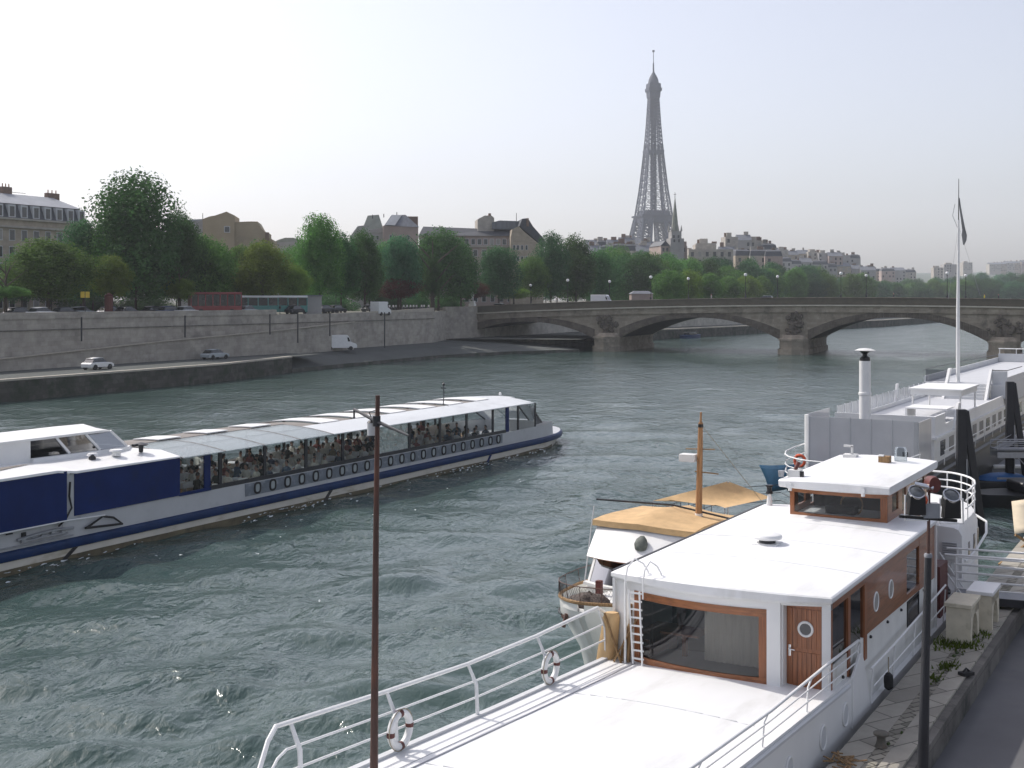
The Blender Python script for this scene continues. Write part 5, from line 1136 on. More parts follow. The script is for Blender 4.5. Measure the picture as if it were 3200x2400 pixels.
# flagpole
mb=MB().use(M['railwhite']); mb.tube([(-.5,33.6,4.4),(-.5,33.6,10.2),(-.46,33.6,16.4)],[.14,.12,.06],10); fp=mb.build('flagpole',parent=db)
mb=MB().use(M['blackmetal']); mb.tube([(-.46,33.6,16.3),(-.45,33.6,19.2)],[.035,.02],6); mb.build('topmast',parent=fp)
fl=MB().use(mat('furled_flag_cloth',(.20,.20,.20),.9,.5,1.2,(1,1,.5)))
R=[]
for z,w,dx in ((17.9,.03,.0),(17.2,.05,.08),(16.3,.07,.22),(15.7,.09,.32),(15.35,.14,.36),(15.0,.11,.36),(14.7,.04,.3)):
    R.append([(-.42+dx+w*math.cos(a*PI/4)*(1+.4*math.sin(a*2)),33.6+w*.6*math.sin(a*PI/4),z) for a in range(8)])
fl.loft(R); fl.build('flag',parent=fp,smooth=60)
mb=MB().use(M['steel']); mb.tube([(-.46,33.6,16.0),(.9,33.9,11.2)],.008,5); mb.tube([(-.46,33.6,16.0),(-1.1,33.4,11.0)],.008,5); mb.tube([(-.7,33.6,17.5),(-.85,33.6,16.7),(-.5,33.6,15.8)],.02,5); mb.build('halyard',parent=fp)
mb=MB().use(M['railwhite']); mb.box(-.75,-.62,33.4,33.7,4.4,5.0); mb.build('tabernacle',parent=fp)
# blue tarp awning at the stern
mb=MB().use(M['bluetarp'])
def q3(v,u,z): return (v+6.1,u-30,z)
a,b,c,d=q3(-9.55,30.9,3.30),q3(-8.9,34.1,3.02),q3(-8.85,34.4,1.98),q3(-9.35,31.8,1.90)
R=[]
for i in range(7):
    s=i/6; p=Vector(a).lerp(Vector(d),s); q=Vector(b).lerp(Vector(c),s); R.append([tuple(p.lerp(q,j/8)+Vector((.06*math.sin(j*1.1+s*3),0,-.05*math.sin(PI*j/8)))) for j in range(9)])
mb.loft(R,closed=False); o=mb.build('blue_tarpaulin',parent=db,smooth=60); s=o.modifiers.new('thick','SOLIDIFY'); s.thickness=.012
mb=MB().use(M['orange']); mb.tube([(.03*math.sin(k),.26*math.cos(2*PI*k/20),.26*math.sin(2*PI*k/20)) for k in range(20)],.075,8,closed=True); o=mb.build('lifebuoy'); o.location=bl2w(-8.35,33.3,3.3); o.rotation_euler=(0,0,.9); tag(o,'orange lifebuoy hung on the stern rail of the white barge','lifebuoy')
# ================================================================ mooring posts, walkway and small craft between barge and quay
def dolphin(v,u,zt,lab):
    x,y,_=bl2w(v,u); t=thing('mooring_post',lab,'mooring post',(x,y,0),-.15,'black mooring posts of the pontoon')
    mb=MB().use(M['dolphin']); h=zt
    mb.extr([(-.30,-.2,-.8),(.20,-.2,-.8),(.20,-.2,h*.42),(.02,-.2,h*.62),(.26,-.2,h),(-.28,-.2,h)],(0,.4,0)) if False else mb.extr([(-.30,-.2,-.8),(.14,-.2,-.8),(.14,-.2,h),(-.28,-.2,h)],(0,.4,0))
    mb.build('upright',parent=t,bevel=.02)
    mb=MB().use(M['dolphin']); mb.extr([(.14,-.16,h*.99),(.24,-.16,h*.99),(1.15,-.16,-.8),(.85,-.16,-.8),(.14,-.16,h*.72)],(0,.32,0)); mb.build('raking_leg',parent=t,bevel=.02)
    mb=MB().use(M['steel']); mb.cyl((.12,-.25,.2),(.12,-.25,h*.6),.03,n=6); mb.build('guide_rod',parent=t)
dolphin(-1.5,36.6,5.8,'black mooring post with raking leg close behind the curved stern rail'); dolphin(-1.5,51.6,6.25,'black mooring post with raking leg beyond the walkway by the picture edge')
wk=thing('walkway','grey steel footbridge with handrail leading from the barge to the quay','footbridge',(27.2,70,2.6))
mb=MB().use(M['greymetal']); mb.box(0,16,-.5,.5,-.08,.0); mb.build('deck',parent=wk)
for y in (-.5,.5):
    mb=MB().use(M['steel']); mb.tube([(0,y,.42),(16,y,.42)],.035,6); mb.tube([(0,y,.20),(16,y,.20)],.02,6); mb.box(0,16,y-.04,y+.04,-.5,-.18); mb.build('handrail',parent=wk)
    for k in range(9): MB().use(M['steel']).cyl((k*2.,y,-.1),(k*2.,y,.42),.025,n=6).build('rail_post',parent=wk)
for k in range(6): MB().use(M['steel']).bar((1+k*2.6,-.5,-.3),(2.2+k*2.6,-.5,-1.6),.05).bar((2.3+k*2.6,-.5,-1.6),(3.5+k*2.6,-.5,-.3),.05).build('truss_brace',parent=wk)
mb=MB().use(M['steel']); mb.box(0,16,-.55,-.45,-1.7,-1.6); mb.build('lower_chord',parent=wk)
mb=MB().use(M['steel']); mb.tube([(.2,0,.3),(6,6.,1.6)],.03,6); mb.tube([(.2,0,.0),(6,6,1.3)],.02,6); mb.use(M['greymetal']).extr([(0,.2,-.1),(.6,.0,-.1),(6.4,6.0,1.2),(5.8,6.2,1.2)],(0,0,.06)); mb.build('sloping_gangway',parent=wk)
pt=MB().use(M['greymetal']); pt.box(-4,6,-2.2,2.2,-.3,.45); o=pt.build('pontoon'); o.location=(33.2,79.5,0); tag(o,'low grey floating pontoon behind the small dark boat','pontoon')
for k in range(4): MB().use(M['white']).box(-3.2+k*1.0,-2.3+k*1.0,-2.25,-1.6,.45,.62).build('white_float',parent=o,bevel=.03)
dg=thing('dinghy','small black inflatable boat with a bright blue cover behind the stern rail','boat',(28.3,71.5,0),.15)
pts=[(2.3*math.cos(a),1.25*math.sin(a)*(1 if math.cos(a)<.2 else 1-.35*(math.cos(a)-.2)),.32) for a in [2*PI*k/24 for k in range(24)]]
MB().use(M['rubber']).tube(pts,.36,10,closed=True).build('buoyancy_tube',parent=dg)
MB().use(M['dark']).box(-1.9,1.9,-1.0,1.0,.05,.14).build('floor',parent=dg)
mb=MB().use(M['bluecover']); mb.loft([[(1.5*s*math.cos(2*PI*k/20),.85*s*math.sin(2*PI*k/20),z) for k in range(20)] for s,z in ((1.,.62),(.9,.82),(.6,.95),(.1,1.0))]); mb.build('cover',parent=dg,smooth=60)
ud_=thing('dark_workboat','dark covered workboat lying in shadow beside the pontoon','boat',(28.2,66.2,0),.12)
M['darkhull']=mat('dark_hull',(.016,.018,.022),.35,.3,2)
mb=MB().use(M['darkhull']); mb.loft([[(x,-w,.05 if False else -.3),(x,-w*1.1,.75),(x,w*1.1,.75),(x,w,-.3)] for x,w in ((-4.,.15),(-3.4,.8),(-2,1.15),(2,1.2),(4,1.1))]); mb.build('hull',parent=ud_)
mb=MB().use(M['darkhull']); mb.box(-1.5,3.4,-.9,.9,.75,1.35); mb.build('cover',parent=ud_,bevel=.15)
# ================================================================ the near quay
qz=2.2; rzv=1.62
def qobj(name,mb,label=None,kind='structure',smooth=0,bevel=0):
    o=mb.build(name,smooth=smooth,bevel=bevel); o.location=(BX,BY,0); o.rotation_euler=(0,0,-BT); tag(o,label,kind=kind); return o
q=MB().use(M['quaystone']); q.box(2.78,3.34,-45,210,-2,qz); q.use(M['cobble']).box(3.34,3.62,-45,210,-2,qz-.012)
q.use(M['quaystone']).box(3.62,4.02,-45,210,-2,qz+.004); qobj('quay',q,'stone quay strip beside the houseboat')
k=MB().use(M['kerbstone']); k.box(4.02,4.20,-45,210,-1,qz-.05); qobj('kerb',k,'dark raised kerb between quay and road')
r=MB().use(M['quayroad']); r.box(4.20,40,-45,210,-1,rzv); qobj('road',r,'grey quay roadway')
r=MB().use(M['asphalt']); 
for (a,b,c,d) in ((5.2,7.4,9.4,12.2),(6.0,9.5,2.,3.6),(5.0,6.3,12.8,16)): r.poly([(a,c,rzv+.004),(b,c+.4,rzv+.004),(b-.3,d,rzv+.004),(a+.2,d-.2,rzv+.004)])
qobj('road_shadow',r,'darker repair patches in the roadway')  # dark sheets laid on the road to stand in for its shadow patches
# transverse joints of the big kerb slabs and loose stones: real cracks
ms=MB().use(M['moss']); rnd=random.Random(8)
def blob(mb,v,u,z,s,n=9,h=.04):
    ph=rnd.random()*6; R=[]
    for rr,hh in ((1,0),(.7,h),(.25,h*1.3)): R.append([(v+s*rr*math.cos(2*PI*i/n)*(1+.25*math.sin(3*i+ph)),u+1.7*s*rr*math.sin(2*PI*i/n)*(1+.25*math.cos(2*i+ph)),z+hh) for i in range(n)])
    mb.loft(R)
for kx in range(30):
    u=rnd.choice([rnd.gauss(6.5,1.5),rnd.gauss(10,1.5),rnd.uniform(-4,14)]); blob(ms,rnd.choice([3.34,3.62,3.45])+rnd.uniform(-.06,.08),u,qz-.012,rnd.uniform(.02,.06))
qobj('moss',ms,'dark moss in the joints of the quay stones',kind='stuff')
gm=leafmat('weed_green',(.075,.12,.022),.4,.35); gr=MB().use(gm)
for c_v,c_u,n,sp in ((3.2,8.25,200,.2),(3.6,8.3,110,.16),(3.55,6.1,70,.13),(3.45,5.0,25,.1),(3.75,9.5,60,.14)):
    for i in range(n):
        v=rnd.gauss(c_v,sp); u=rnd.gauss(c_u,sp*1.6); h=rnd.uniform(.03,.17); a=rnd.uniform(0,6.28); w=.02+.02*rnd.random(); lx,ly=math.cos(a)*h*.7,math.sin(a)*h*.7
        if v>3.98: continue
        gr.poly([(v-w*math.sin(a),u+w*math.cos(a),qz-.01),(v+w*math.sin(a),u-w*math.cos(a),qz-.01),(v+lx+w*.4*math.sin(a),u+ly,qz+h)])
o=gr.build('weeds',smooth=0); o.location=(BX,BY,0); o.rotation_euler=(0,0,-BT); tag(o,'green weeds growing on the quay round the cream benches','weeds',kind='stuff')
st=MB().use(M['oldwood']); rnd=random.Random(4)
for i in range(34):
    v,u=rnd.gauss(3.0,.12),rnd.gauss(-1.3,.18); a=rnd.random()*6; st.bar((v,u,qz+.02+.05*rnd.random()),(v+.22*math.cos(a),u+.22*math.sin(a),qz+.03+.05*rnd.random()),.03,.02)
qobj('debris',st,'small heap of dry twigs and rubbish on the quay edge',kind='stuff')
# cream stone bench blocks with an arched opening
def block(v,u,lab,top):
    x,y,_=bl2w(v,u); t=thing('stone_planter',lab,'planter',(x,y,qz),-BT,'cream blocks on the quay')
    w,l,h=.30,.62,1.02; P=[]
    arch=[(l*.62*math.cos(PI*k/10),.18+.52*math.sin(PI*k/10)) for k in range(11)]
    prof=[(-l,0),(-l,h-.10),(l,h-.10),(l,0),(l*.62,0)]+arch+[(-l*.62,0)]
    # build as wall ring of quads (front sheet extruded)
    mb=MB().use(M['creamblock'])
    outer=[(l*math.cos(PI*k/10)/max(abs(math.cos(PI*k/10)),.72),0) for k in range(11)]
    for k_ in range(10):
        def op(a):
            c,s=math.cos(a),math.sin(a); f=min(l/max(abs(c),1e-6),(h-.10-.18)/max(s,1e-6)); return (c*f,.18+s*f)
        a0,a1=PI*k_/10,PI*(k_+1)/10; p0,p1=arch[k_],arch[k_+1]; o0,o1=op(a0),op(a1)
        mb.extr([(-w,p0[0],p0[1]),(-w,o0[0],o0[1]),(-w,o1[0],o1[1]),(-w,p1[0],p1[1])],(2*w,0,0))
    mb.box(-w,w,-l,-l*.62,0,.18).box(-w,w,l*.62,l,0,.18); mb.box(-w,w,-l,l,h-.34,h-.10)
    mb.build('body',parent=t,smooth=30)
    MB().use(M['creamblock']).box(-w,w,-l-.003,-l+.05,.0,h-.1).build('end_wall',parent=t)
    MB().use(M['white'] if top else M['creamblock']).box(-w-.04,w+.04,-l-.05,l+.05,h-.10,h).build('lid',parent=t,bevel=.012)
M['creamblock']=mat('cream_painted_stone',(.60,.55,.43),.8,.1,3,dirt=((.34,.31,.21),2.,.60))
block(3.36,9.0,'cream arched stone block on the quay, the one closer to the dark lamp post',0); block(3.60,10.7,'cream arched stone block with a clean white top, the one closer to the gangway',1)
bo=MB().use(mat('rusty_bollard',(.12,.11,.09),.7,.35,6,dirt=((.10,.055,.03),4,.5))); bo.lathe([(.13,0),(.10,.05),(.085,.14),(.09,.2),(.15,.235),(.155,.27),(.12,.295),(.02,.30)],n=16); o=bo.build('bollard',smooth=40); o.location=bl2w(3.42,.0,qz); tag(o,'small rusty mooring bollard on the quay beside the dark lamp post','bollard')
bb=MB().use(M['rubber']); bb.box(-.16,.16,-.1,.1,0,.08); bb.tube([(-.1,0,.08),(0,0,.16),(.1,0,.08)],.025,6); o=bb.build('mooring_ring'); o.location=bl2w(4.02,5.7,qz); o.rotation_euler=(0,0,.4); tag(o,'small black mooring ring fixed on the kerb edge','mooring ring')
# lamp post with floodlights
lx,ly=7.27,22.0
lp=thing('lamp_post','dark grey lamp post carrying two floodlights, standing between quay and road','street lamp',(lx,ly,rzv))
mb=MB().use(M['blackmetal']); mb.tube([(0,0,0),(0.06,0,2.8),(.115,0,4.80)],[.118,.076,.060],14); mb.build('column',parent=lp)
mb=MB().use(M['greymetal']); mb.lathe([(.07,4.80),(.075,4.84),(.06,4.87)],(.115,0,0),14); mb.build('collar',parent=lp)
mb=MB().use(M['rustmast']); mb.tube([(.115,0,4.82),(.13,0,6.12)],[.030,.026],10); mb.build('upper_tube',parent=lp)
zc=7.12-rzv
mb=MB().use(M['black']); mb.bar((-.40,.0,zc+.03),(.62,.0,zc-.05),.06,.05); mb.build('crossbar',parent=lp)
def flood(x,y,z,lab=None,dy=-.30):
    hd=MB().use(M['black']); ax=Vector((.05,-.62,.70)).normalized(); c=Vector((x,y,z))
    xx=ax.cross(Vector((0,0,1))).normalized(); yy=xx.cross(ax)
    def rg(d,r,sq=1.):
        d*=.82; r*=.82; return [c+ax*d+(xx*math.cos(2*PI*k/18)+yy*math.sin(2*PI*k/18))*r for k in range(18)]
    hd.loft([rg(-.34,.10),rg(-.30,.165),rg(-.02,.175)]); hd.hexa([c+Vector((-0.15,-0.06,-0.40)),c+Vector((0.15,-0.06,-0.40)),c+Vector((0.15,0.11,-0.40)),c+Vector((-0.15,0.11,-0.40))],[c+Vector((-0.13,-0.10,-0.07)),c+Vector((0.13,-0.10,-0.07)),c+Vector((0.13,0.11,-0.07)),c+Vector((-0.13,0.11,-0.07))])
    h=hd.build('floodlight',parent=lp,smooth=30)
    MB().use(M['chrome']).loft([rg(-.03,.165),rg(-.03,.187),rg(.025,.187),rg(.025,.16)],caps=False).build('rim',parent=h)
    MB().use(mat('lens_glass',(.10,.11,.12),.08,.5,5,spec=.9)).loft([rg(.0,.162),rg(.02,.12),rg(.028,.02)]).build('lens',parent=h)
    MB().use(M['railwhite']).bar(c+Vector((-.21,.0,-.50)),c+Vector((-.20,0,-.05)),.02).bar(c+Vector((.21,.0,-.50)),c+Vector((.20,0,-.05)),.02).bar(c+Vector((-.21,0,-.50)),c+Vector((.21,0,-.50)),.02).build('bracket',parent=h)
flood(-.10,-.02,zc+.46); flood(.52,-.02,zc+.40)
mb=MB().use(M['redbrown']); c=Vector((.20,-.08,6.10)); mb.loft([[c+Vector((r*math.cos(2*PI*k/16)*.75,d,r*math.sin(2*PI*k/16))) for k in range(16)] for d,r in ((-.03,.02),(-.03,.14),(.06,.15),(.3,.12))]); h=mb.build('reversed_lamp',parent=lp); MB().use(M['chrome']).cyl(c+Vector((-.02,0,-.06)),c+Vector((-.32,.1,-.0)),.05,.04,8).build('lamp_arm',parent=h)
mb=MB().use(M['greymetal']); mb.box(.02,.3,-.05,.12,zc+.0,zc+.26); mb.use(M['orange']).sphere((.02,-.02,zc+.32),.09,8); mb.build('ballast_box',parent=lp)
# gangway from the houseboat to the road
gw=thing('gangway','white railed gangway crossing the quay behind the cream stone blocks','gangway',bl2w(2.45,12.9,0),-BT+rad(8))
mb=MB().use(M['greymetal']); mb.box(0,11,-.5,.5,2.42,2.50); mb.use(M['blackmetal']).box(0,11,-.52,-.46,2.30,2.52).box(0,11,.46,.52,2.30,2.52); mb.build('deck',parent=gw)
for y in (-.5,.5):
    for z in (2.72,2.95,3.18,3.41,3.66): MB().use(M['railwhite']).tube([(0 if z<3.6 else -.25,y,z),(11,y,z)],.022 if z<3.6 else .032,6).build('rail',parent=gw)
    for x in (.05,2.6,5.2,7.8,10.5): MB().use(M['railwhite']).tube([(x,y,2.45),(x,y,3.66)],.024,6).build('post',parent=gw)
    MB().use(M['railwhite']).tube([(.3,y,2.4),(-.45,y,3.5)],.025,6).build('end_brace',parent=gw)
for x,y in ((3.2,-.45),(3.2,.45)): MB().use(M['steel']).cyl((x,y,qz if x<2 else rzv),(x,y,2.42),.05,n=8).build('support',parent=gw)
# beige awning corner on the quay by the picture edge, on dark struts
aw=thing('quay_awning','beige canvas awning on dark wooden struts at the edge of the quay','awning',(18.1,44.0,rzv-.15))
R=[]
for i in range(7):
    row=[]
    for j in range(7):
        s,t_=i/6,j/6; row.append((-.35+2.6*s+.5*t_,-.2+1.2*s*.2+1.5*t_,1.25+.9*t_+.30*s-.08*math.sin(PI*s)*math.sin(PI*t_)))
    R.append(row)
mb=MB().use(M['beige']); mb.loft(R,closed=False); o=mb.build('canvas',parent=aw,smooth=60); s_=o.modifiers.new('thick','SOLIDIFY'); s_.thickness=.015
mb=MB().use(M['oldwood']); mb.bar((-.3,-.15,1.2),(1.6,.3,.0),.08); mb.bar((-.9,-.2,.15),(1.0,.2,1.35),.08); mb.bar((2.3,.1,0),(2.3,.1,1.5),.08); mb.build('struts',parent=aw)
# ================================================================ trees
def crown_mesh(name,m,seed,W,Hc,nleaf,leaf,lobes,shape=1.,gap=0.):
    rng=np.random.default_rng(seed)
    # lobes: clumps spread through the crown's volume
    cs=[];rs=[]
    for k in range(lobes):
        t=(k+.5)/lobes; z=Hc*(.10+.86*t)
        prof=math.sin(PI*min(1,max(.02,(t*.86+.12)))**(1/shape))**.6
        a=k*2.399+rng.uniform(-.4,.4); r=W/2*prof*rng.uniform(.45,.80)
        cs.append((r*math.cos(a),r*math.sin(a),z)); rs.append(W*rng.uniform(.12,.23)*(.75+.4*prof))
    for k in range(lobes//3):
        t=rng.uniform(.25,.8); cs.append((rng.normal(0,W*.08),rng.normal(0,W*.08),Hc*t)); rs.append(W*.24)
    cs=np.array(cs); rs=np.array(rs); w_=rs**2/np.sum(rs**2); idx=rng.choice(len(rs),nleaf,p=w_)
    d=rng.normal(size=(nleaf,3)); d/=np.linalg.norm(d,axis=1)[:,None]
    rad_=rs[idx]*(1-np.abs(rng.normal(0,.16,nleaf))); rad_=np.clip(rad_,rs[idx]*.2,None)
    sc_=1+.22*np.sin(d[:,0]*5+idx)*np.sin(d[:,1]*4+idx*2)+.12*rng.normal(size=nleaf)
    P=cs[idx]+d*(rad_*sc_)[:,None]*np.array([1,1,.86])
    keep=P[:,2]>-.6; P=P[keep]; d=d[keep]; n=len(P)
    nrm=d*1.0+rng.normal(size=(n,3))*.5+np.array([0,0,.3]); nrm/=np.linalg.norm(nrm,axis=1)[:,None]
    t1=np.cross(nrm,rng.normal(size=(n,3))); t1/=np.linalg.norm(t1,axis=1)[:,None]; t2=np.cross(nrm,t1)
    s=leaf*rng.uniform(.55,1.25,n)[:,None]
    V=np.stack([P-t1*s,P+t2*s*.55+nrm*s*.12,P+t1*s,P-t2*s*.55+nrm*s*.12],1).reshape(-1,3)
    Fq=np.arange(4*n).reshape(n,4)
    me=bpy.data.meshes.new(name); me.vertices.add(4*n); me.vertices.foreach_set('co',V.ravel()); me.loops.add(4*n); me.polygons.add(n)
    me.polygons.foreach_set('loop_start',np.arange(0,4*n,4)); me.polygons.foreach_set('loop_total',np.full(n,4)); me.loops.foreach_set('vertex_index',Fq.ravel()); me.materials.append(m); me.update(calc_edges=True); me.validate(); return me
def trunk_mesh(h,r,seed,W):
    rnd=random.Random(seed); mb=MB().use(M['bark'])
    mb.tube([(0,0,-.3),(.02,.0,.3),(.05,.03,h*.5),(0,.05,h),(.05,0,h*1.5),(0,0,h*2.1)],[r*1.5,r*1.1,r,r*.85,r*.5,r*.15],8)
    for k in range(7):
        a=k*2.4; z=h*(.9+.13*k); mb.tube([(0,0,z),(W*.12*math.cos(a),W*.12*math.sin(a),z+W*.10),(W*.33*math.cos(a),W*.33*math.sin(a),z+W*.26)],[r*.5,r*.33,r*.08],6)
    return mb.mesh('trunk')
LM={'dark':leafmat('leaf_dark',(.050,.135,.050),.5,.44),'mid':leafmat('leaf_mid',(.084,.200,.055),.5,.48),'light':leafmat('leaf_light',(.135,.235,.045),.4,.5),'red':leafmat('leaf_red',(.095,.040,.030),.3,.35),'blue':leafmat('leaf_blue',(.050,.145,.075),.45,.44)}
CM={}
def crown(kind,var,W=10.,Hc=10.):
    key=(kind,var)
    if key not in CM:
        sp={0:(10,10,24000,.185,34,1.),1:(10,12.,26000,.185,40,1.08),2:(10,8.,20000,.185,28,.9)}[var%3]
        CM[key]=(crown_mesh('crown',LM[kind],hash(kind)%97+var*13 if False else (sum(map(ord,kind))+var*13),*sp),sp)
    return CM[key]
TM=[trunk_mesh(4.,.28,1,10),trunk_mesh(4.,.22,5,8)]
def tree(px,Y,ytop,wpx,kind,var,label,group,zb=8.5,ybot=None,trunk=2.7):
    X=PX(px,Y); ztop=PZ(ytop,Y); W=wpx/F*Y; me,sp=crown(kind,var); 
    zc=zb+trunk if ybot is None else PZ(ybot,Y)
    t=thing('tree',label,'tree',(X,Y,zb),random.uniform(0,6.28),group)
    c=bpy.data.objects.new('crown',me); COL.objects.link(c); c.parent=t; c.location=(0,0,zc-zb); sx=W/(sp[0]*.93); c.scale=(sx,sx,(ztop-zc)/(sp[1]*1.03))
    k=bpy.data.objects.new('trunk',TM[var%2]); COL.objects.link(k); k.parent=t; s_=max(.45,(zc-zb+.8)/4.); k.scale=(s_*.9,s_*.9,s_)
    return t
near=[ # px,Y,ytop,width,kind,variant,label
 (18,178,895,120,'mid',2,'low pale bushy tree at the far left end of the embankment'),
 (150,205,748,275,'mid',0,'round green tree in front of the cream mansard building'),
 (262,238,690,170,'blue',0,'bluish green tree between the cream mansard building and the tallest tree'),
 (350,196,800,120,'light',1,'slim yellow green young tree in front of the tallest tree'),
 (425,222,548,300,'dark',1,'tallest dark tree of the embankment with sky showing through its crown'),
 (560,228,668,150,'dark',0,'dark tree leaning against the tallest tree on its river-bridge side'),
 (345,226,700,150,'mid',1,'mid green tree half hidden behind the tallest tree'),
 (640,235,748,200,'mid',2,'spreading green tree below the buff gabled building'),
 (560,200,872,110,'light',2,'low light green tree in front of the parked red bus'),
 (745,250,770,130,'mid',0,'green tree just right of the buff gabled building'),
 (820,232,760,170,'light',0,'yellow green tree above the green and white bus'),
 (915,226,828,110,'light',1,'small bright yellow green tree beside the tall one with the tufted top'),
 (1000,250,668,150,'mid',1,'tall tree with a tufted sunlit top between buff and turreted buildings'),
 (1065,262,730,130,'dark',1,'dark tree touching the tufted tall tree'),
 (1140,262,728,120,'dark',0,'dark tree in front of the turreted building'),
 (1252,268,738,140,'blue',0,'bluish tree below the pyramid roofed turret'),
 (1370,262,722,210,'dark',0,'broad dark tree above the start of the stone bridge'),
 (1440,274,760,110,'dark',2,'dark tree close behind the broad tree at the bridge end'),
 (1245,255,868,120,'red',2,'dark red leaved shrub below the turreted building'),
 (1478,285,880,100,'red',2,'dark red leaved shrub behind the corner of the bridge'),
 (1558,300,772,140,'blue',0,'rounded bluish green tree in front of the long grey building'),
 (1605,282,902,110,'light',2,'low bright green bush behind the bridge parapet'),
 (1660,318,800,110,'mid',1,'green tree beneath the pale gable of the long building'),
 (1722,312,728,120,'blue',1,'taller bluish tree to the right of the long grey building'),
 (1800,322,742,130,'dark',0,'dark wide tree standing above the second bridge arch'),
]
WY=[(0,149),(390,170),(870,197),(1060,212),(1180,224),(1340,247),(1480,268),(1820,310)]
for a in near:
    a=list(a); back=.35*(a[1]-lerp(a[0],WY)); a[1]=lerp(a[0],WY)+max(11.,min(30.,back)); tree(*a,'trees on the near embankment')
tree(1352,250,800,60,'dark',1,'slender dark tree rising from the lower quay against the wall','trees on the near embankment',2.4,930)
rnd=random.Random(31)
def row(n,a,b,Ya,Yb,ta,tb,wa,wb,kinds,lab,grp,jit=8,zb=8.5,jx=12):
    for k in range(n):
        t=(k+rnd.uniform(.2,.8))/n; px=a+(b-a)*t+rnd.uniform(-jx,jx); Y=Ya*(Yb/Ya)**t*rnd.uniform(.97,1.03)
        kd=rnd.choice(kinds); tree(px,Y,ta+(tb-ta)*t+rnd.uniform(-jit,jit),(wa+(wb-wa)*t)*rnd.uniform(.85,1.2),kd,rnd.randrange(3),{'dark':'dark','mid':'mid green','light':'light yellow green','blue':'bluish green','red':'reddish'}[kd]+' '+lab,{'dark':'dark ','mid':'green ','light':'light ','blue':'bluish ','red':'red '}[kd]+grp,zb,None,2.)
row(16,1870,2720,345,690,790,862,130,75,['dark','mid','blue','mid'],'tree in the long row behind the bridge parapet','trees in the long row behind the bridge')
row(13,1850,2600,400,640,778,838,120,80,['dark','mid','blue'],'tree rising at the back of the long row beyond the bridge','trees at the back of the long row',6)
row(6,2080,2420,330,520,838,872,105,80,['light','mid'],'tree at the front edge of the long row over the middle arch','trees at the front of the long row',8)
row(9,1640,2060,380,480,800,830,100,100,['dark','blue','mid'],'tree filling the bank below the iron tower','trees below the iron tower',8)
row(13,2740,3260,860,930,884,872,64,74,['blue','dark','mid'],'tree on the far bank at the river bend','trees at the river bend',7)
row(12,2820,3280,1050,1150,868,856,60,64,['blue','dark'],'tree further back on the far bank by the flagpole','trees further back on the far bank',7)
row(10,2540,2800,720,880,862,880,60,58,['blue','dark','mid'],'tree where the long row meets the river bend','trees where the row meets the bend',6)
row(16,30,1340,225,310,790,800,150,120,['dark','mid','dark'],'tree in the shaded rank behind the street trees','trees in the shaded back rank',35)
# shaded undergrowth under the street trees reads as one dark hedge mass
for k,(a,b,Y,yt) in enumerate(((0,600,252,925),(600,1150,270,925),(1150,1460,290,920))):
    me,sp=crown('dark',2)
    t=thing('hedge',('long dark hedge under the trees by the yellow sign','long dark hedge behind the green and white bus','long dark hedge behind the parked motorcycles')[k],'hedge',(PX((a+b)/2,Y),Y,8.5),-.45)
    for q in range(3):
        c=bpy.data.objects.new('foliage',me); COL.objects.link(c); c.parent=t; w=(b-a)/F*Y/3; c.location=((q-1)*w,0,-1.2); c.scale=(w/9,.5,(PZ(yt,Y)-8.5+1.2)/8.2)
# ================================================================ buildings
def facade(mb,t,W_,z0,z1,n,rows,win=(1.25,2.0),y=0.,x0=0.,mats=('win','winpale'),frame='greywhite',rnd=random,name='window',base=.9):
    dz=(z1-z0)/rows; dx=W_/n
    for r in range(rows):
        for k in range(n):
            xc=x0+dx*(k+.5); zb=z0+r*dz+base*.9
            hh=min(win[1],dz-.9)
            f=MB().use(M[frame]).box(xc-win[0]/2-.12,xc+win[0]/2+.12,y-.07,y+.02,zb-.12,zb+hh+.12); o=f.build(name,parent=t,smooth=0)
            MB().use(M[mats[0] if rnd.random()<.75 else mats[1]]).box(xc-win[0]/2,xc+win[0]/2,y-.09,y-.0,zb,zb+hh).build('pane',parent=o,smooth=0)
def mansard(t,W_,D,z,h,inset,ztop,mslate='slate',mtop='zinc'):
    MB().use(M[mslate]).loft([[(0-.1,-.1,z),(W_+.1,-.1,z),(W_+.1,D,z),(-.1,D,z)],[(inset*.3,inset,z+h),(W_-inset,inset,z+h),(W_-inset,D-inset,z+h),(inset*.3,D-inset,z+h)]]).build('mansard',parent=t,smooth=0)
    MB().use(M[mtop]).loft([[(inset*.3-.2,inset-.25,z+h),(W_-inset+.2,inset-.25,z+h),(W_-inset+.2,D-inset,z+h),(inset*.3-.2,D-inset,z+h)],[(inset*.3,D*.45,ztop),(W_-inset-2.5,D*.45,ztop),(W_-inset-2.5,D*.55,ztop),(inset*.3,D*.55,ztop)]]).build('roof',parent=t,smooth=0)
def chimney(t,x,y,z0,z1,w,d,m='brick',pots=3):
    o=MB().use(M[m]).box(x-w/2,x+w/2,y-d/2,y+d/2,z0,z1).build('chimney',parent=t,smooth=0)
    for k in range(pots): MB().use(M['terracotta']).lathe([(.13,z1),(.11,z1+.7)],(x-w/2+(k+.5)*w/pots,y,0),6).build('pot',parent=o)
def bthing(name,label,px0,Y0,ang,cat='building',group=None):
    return thing(name,label,cat,(PX(px0,Y0),Y0,8.5),-ang,group)
rb=random.Random(12)
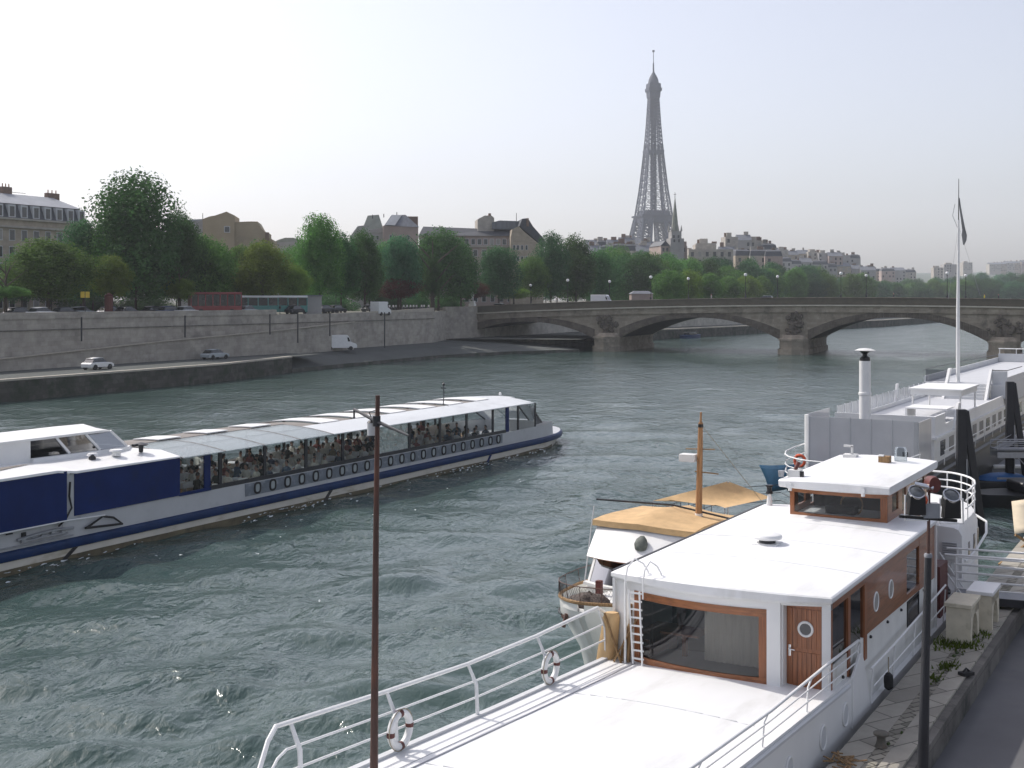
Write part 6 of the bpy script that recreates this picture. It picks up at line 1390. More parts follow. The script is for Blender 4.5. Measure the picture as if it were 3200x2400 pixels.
# A: cream building with mansard, its right corner at px 270
A_=rad(63); W_=60.; Yc=262.; Xc=PX(272,Yc)
x0=Xc-W_*math.cos(A_); y0=Yc-W_*math.sin(A_)*-1 if False else Yc+(-W_*math.sin(A_))*1
t=thing('mansard_building','cream stone building with dark mansard, dormers and zinc roof','building',(x0,y0,8.5),A_)
D=14.; ze=18.3
MB().use(M['cream']).box(0,W_,0,D,0,ze).build('wall',parent=t,smooth=0)
MB().use(M['pale']).box(-.1,W_+.25,-.55,D,ze-1.7,ze-1.3).build('balcony_ledge',parent=t,smooth=0); MB().use(M['pale']).box(-.1,W_+.3,-.45,D,ze-.1,ze+.25).build('cornice',parent=t,smooth=0)
facade(None,t,W_,0,ze-1.6,20,5,(1.2,2.),0.,0.,rnd=rb)
mansard(t,W_,D,ze+.25,2.9,1.0,ze+5.6,'slate','zinclight')
for k in range(20):
    x=1.5+k*3.; o=MB().use(M['greywhite']).box(x-.85,x+.85,-.05,1.2,ze+.4,ze+2.9).build('dormer',parent=t,smooth=0); MB().use(M['win']).box(x-.55,x+.55,-.09,.1,ze+.55,ze+2.55).build('pane',parent=o,smooth=0)
for x,w,h in ((57.,3.2,1.),(45,2.4,1.4),(33,3.5,1.8),(20,2.6,1.5),(8,3.,1.6)): chimney(t,x,D*.5,ze+4,ze+5.6+h,w,1.0,'zinc' if x in (33,) else 'brick',3)
o=MB().use(M['blackmetal']).box(14,50,D*.5-.05,D*.5+.05,ze+6.0,ze+6.1).build('roof_railing',parent=t,smooth=0)
# B: buff building with blind gables
Yb=300.; t=thing('gabled_building','buff rendered building showing blind stepped gable walls and one small window','building',(PX(575,Yb),Yb,8.5),.12)
def pz(y,Y=Yb): return PZ(y,Y)-8.5
def px_(p,Y=Yb,p0=575): return (p-p0)/F*Y
def outline(t,pts,m,d,y=0.,name='wall',Y=Yb,p0=575): MB().use(M[m]).extr([(px_(p,Y,p0),y,pz(q,Y)) for p,q in pts],(0,d,0)).build(name,parent=t,smooth=0)
outline(t,[(632,990),(632,684),(652,676),(672,672),(705,660),(730,672),(730,990)],'buff',12)
outline(t,[(730.3,990),(730.3,692),(775,690),(800,690),(812,712),(824,724),(832,724),(832,736),(842,746),(850,748),(850,990)],'buff',12,.6)
outline(t,[(560,990),(560,700),(590,690),(631.7,688),(631.7,990)],'greyrender',11,1.0); outline(t,[(588,690),(588,685),(628,683),(628,688)],'zinclight',9,1.2,'roof')
o=MB().use(M['greywhite']).box(px_(698),px_(716),-.12,.05,pz(726),pz(706)).build('window',parent=t,smooth=0); MB().use(M['win']).box(px_(700),px_(714),-.16,0,pz(724),pz(708)).build('pane',parent=o,smooth=0)
o=MB().use(M['zinc']).box(px_(690),px_(880),-6,-.3,pz(800),pz(788)).build('lower_roof',parent=t,smooth=0); MB().use(M['brick']).box(px_(824.5),px_(836),.2,.8,pz(760),pz(724)).build('chimney',parent=t,smooth=0); MB().use(M['blackmetal']).cyl((px_(629),2,pz(690)),(px_(629),2,pz(664)),.08,n=5).build('aerial',parent=t)
# low roofs between B and C
Y=330.; t=thing('slate_roof_house','low house with dark roof and green dome seen over the trees','building',(PX(850,Y),Y,8.5),.1)
outline(t,[(850,990),(850,760),(940,752),(985,756),(985,990)],'greyrender',10,0,'wall',Y,850); outline(t,[(845,760),(870,748),(890,742),(915,742),(935,748),(940,753)],'copper',8,1,'roof',Y,850)
# C: turreted building
Y=335.; t=thing('turreted_building','grey stone building with pyramid slate roofs and a bright skylight','building',(PX(1120,Y),Y,8.5),.15)
outline(t,[(1150,990),(1150,718),(1190,712),(1200,706),(1300,712),(1300,990)],'greyrender',14,0,'wall',Y,1120); outline(t,[(1196,990),(1196,706),(1236,704),(1305,710),(1305,990)],'pinkrender',4,-2.2,'wall',Y,1120)
outline(t,[(1096,990),(1096,736),(1118,706),(1150,702),(1150,990)],'greyrender',12,1.,'wall',Y,1120)
MB().use(M['copper']).loft([[(px_(a,Y,1120),b,pz(c,Y)) for a,b,c in ((1128,-.1,728),(1202,-.1,728),(1202,8,728),(1128,8,728))],[(px_(a,Y,1120),b,pz(c,Y)) for a,b,c in ((1150,3,671),(1185,3,668),(1185,5,668),(1150,5,671))]]).build('mansard',parent=t,smooth=0)
MB().use(M['zinc']).loft([[(px_(a,Y,1120),b,pz(c,Y)) for a,b,c in ((1200,-2.4,706),(1308,-2.4,710),(1308,6,706),(1200,6,704))],[(px_(a,Y,1120),b,pz(c,Y)) for a,b,c in ((1224,1,670),(1268,1,669),(1268,3,669),(1224,3,670))]]).build('pyramid_roof',parent=t,smooth=0)
sk_=MB().use(M['zinclight']); a=[(px_(p,Y,1120),yy,pz(q,Y)) for p,yy,q in ((1203,-2.52,705),(1232,-2.52,706),(1256,.78,671),(1226,.78,671))]; sk_.extr(a,(0,-.12,.1)); sk_.build('bright_roof_slope',parent=t,smooth=0)
MB().use(M['brick']).box(px_(1274,Y,1120),px_(1308,Y,1120),2,4,pz(712,Y),pz(673,Y)).build('chimney',parent=t,smooth=0)
for p,q,h in ((1241,668,8),(1200,672,6),(1165,676,7)): MB().use(M['blackmetal']).cyl((px_(p,Y,1120),2,pz(q+5,Y)),(px_(p,Y,1120),2,pz(q-h,Y)),.12,n=5).build('finial',parent=t)
for p in (1160,1175,1215,1245,1270): 
    for q in (735,765,790): 
        f=MB().use(M['greywhite']).box(px_(p,Y,1120),px_(p+9,Y,1120),-2.32 if p>1196 else -.1,0,pz(q+14,Y),pz(q,Y)).build('window',parent=t,smooth=0); MB().use(M['win']).box(px_(p+1,Y,1120),px_(p+8,Y,1120),-2.36 if p>1196 else -.14,-.05,pz(q+13,Y),pz(q+1,Y)).build('pane',parent=f,smooth=0)
# D: the long grey building
Y=349.; t=thing('long_building','long grey building with a dark sloping roof and rows of small windows','building',(PX(1312,Y),Y,8.5),.08)
Wd=26.5; 
MB().use(M['pinkrender']).box(0,Wd,0,11,0,20.4).build('wall',parent=t,smooth=0); MB().use(M['pale']).box(-.2,Wd+.1,-.5,11,17.2,17.6).build('cornice',parent=t,smooth=0)
MB().use(M['slate']).loft([[(-.4,-.6,20.4),(Wd+.2,-.6,20.4),(Wd+.2,11.4,20.4),(-.4,11.4,20.4)],[(1,4,23.2),(Wd-1,4,22.4),(Wd-1,8,22.4),(1,8,23.2)]]).build('roof',parent=t,smooth=0)
facade(None,t,Wd,17.7,20.4,15,1,(1.0,1.5),0.,0.,rnd=rb,base=.3); facade(None,t,Wd,1.,17.1,11,5,(1.05,1.7),0.,0.,rnd=rb)
# E: pale gable block right of it
Y=346.; t=thing('pale_gable_block','pale stepped block with mansard gable and tall chimney at the end of the long building','building',(PX(1500,Y),Y,8.5),.12)
outline(t,[(1597,990),(1597,740),(1602,716),(1622,706),(1640,724),(1685,760),(1700,772),(1700,990)],'cream',10,0,'wall',Y,1500)
outline(t,[(1625,705),(1634,682),(1652,680),(1668,706),(1706,748),(1702,770)],'slate',9,.5,'mansard',Y,1500)
outline(t,[(1500,990),(1500,680),(1522,668),(1545,668),(1553,676),(1553,720),(1600,716),(1600,990)],'pale',9,7,'wall',Y,1500); outline(t,[(1536,668),(1536,660),(1544,660),(1544,668)],'brick',1.5,8,'chimney',Y,1500)
outline(t,[(1546,712),(1546,690),(1570,684),(1632,686),(1640,712)],'zinc',7,6,'roof',Y,1500); outline(t,[(1647,706),(1647,682),(1654,680),(1655,706)],'brick',1.2,.2,'chimney',Y,1500); MB().use(M['blackmetal']).cyl((px_(1623,Y,1500),6,pz(686,Y)),(px_(1623,Y,1500),6,pz(660,Y)),.09,n=5).build('aerial',parent=t)
for q in (765,800):
    for p in (1603,1615,1628,1642): f=MB().use(M['greywhite']).box(px_(p,Y,1500),px_(p+9,Y,1500),-.1,.0,pz(q+16,Y),pz(q,Y)).build('window',parent=t,smooth=0); MB().use(M['win']).box(px_(p+1.4,Y,1500),px_(p+7.6,Y,1500),-.14,-.02,pz(q+15,Y),pz(q+1,Y)).build('pane',parent=f,smooth=0)
# distant city blocks: each a house with wall, mansard, chimneys, windows
def cityblock(px0,px1,yt,Y,label,group,m='greyrender',style=None,seed=0,zb=8.5):
    r=random.Random(seed); X0=PX(px0,Y); X1=PX(px1,Y); W_=X1-X0; h=PZ(yt,Y)-zb
    if h<5: h=5
    t=thing('city_house',label,'building',(X0,Y,zb),r.uniform(-.12,.12),group); D=W_*.7+4
    st=style if style is not None else r.randrange(3); hr=min(3.2,h*.22); hw=h-hr if st!=2 else h
    MB().use(M[m]).box(0,W_,0,D,-30 if zb>9 else 0,hw).build('wall',parent=t,smooth=0)
    if st==0: MB().use(M['slate']).loft([[(0,0,hw),(W_,0,hw),(W_,D,hw),(0,D,hw)],[(W_*.06,1,hw+hr*.75),(W_*.94,1,hw+hr*.75),(W_*.94,D-1,hw+hr*.75),(W_*.06,D-1,hw+hr*.75)],[(W_*.2,D*.4,h),(W_*.8,D*.4,h),(W_*.8,D*.6,h),(W_*.2,D*.6,h)]]).build('roof',parent=t,smooth=0)
    elif st==1: MB().use(M['zinc']).loft([[(0,-.2,hw),(W_,-.2,hw),(W_,D,hw),(0,D,hw)],[(0,D*.48,h),(W_,D*.48,h),(W_,D*.52,h),(0,D*.52,h)]]).build('roof',parent=t,smooth=0)
    else: MB().use(M['pale']).box(W_*.2,W_*.6,D*.3,D*.7,hw,hw+2.2).build('penthouse',parent=t,smooth=0)
    for k in range(r.randrange(1,4)):
        x=W_*r.uniform(.05,.95); chimney(t,x,D*.5,hw,h+r.uniform(.6,2.4),r.uniform(1.2,2.8),.9,'brick' if r.random()<.6 else 'pale',0)
    n=max(2,int(W_/3.)); rows=max(1,min(4,int(hw/3.4)))
    for row in range(rows):
        for k in range(n):
            if r.random()<.2: continue
            xc=W_*(k+.5)/n; z=hw-3.0-row*3.3
            if z<.5: continue
            MB().use(M['win'] if r.random()<.7 else M['winpale']).box(xc-.62,xc+.62,-.06,.05,z,z+1.9).build('window',parent=t,smooth=0)
    return t
mm=['greyrender','pinkrender','cream','pale','greyrender']
names=['with grey zinc roof','with dark slate mansard','with flat pale roof','with brick chimneys']
r=random.Random(77)
def blockrow(a,b,ylist,Ya,Yb,n,lab,grp,styles=None,zb=8.5):
    for k in range(n):
        p0=a+(b-a)*k/n-3; p1=a+(b-a)*(k+1)/n+r.uniform(-2,9); t=(k+.5)/n; y=lerp(t,ylist)+r.uniform(-5,5)
        cityblock(p0,p1,y,Ya+(Yb-Ya)*t+r.uniform(-25,25),lab,grp,r.choice(mm),None if styles is None else r.choice(styles),r.randrange(9999),zb)
blockrow(1835,2075,[(0,752),(.3,742),(.6,745),(1,772)],610,600,7,'grey roofed house in the huddle below the iron tower','houses below the iron tower',[0,1])
blockrow(1840,2030,[(0,762),(1,760)],560,560,5,'low house half hidden by trees left of the church spire','low houses by the church',[0,1])
cityblock(2152,2292,779,520,'flat roofed modern block right of the church spire',None,'pale',2,5); cityblock(2176,2238,760,560,'pale box shaped penthouse block standing above the flat modern block',None,'pale',2,8)
blockrow(2270,2420,[(0,742),(.35,735),(1,770)],640,660,4,'tall house with cluttered roof in the group right of the flat block','houses with cluttered roofs',[0,2,1])
blockrow(2255,2440,[(0,772),(1,786)],590,620,4,'house in front of the cluttered roofs right of the church','houses before the cluttered roofs',[0,1])
blockrow(2400,2690,[(0,776),(.3,780),(.75,790),(1,802)],900,980,9,'house on the crest of the distant built-up slope','houses on the crest of the slope',[0,1,2])
blockrow(2390,2730,[(0,802),(.5,812),(1,835)],860,960,9,'house half way down the distant built-up slope','houses down the slope',[0,1])
blockrow(2690,2860,[(0,832),(.5,838),(1,842)],1250,1300,5,'small house at the foot of the far slope beyond the trees','houses at the foot of the far slope',[0,1])
cityblock(2918,2948,836,1500,'white tower block on the distant hill left of the flagpole',None,'pale',2,3); cityblock(2950,2990,826,1600,'grey tower block on the distant hill close to the flagpole',None,'greyrender',2,4)
cityblock(3010,3040,820,2100,'small pale block on the hill crest just right of the flagpole',None,'pale',2,6)
blockrow(3095,3220,[(0,820),(1,817)],2300,2350,5,'pale house in the row along the distant hill crest','houses along the hill crest',[1,2])
# far hills
def hill(name,pts,Y,D,label):
    mb=MB().use(M['hill']); R=[]
    for k,f in enumerate((0,.25,.5,.75,1.)):
        R.append([(PX(px,Y)*(1+.0*f),Y+D*f,8+(PZ(y,Y)-8)*math.sin(PI*(.08+.5*f))) for px,y in pts])
    mb.loft(R,closed=False); o=mb.build(name,smooth=60); tag(o,label,kind='structure')
hill('far_hill',[(2380,905),(2420,815),(2560,812),(2660,826),(2740,848),(2830,848),(2880,852),(2960,846),(3100,838),(3300,832),(3600,836)],1750,700,'hazy built-up hill beyond the river bend')
hill('distant_hill',[(2500,880),(2700,850),(2900,842),(3010,834),(3200,830),(3600,826),(4000,840)],2500,900,'pale hill on the horizon')
# church with green spire
Y=485.; t=thing('church','stone church with a tall green spire in front of the iron tower','church',(PX(2115,Y),Y,8.5),.2)
k=F/Y
def zz(y): return PZ(y,Y)-8.5
def xx(p): return (p-2115)/k
MB().use(M['copper']).loft([[(1.45*math.cos(a),1.45*math.sin(a)+2.2,zz(720)) for a in [PI/8+PI/4*i for i in range(8)]],[(1.5*.55*math.cos(a),1.5*.55*math.sin(a)+2.2,zz(668)) for a in [PI/8+PI/4*i for i in range(8)]],[(.10*math.cos(a),.10*math.sin(a)+2.2,zz(615)) for a in [PI/8+PI/4*i for i in range(8)]]]).build('spire',parent=t,smooth=0)
cx=MB().use(M['black']); cx.bar((0,2.2,zz(617)),(0,2.2,zz(600)),.16); cx.bar((-.55,2.2,zz(606)),(.55,2.2,zz(606)),.14); cx.build('cross',parent=t)
tw_=MB().use(M['greyrender']); tw_.box(xx(2099),xx(2131),.2,4.2,0,zz(722)); tw_.box(xx(2094),xx(2138),-.3,4.8,0,zz(745)); tw_.build('tower',parent=t,smooth=0)
for x in (xx(2099),xx(2131)):
    for y in (.4,4.): MB().use(M['greyrender']).loft([[(x+.5*math.cos(a),y+.5*math.sin(a),zz(722)) for a in (.8,2.35,3.9,5.5)],[(x+.05*math.cos(a),y+.05*math.sin(a),zz(703)) for a in (.8,2.35,3.9,5.5)]]).build('pinnacle',parent=t,smooth=0)
for q in (735,748): 
    for p in (2106,2121): MB().use(M['win']).box(xx(p)-.35,xx(p)+.35,-.36 if q>745 else .1,.3,zz(q+9),zz(q)).build('louvre',parent=t,smooth=0)
bd=MB().use(M['pinkrender']); bd.box(xx(2066),xx(2152),1,16,0,zz(768)); bd.box(xx(2140),xx(2150),1,8,0,zz(754)); bd.build('nave',parent=t,smooth=0)
MB().use(M['slate']).extr([(xx(2064),.8,zz(768)),(xx(2096),.8,zz(768)),(xx(2080),.8,zz(752))],(0,15,0)).build('nave_roof',parent=t,smooth=0)
for p in (2074,2086,2142): MB().use(M['win']).box(xx(p)-.4,xx(p)+.4,.9,1.05,zz(786),zz(774)).build('window',parent=t,smooth=0)
# ================================================================ iron lattice tower
EY=1560.; ex=PX(2042,EY); ez=-0.
et=thing('lattice_tower','tall iron lattice tower rising hazily above the far trees','tower',(ex,EY,ez),rad(12))
hz_=[(0,57.),(20,48.5),(57,33.5),(80,25.6),(115,18.7),(150,14.0),(196,9.6),(230,7.2),(260,5.6),(276,5.0)]
wleg=[(0,26),(57,16),(115,11.5)]
def hw(z): return lerp(z,hz_)
def lattice(mb,A0,A1,B0,B1,n,w):   # braced panel between chords A (A0->A1) and B
    A0,A1,B0,B1=map(Vector,(A0,A1,B0,B1))
    for k in range(n):
        a=A0.lerp(A1,k/n);a2=A0.lerp(A1,(k+1)/n);b=B0.lerp(B1,k/n);b2=B0.lerp(B1,(k+1)/n)
        mb.bar(a,b2,w);mb.bar(b,a2,w);mb.bar(a,b,w)
segs=[(0,20),(20,38),(38,54),(62,80),(80,98),(98,112)]
for sx in (-1,1):
    for sy in (-1,1):
        mb=MB().use(M['iron'])
        for z0,z1 in segs:
            c=[]
            for z in (z0,z1):
                o_=hw(z); i_=o_-lerp(z,wleg); c.append([(sx*o_,sy*o_,z),(sx*i_,sy*o_,z),(sx*i_,sy*i_,z),(sx*o_,sy*i_,z)])
            for q in range(4):
                mb.bar(c[0][q],c[1][q],2.0); lattice(mb,c[0][q],c[1][q],c[0][(q+1)%4],c[1][(q+1)%4],2,1.15)
        mb.build('leg',parent=et,smooth=0)
def ringbox(z0,z1,h0,h1,name,m='iron',solid=True):
    MB().use(M[m]).loft([[(-h0,-h0,z0),(h0,-h0,z0),(h0,h0,z0),(-h0,h0,z0)],[(-h1,-h1,z1),(h1,-h1,z1),(h1,h1,z1),(-h1,h1,z1)]]).build(name,parent=et,smooth=0)
ringbox(50,57,33.,35,'first_platform'); ringbox(57,58,37,37.5,'first_gallery'); ringbox(58,63,31,30,'first_pavilion')
ringbox(107,114,19.3,20.2,'second_platform'); ringbox(114,116,21.6,22.,'second_gallery'); ringbox(116,122,17,15.5,'second_pavilion'); ringbox(88,107,15.5,15.0,'inner_frame') if False else None
for sgn in (1,-1):      # arches between the legs
    for ax in (0,1):
        mb=MB().use(M['iron']); prev=None
        for k in range(17):
            a=PI*k/16; x=37*math.cos(a); z=10+39*math.sin(a); r_=hw(z)-1; p=(x,sgn*r_,z) if ax==0 else (sgn*r_,x,z)
            if prev: mb.bar(prev,p,2.2)
            prev=p
        mb.build('arch',parent=et,smooth=0)
mb=MB().use(M['iron']); z=122.; zs=[116]
while zs[-1]<268: zs.append(zs[-1]+max(3.6,hw(zs[-1])*.62))
for z0,z1 in zip(zs,zs[1:]):
    a,b=hw(z0),hw(z1)
    C0=[(-a,-a,z0),(a,-a,z0),(a,a,z0),(-a,a,z0)]; C1=[(-b,-b,z1),(b,-b,z1),(b,b,z1),(-b,b,z1)]
    for q in range(4):
        mb.bar(C0[q],C1[q],1.45 if z0<200 else 1.1); p=(q+1)%4
        A0,B0,A1,B1=map(Vector,(C0[q],C0[p],C1[q],C1[p]))
        f=.30 if z0<205 else .5   # the corner uprights stay apart below, merging higher up
        if f<.5:
            m0,m1=A0.lerp(B0,f),A1.lerp(B1,f); n0,n1=A0.lerp(B0,1-f),A1.lerp(B1,1-f); mb.bar(m0,m1,1.1); mb.bar(n0,n1,1.1)
            for u0,u1,v0,v1 in ((A0,A1,m0,m1),(n0,n1,B0,B1)): mb.bar(u0,v1,.6); mb.bar(v0,u1,.6); mb.bar(u0,v0,.55)
            mb.bar(m0,n1,.5); mb.bar(n0,m1,.5); mb.bar(A0,B0,.7)
        else: mb.bar(A0,B1,.85); mb.bar(B0,A1,.85); mb.bar(A0,B0,.8); mb.bar(A0.lerp(B0,.5),A1.lerp(B1,.5),.8)
mb.build('upper_shaft',parent=et,smooth=0)
mb=MB().use(M['iron']); mb.box(-3.2,3.2,-3.2,3.2,116,262); mb.build('lift_shaft',parent=et,smooth=0) if False else None
mb=MB().use(M['iron'])
for x in (-2.6,2.6):
    for y in (-2.6,2.6): mb.bar((x,y,116),(x*.8,y*.8,268),1.2)
for z in range(120,266,4): mb.bar((-2.6,-2.6,z),(2.6,2.6,z+4),1.0); mb.bar((2.6,-2.6,z),(-2.6,2.6,z+4),1.0); mb.box(-2.4,2.4,-2.4,2.4,z,z+.9)
mb.build('lift_shaft',parent=et,smooth=0)
ringbox(194,198,10.4,10.8,'intermediate_platform'); ringbox(264,272,6.6,7.2,'neck'); ringbox(272,276,8.2,8.6,'top_gallery'); ringbox(276,282,7.6,7.2,'top_cabin')
MB().use(M['iron']).lathe([(7.0,282),(6.2,287),(4.2,291.5),(2.4,294.5),(1.2,297)],n=12).build('cupola',parent=et)
MB().use(M['iron']).tube([(0,0,296),(0,0,308),(0,0,308.2),(0,0,323)],[1.1,.9,.45,.4],8).build('antenna',parent=et)
MB().use(M['iron']).box(-1.2,1.2,-1.2,1.2,322,324.2).build('beacon',parent=et)
# ================================================================ traffic and street furniture on the far bank
def carmat(n,c): return mat(n,c,.3,.05,2,coat=.5)
CC={'white':carmat('white_car_paint',(.75,.75,.74)),'silver':carmat('silver_car_paint',(.36,.40,.42)),'dark':carmat('dark_car_paint',(.025,.028,.035)),'blue':carmat('blue_car_paint',(.04,.07,.16)),'red':carmat('red_car_paint',(.22,.02,.025))}
def car(col,loc,rz,label,group=None,van=False,L_=4.2):
    t=thing('van' if van else 'car',label,'van' if van else 'car',loc,rz,group)
    h=L_/2
    if not van:
        body=[(-h,.30),(-h,.72),(-h+.15,.86),(-h*.55,.92),(h*.38,.90),(h-.35,.80),(h,.62),(h,.30)]
        cab=[(-h*.86,.86),(-h*.62,1.36),(-h*.1,1.45),(h*.12,1.40),(h*.48,.88)]
    else:
        body=[(-h,.35),(-h,2.45),(-h+.1,2.55),(h*.42,2.55),(h*.50,2.30),(h*.66,1.35),(h*.95,1.05),(h,.8),(h,.35)]; cab=None
    w=.82 if not van else .98
    mb=MB().use(CC[col])
    def sec(prof,ww,inset=0): mb.loft([[(x,-ww,z) for x,z in prof],[(x,ww,z) for x,z in prof]])
    sec(body,w); mb.build('body',parent=t,bevel=.05)
    if cab:
        mb=MB().use(M['carglass']); mb.loft([[(x*.98,-w*.93 if z<1 else -w*.74,z) for x,z in cab],[(x*.98,w*.93 if z<1 else w*.74,z) for x,z in cab]]); mb.build('windows',parent=t)
        mb=MB().use(CC[col]); mb.loft([[(-h*.66,-w*.76,1.33),(-h*.1,-w*.76,1.42),(h*.14,-w*.76,1.38)],[(-h*.66,w*.76,1.33),(-h*.1,w*.76,1.42),(h*.14,w*.76,1.38)]],closed=False); o=mb.build('roof',parent=t); s=o.modifiers.new('thick','SOLIDIFY'); s.thickness=-.06
    else:
        mb=MB().use(M['carglass']); mb.extr([(h*.44,-w-.01,1.45),(h*.60,-w-.01,1.45),(h*.50,-w-.01,2.15),(h*.40,-w-.01,2.15)],(0,.02,0)); mb.hexa([(h*.515,-w*.85,2.2),(h*.665,-w*.85,1.42),(h*.665,w*.85,1.42),(h*.515,w*.85,2.2)],[(h*.50+.04,-w*.85,2.24),(h*.66+.05,-w*.85,1.45),(h*.66+.05,w*.85,1.45),(h*.5+.04,w*.85,2.24)]); mb.build('windows',parent=t)
    for x in (-h*.62,h*.62):
        for y in (-w+.02,w-.02): MB().use(M['tyre']).cyl((x,y-.1,.33),(x,y+.1,.33),.33,n=14).build('wheel',parent=t)
    return t
DIR=rad(62)   # heading along the far quay
car('white',(PX(305,152),152.,2.4),rad(64),'small white hatchback on the lower quay below the drain pipe',L_=3.9)
car('silver',(PX(672,178),178.,2.4),rad(62),'silver blue car parked on the lower quay behind the coping',L_=4.4)
car('silver',(PX(885,200),200.,2.4),rad(60),'pale car on the lower quay at the end of the stone coping',L_=4.2)
car('white',(PX(1062,211),211.,2.37),rad(16),'white box van parked against the embankment wall',van=True,L_=5.6)
bx_=car('white',(PX(1190,228),228.,8.0),rad(62),'white van driving down the ramp at the top of the wall',van=True,L_=4.)
car('white',(PX(132,162),162.,8.5),rad(62),'white car on the street above the left stretch of wall'); car('dark',(PX(400,177),177.,8.5),rad(62),'dark car on the street behind the tall quay lamp pipe')
car('white',(PX(585,188),188.,8.5),rad(62),'white car parked on the street in front of the red bus'); car('silver',(PX(775,199),199.,8.5),rad(62),'silver car on the street in front of the green and white bus')
car('dark',(PX(925,207),207.,8.5),rad(62),'dark car on the street beside the silver one')
rnd=random.Random(44)
for k in range(14):
    px=rnd.choice([60,195,250,330,470,520,700,735,940,1010,1040,1075,1110,1150])+k*1.3; Y=lerp(px,WY)+rnd.choice([5.5,8.5])+4.5
    cc=rnd.choice(['dark','dark','blue','silver']); cn={'dark':'dark','blue':'dark blue','silver':'silver grey'}[cc]
    car(cc,(PX(px,Y),Y,8.5),rad(62),cn+' car in the street traffic half hidden by the embankment parapet',group=cn+' cars in the street above the wall')
def bus(loc,rz,label,body,roofm,L_=11.5,hh=3.1):
    t=thing('bus',label,'bus',loc,rz); h=L_/2
    MB().use(body).box(-h,h,-1.2,1.2,.35,1.45).build('body',parent=t,bevel=.06); MB().use(M['carglass']).box(-h+.05,h-.05,-1.16,1.16,1.45,hh-.35).build('windows',parent=t)
    MB().use(roofm).box(-h,h,-1.2,1.2,hh-.35,hh).build('roof',parent=t,bevel=.08)
    for k in range(8): MB().use(body).box(-h+k*L_/7.-.08 if 0<k<7 else (-h if k==0 else h-.16),-h+k*L_/7.+.08 if 0<k<7 else (-h+.16 if k==0 else h),-1.2,1.2,1.45,hh-.35).build('pillar',parent=t)
    for x in (-h*.6,h*.6):
        for y in (-1.15,1.15): MB().use(M['tyre']).cyl((x,y-.12,.48),(x,y+.12,.48),.48,n=14).build('wheel',parent=t)
bus((PX(672,196),196.,8.5),rad(25),'dark red bus parked on the street above the wall',CC['red'],CC['red'],8.,3.6)
bus((PX(850,207),207.,8.5),rad(20),'green and white bus waiting on the street behind the plane trees',mat('green_bus_paint',(.06,.22,.20),.35,.1,2),M['white'],11.5,3.1)
car('white',(*bw(-26,4.),ptop(-26)-1.05),-BA,'white car crossing the stone bridge above its first arch'); car('silver',(*bw(32.5,4.),ptop(32)-1.05),-BA+PI,'silver car crossing the stone bridge near its highest point'); car('white',(*bw(-6,15),ptop(-6)-1.05),-BA,'white van on the bridge behind the near lamps',van=True,L_=5.)
# signs, kiosks, lamp columns
t=thing('yellow_sign','pair of yellow street signs on a post under the trees','sign',(PX(266,172),172.,8.5),.2); MB().use(M['blackmetal']).cyl((0,0,0),(0,0,3.6),.06,n=6).build('post',parent=t)
ym=mat('yellow_sign_face',(.62,.45,.04),.5,.08,3)
for x in (-.32,.32): MB().use(ym).box(x-.28,x+.28,-.03,.03,2.7,3.55).build('panel',parent=t)
t=thing('kiosk','grey stone kiosk on the street at the end of the buses','kiosk',(PX(975,212),212.,8.5),.4); MB().use(M['greyrender']).box(-1.4,1.4,-1.2,1.2,0,3.0).build('wall',parent=t,smooth=0); MB().use(M['zinc']).box(-1.6,1.6,-1.4,1.4,3.0,3.2).build('roof',parent=t,smooth=0)
t=thing('kiosk','small pale pavilion beyond the bridge parapet under the dark trees','pavilion',(PX(2003,300),300.,8.5),.1); MB().use(M['pinkrender']).box(-2.6,2.6,-1.5,1.5,0,3.8).build('wall',parent=t,smooth=0); MB().use(M['zinc']).loft([[(-2.8,-1.7,3.8),(2.8,-1.7,3.8),(2.8,1.7,3.8),(-2.8,1.7,3.8)],[(-1.8,-.3,4.5),(1.8,-.3,4.5),(1.8,.3,4.5),(-1.8,.3,4.5)]]).build('roof',parent=t,smooth=0)
t=thing('red_post','dark red information column on the street above the wall','column',(PX(340,176),176.,8.5)); MB().use(M['redbrown']).lathe([(.6,0),(.6,2.9),(.7,3.),(.1,3.4)],n=10).build('shaft',parent=t)
# tall quay lamp columns
lc0=thing('quay_lamp','dark green lamp column standing on the lower quay in front of the embankment wall','street lamp',(PX(392,169),169.,2.4),0,'lamp columns on the lower quay')
MB().use(mat('dark_green_paint',(.02,.07,.075),.45,.2,3)).lathe([(.16,0),(.12,.8),(.08,1.2),(.06,7.0)],n=8).build('column',parent=lc0); MB().use(M['blackmetal']).lathe([(.06,7.),(.22,7.1),(.16,7.4),(.02,7.5)],n=8).build('lantern',parent=lc0)
lc0['label']='dark green lamp column on the lower quay, the one beside the white hatchback'
KIDS(lc0); dup(lc0,(PX(875,205),205.,2.4),0,'dark green lamp column on the lower quay behind the end of the stone coping')
for px,Y,lab in ((1050,240,'black street lamp post among the trees behind the kiosk'),(565,205,'black street lamp post behind the white parked car'),(1250,262,'black street lamp post beside the dark red shrub')):
    t=thing('street_lamp',lab,'street lamp',(PX(px,Y),Y,8.5),0); MB().use(M['black']).lathe([(.12,0),(.06,1.),(.05,6.5)],n=6).build('post',parent=t); MB().use(M['lamp']).sphere((0,0,6.7),.22,8).build('globe',parent=t)
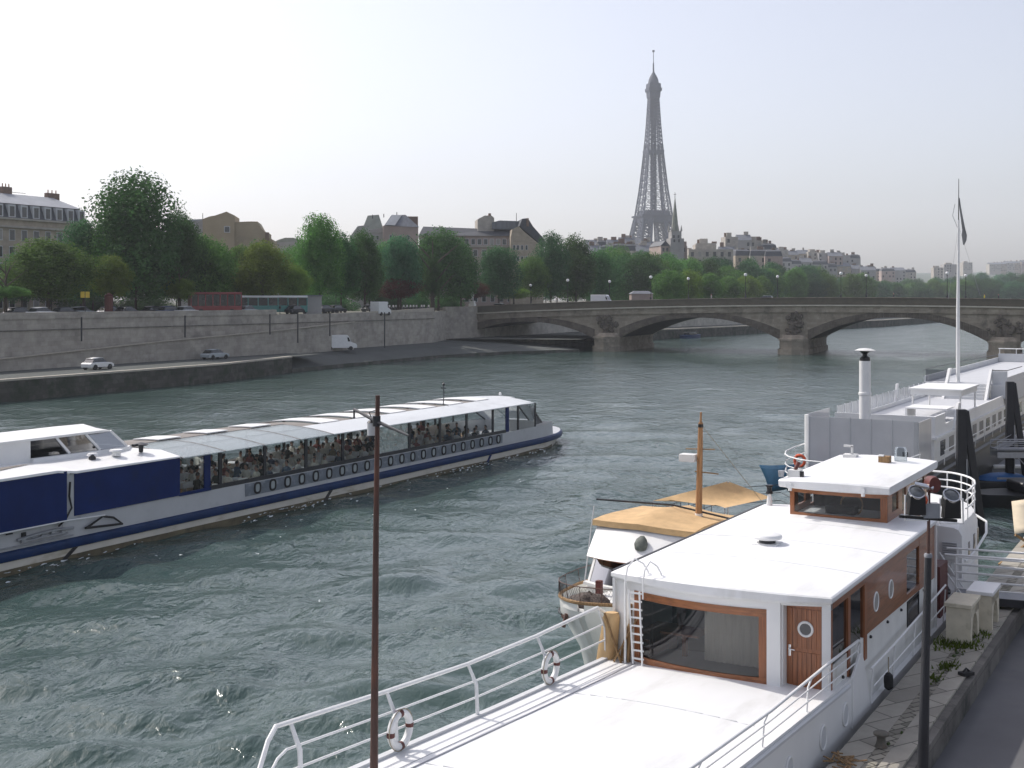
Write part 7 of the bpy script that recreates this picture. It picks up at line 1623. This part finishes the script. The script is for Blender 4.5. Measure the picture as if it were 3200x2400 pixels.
# parked motorcycles at the head of the ramp
def moto():
    t=thing('motorcycle','motorcycle parked in the row at the head of the ramp','motorcycle',(0,0,0),0,'motorcycles parked at the head of the ramp')
    for x in (-.68,.68): MB().use(M['tyre']).tube([(x+.28*math.cos(2*PI*k/12),0,.32+.28*math.sin(2*PI*k/12)) for k in range(12)],.06,6,closed=True).build('wheel',parent=t)
    MB().use(M['black']).loft([[(-.75,-.1,.6),(-.75,.1,.6),(-.75,.08,.85),(-.75,-.08,.85)],[(0,-.16,.45),(0,.16,.45),(0,.15,.8),(0,-.15,.8)],[(.45,-.1,.6),(.45,.1,.6),(.45,.1,1.0),(.45,-.1,1.0)]]).build('body',parent=t); MB().use(M['chrome']).tube([(.5,-.35,1.1),(.55,0,1.0),(.5,.35,1.1)],.03,6).build('handlebar',parent=t); MB().use(M['white']).box(.5,.62,-.15,.15,.9,1.35).build('windshield',parent=t); MB().use(M['chrome']).tube([(.62,0,1.0),(.7,0,.35)],.04,6).build('fork',parent=t)
    return t
m0=moto(); rnd=random.Random(6)
for k in range(12):
    px=1212+k*11+rnd.uniform(-2,2); Y=243+k*.9+rnd.uniform(-1,1)
    if k==0: m0.location=(PX(px,Y),Y,8.5); m0.rotation_euler=(0,0,1.2); KIDS(m0)
    else: dup(m0,(PX(px,Y),Y,8.5),1.2+rnd.uniform(-.3,.3))
# white statue on the bridge corner and a person beside it
def figure(name,cat,label,loc,sc,mats,group=None,rz=0,stride=.12):
    cl,sk,hr=mats; mb=MB().use(cl)
    def ring(cx,cy,z,a,b,n=10): return [(cx+a*math.cos(2*PI*i/n),cy+b*math.sin(2*PI*i/n),z) for i in range(n)]
    mb.loft([ring(0,0,.86,.16,.11),ring(0,0,.98,.165,.12),ring(0,0,1.1,.145,.105),ring(0,0,1.3,.19,.12),ring(0,0,1.42,.19,.10),ring(0,0,1.48,.09,.07)])
    mb.use(sk).loft([ring(0,0,1.46,.06,.06),ring(0,.0,1.53,.06,.065),ring(0,.01,1.57,.07,.085),ring(0,.015,1.65,.08,.10),ring(0,.01,1.72,.07,.085),ring(0,.0,1.76,.03,.04)])
    mb.use(hr).loft([ring(0,-.015,1.63,.085,.10),ring(0,-.01,1.71,.085,.10),ring(0,-.005,1.77,.05,.06),ring(0,0,1.785,.015,.02)])
    for s in (-1,1):
        mb.use(cl).tube([(s*.19,0,1.40),(s*.25,.02,1.15),(s*.24,.06*s+.06,.95)],[.055,.048,.04],7); mb.use(sk).tube([(s*.24,.06*s+.06,.95),(s*.23,.08*s+.08,.80)],[.034,.03],6)
        mb.use(hr if name=='person' else cl).tube([(s*.09,0,.92),(s*.10,s*stride*.5,.50),(s*.10,s*stride,.06)],[.095,.07,.045],8); mb.tube([(s*.10,s*stride-.06,.03),(s*.10,s*stride+.18,.03)],[.045,.04],6)
    o=mb.build(name,smooth=60); o.location=loc; o.rotation_euler=(0,0,rz); o.scale=(sc,)*3; return tag(o,label,cat,group)
sx,sy=bw(-31.5,.6)
t=MB().use(M['offwhite']); t.box(-.7,.7,-.5,.5,0,.7); t.box(-.55,.55,-.4,.4,.7,1.3); o=t.build('plinth',smooth=0); o.location=(sx,sy,ptop(-31)-1.05+.9); o.rotation_euler=(0,0,-BA); tag(o,'pale plinth under the white statue at the bridge corner','plinth')
figure('statue','statue','white statue standing at the corner of the stone bridge',(sx,sy,ptop(-31)-1.05+2.2),1.35,(M['lamp'],M['lamp'],M['lamp']))
dk=[mat('dark_coat',(.03,.03,.035)),mat('light_coat',(.45,.43,.4)),mat('yellow_jacket',(.55,.5,.05))]
for s,k,lab in ((-40,0,'dark dressed pedestrian beside the white statue'),(-12,1,'pale dressed pedestrian walking over the first bridge arch'),(9,0,'dark dressed pedestrian walking over the second bridge arch'),(22,1,'pale dressed pedestrian walking near the middle of the bridge'),(58,0,'dark dressed pedestrian above the third bridge arch'),(74.5,2,'pedestrian in a yellow jacket on the bridge behind the flagpole'),(77,0,'dark dressed pedestrian right beside the one in yellow')):
    x,y=bw(s,1.5); figure('person','person',lab,(x,y,ptop(s)-1.05+.15),1.,(dk[k],M['skin'],M['hair']),rz=-BA+PI/2)
# distant dark boat under the third arch
t=thing('distant_boat','small dark boat with a white wheelhouse far off under the third arch','boat',(PX(2865,630),630.,0),.5)
MB().use(M['navybelt']).loft([[(x,-w,-.3),(x,-w*1.1,1.3+.4*(x>8)),(x,w*1.1,1.3+.4*(x>8)),(x,w,-.3)] for x,w in ((-12,1.6),(-8,2.3),(6,2.3),(11,1.2),(13,.1))]).build('hull',parent=t); MB().use(M['white']).box(-9.5,-5.5,-1.6,1.6,1.3,3.4).build('wheelhouse',parent=t,bevel=.1); MB().use(M['carglass']).box(-9.55,-5.45,-1.65,1.65,2.3,2.9).build('window_band',parent=t)
t=thing('moored_boat','small dark blue boat moored along the lower quay beyond the bridge','boat',(PX(2160,352),352.,0),rad(55)); MB().use(M['navybelt']).loft([[(x,-w,-.3),(x,-w*1.1,.9),(x,w*1.1,.9),(x,w,-.3)] for x,w in ((-5,1.),(-3,1.5),(3,1.4),(5.5,.1))]).build('hull',parent=t); MB().use(M['carglass']).box(-2.6,1.5,-1.,1.,.9,1.7).build('cabin',parent=t,bevel=.1)
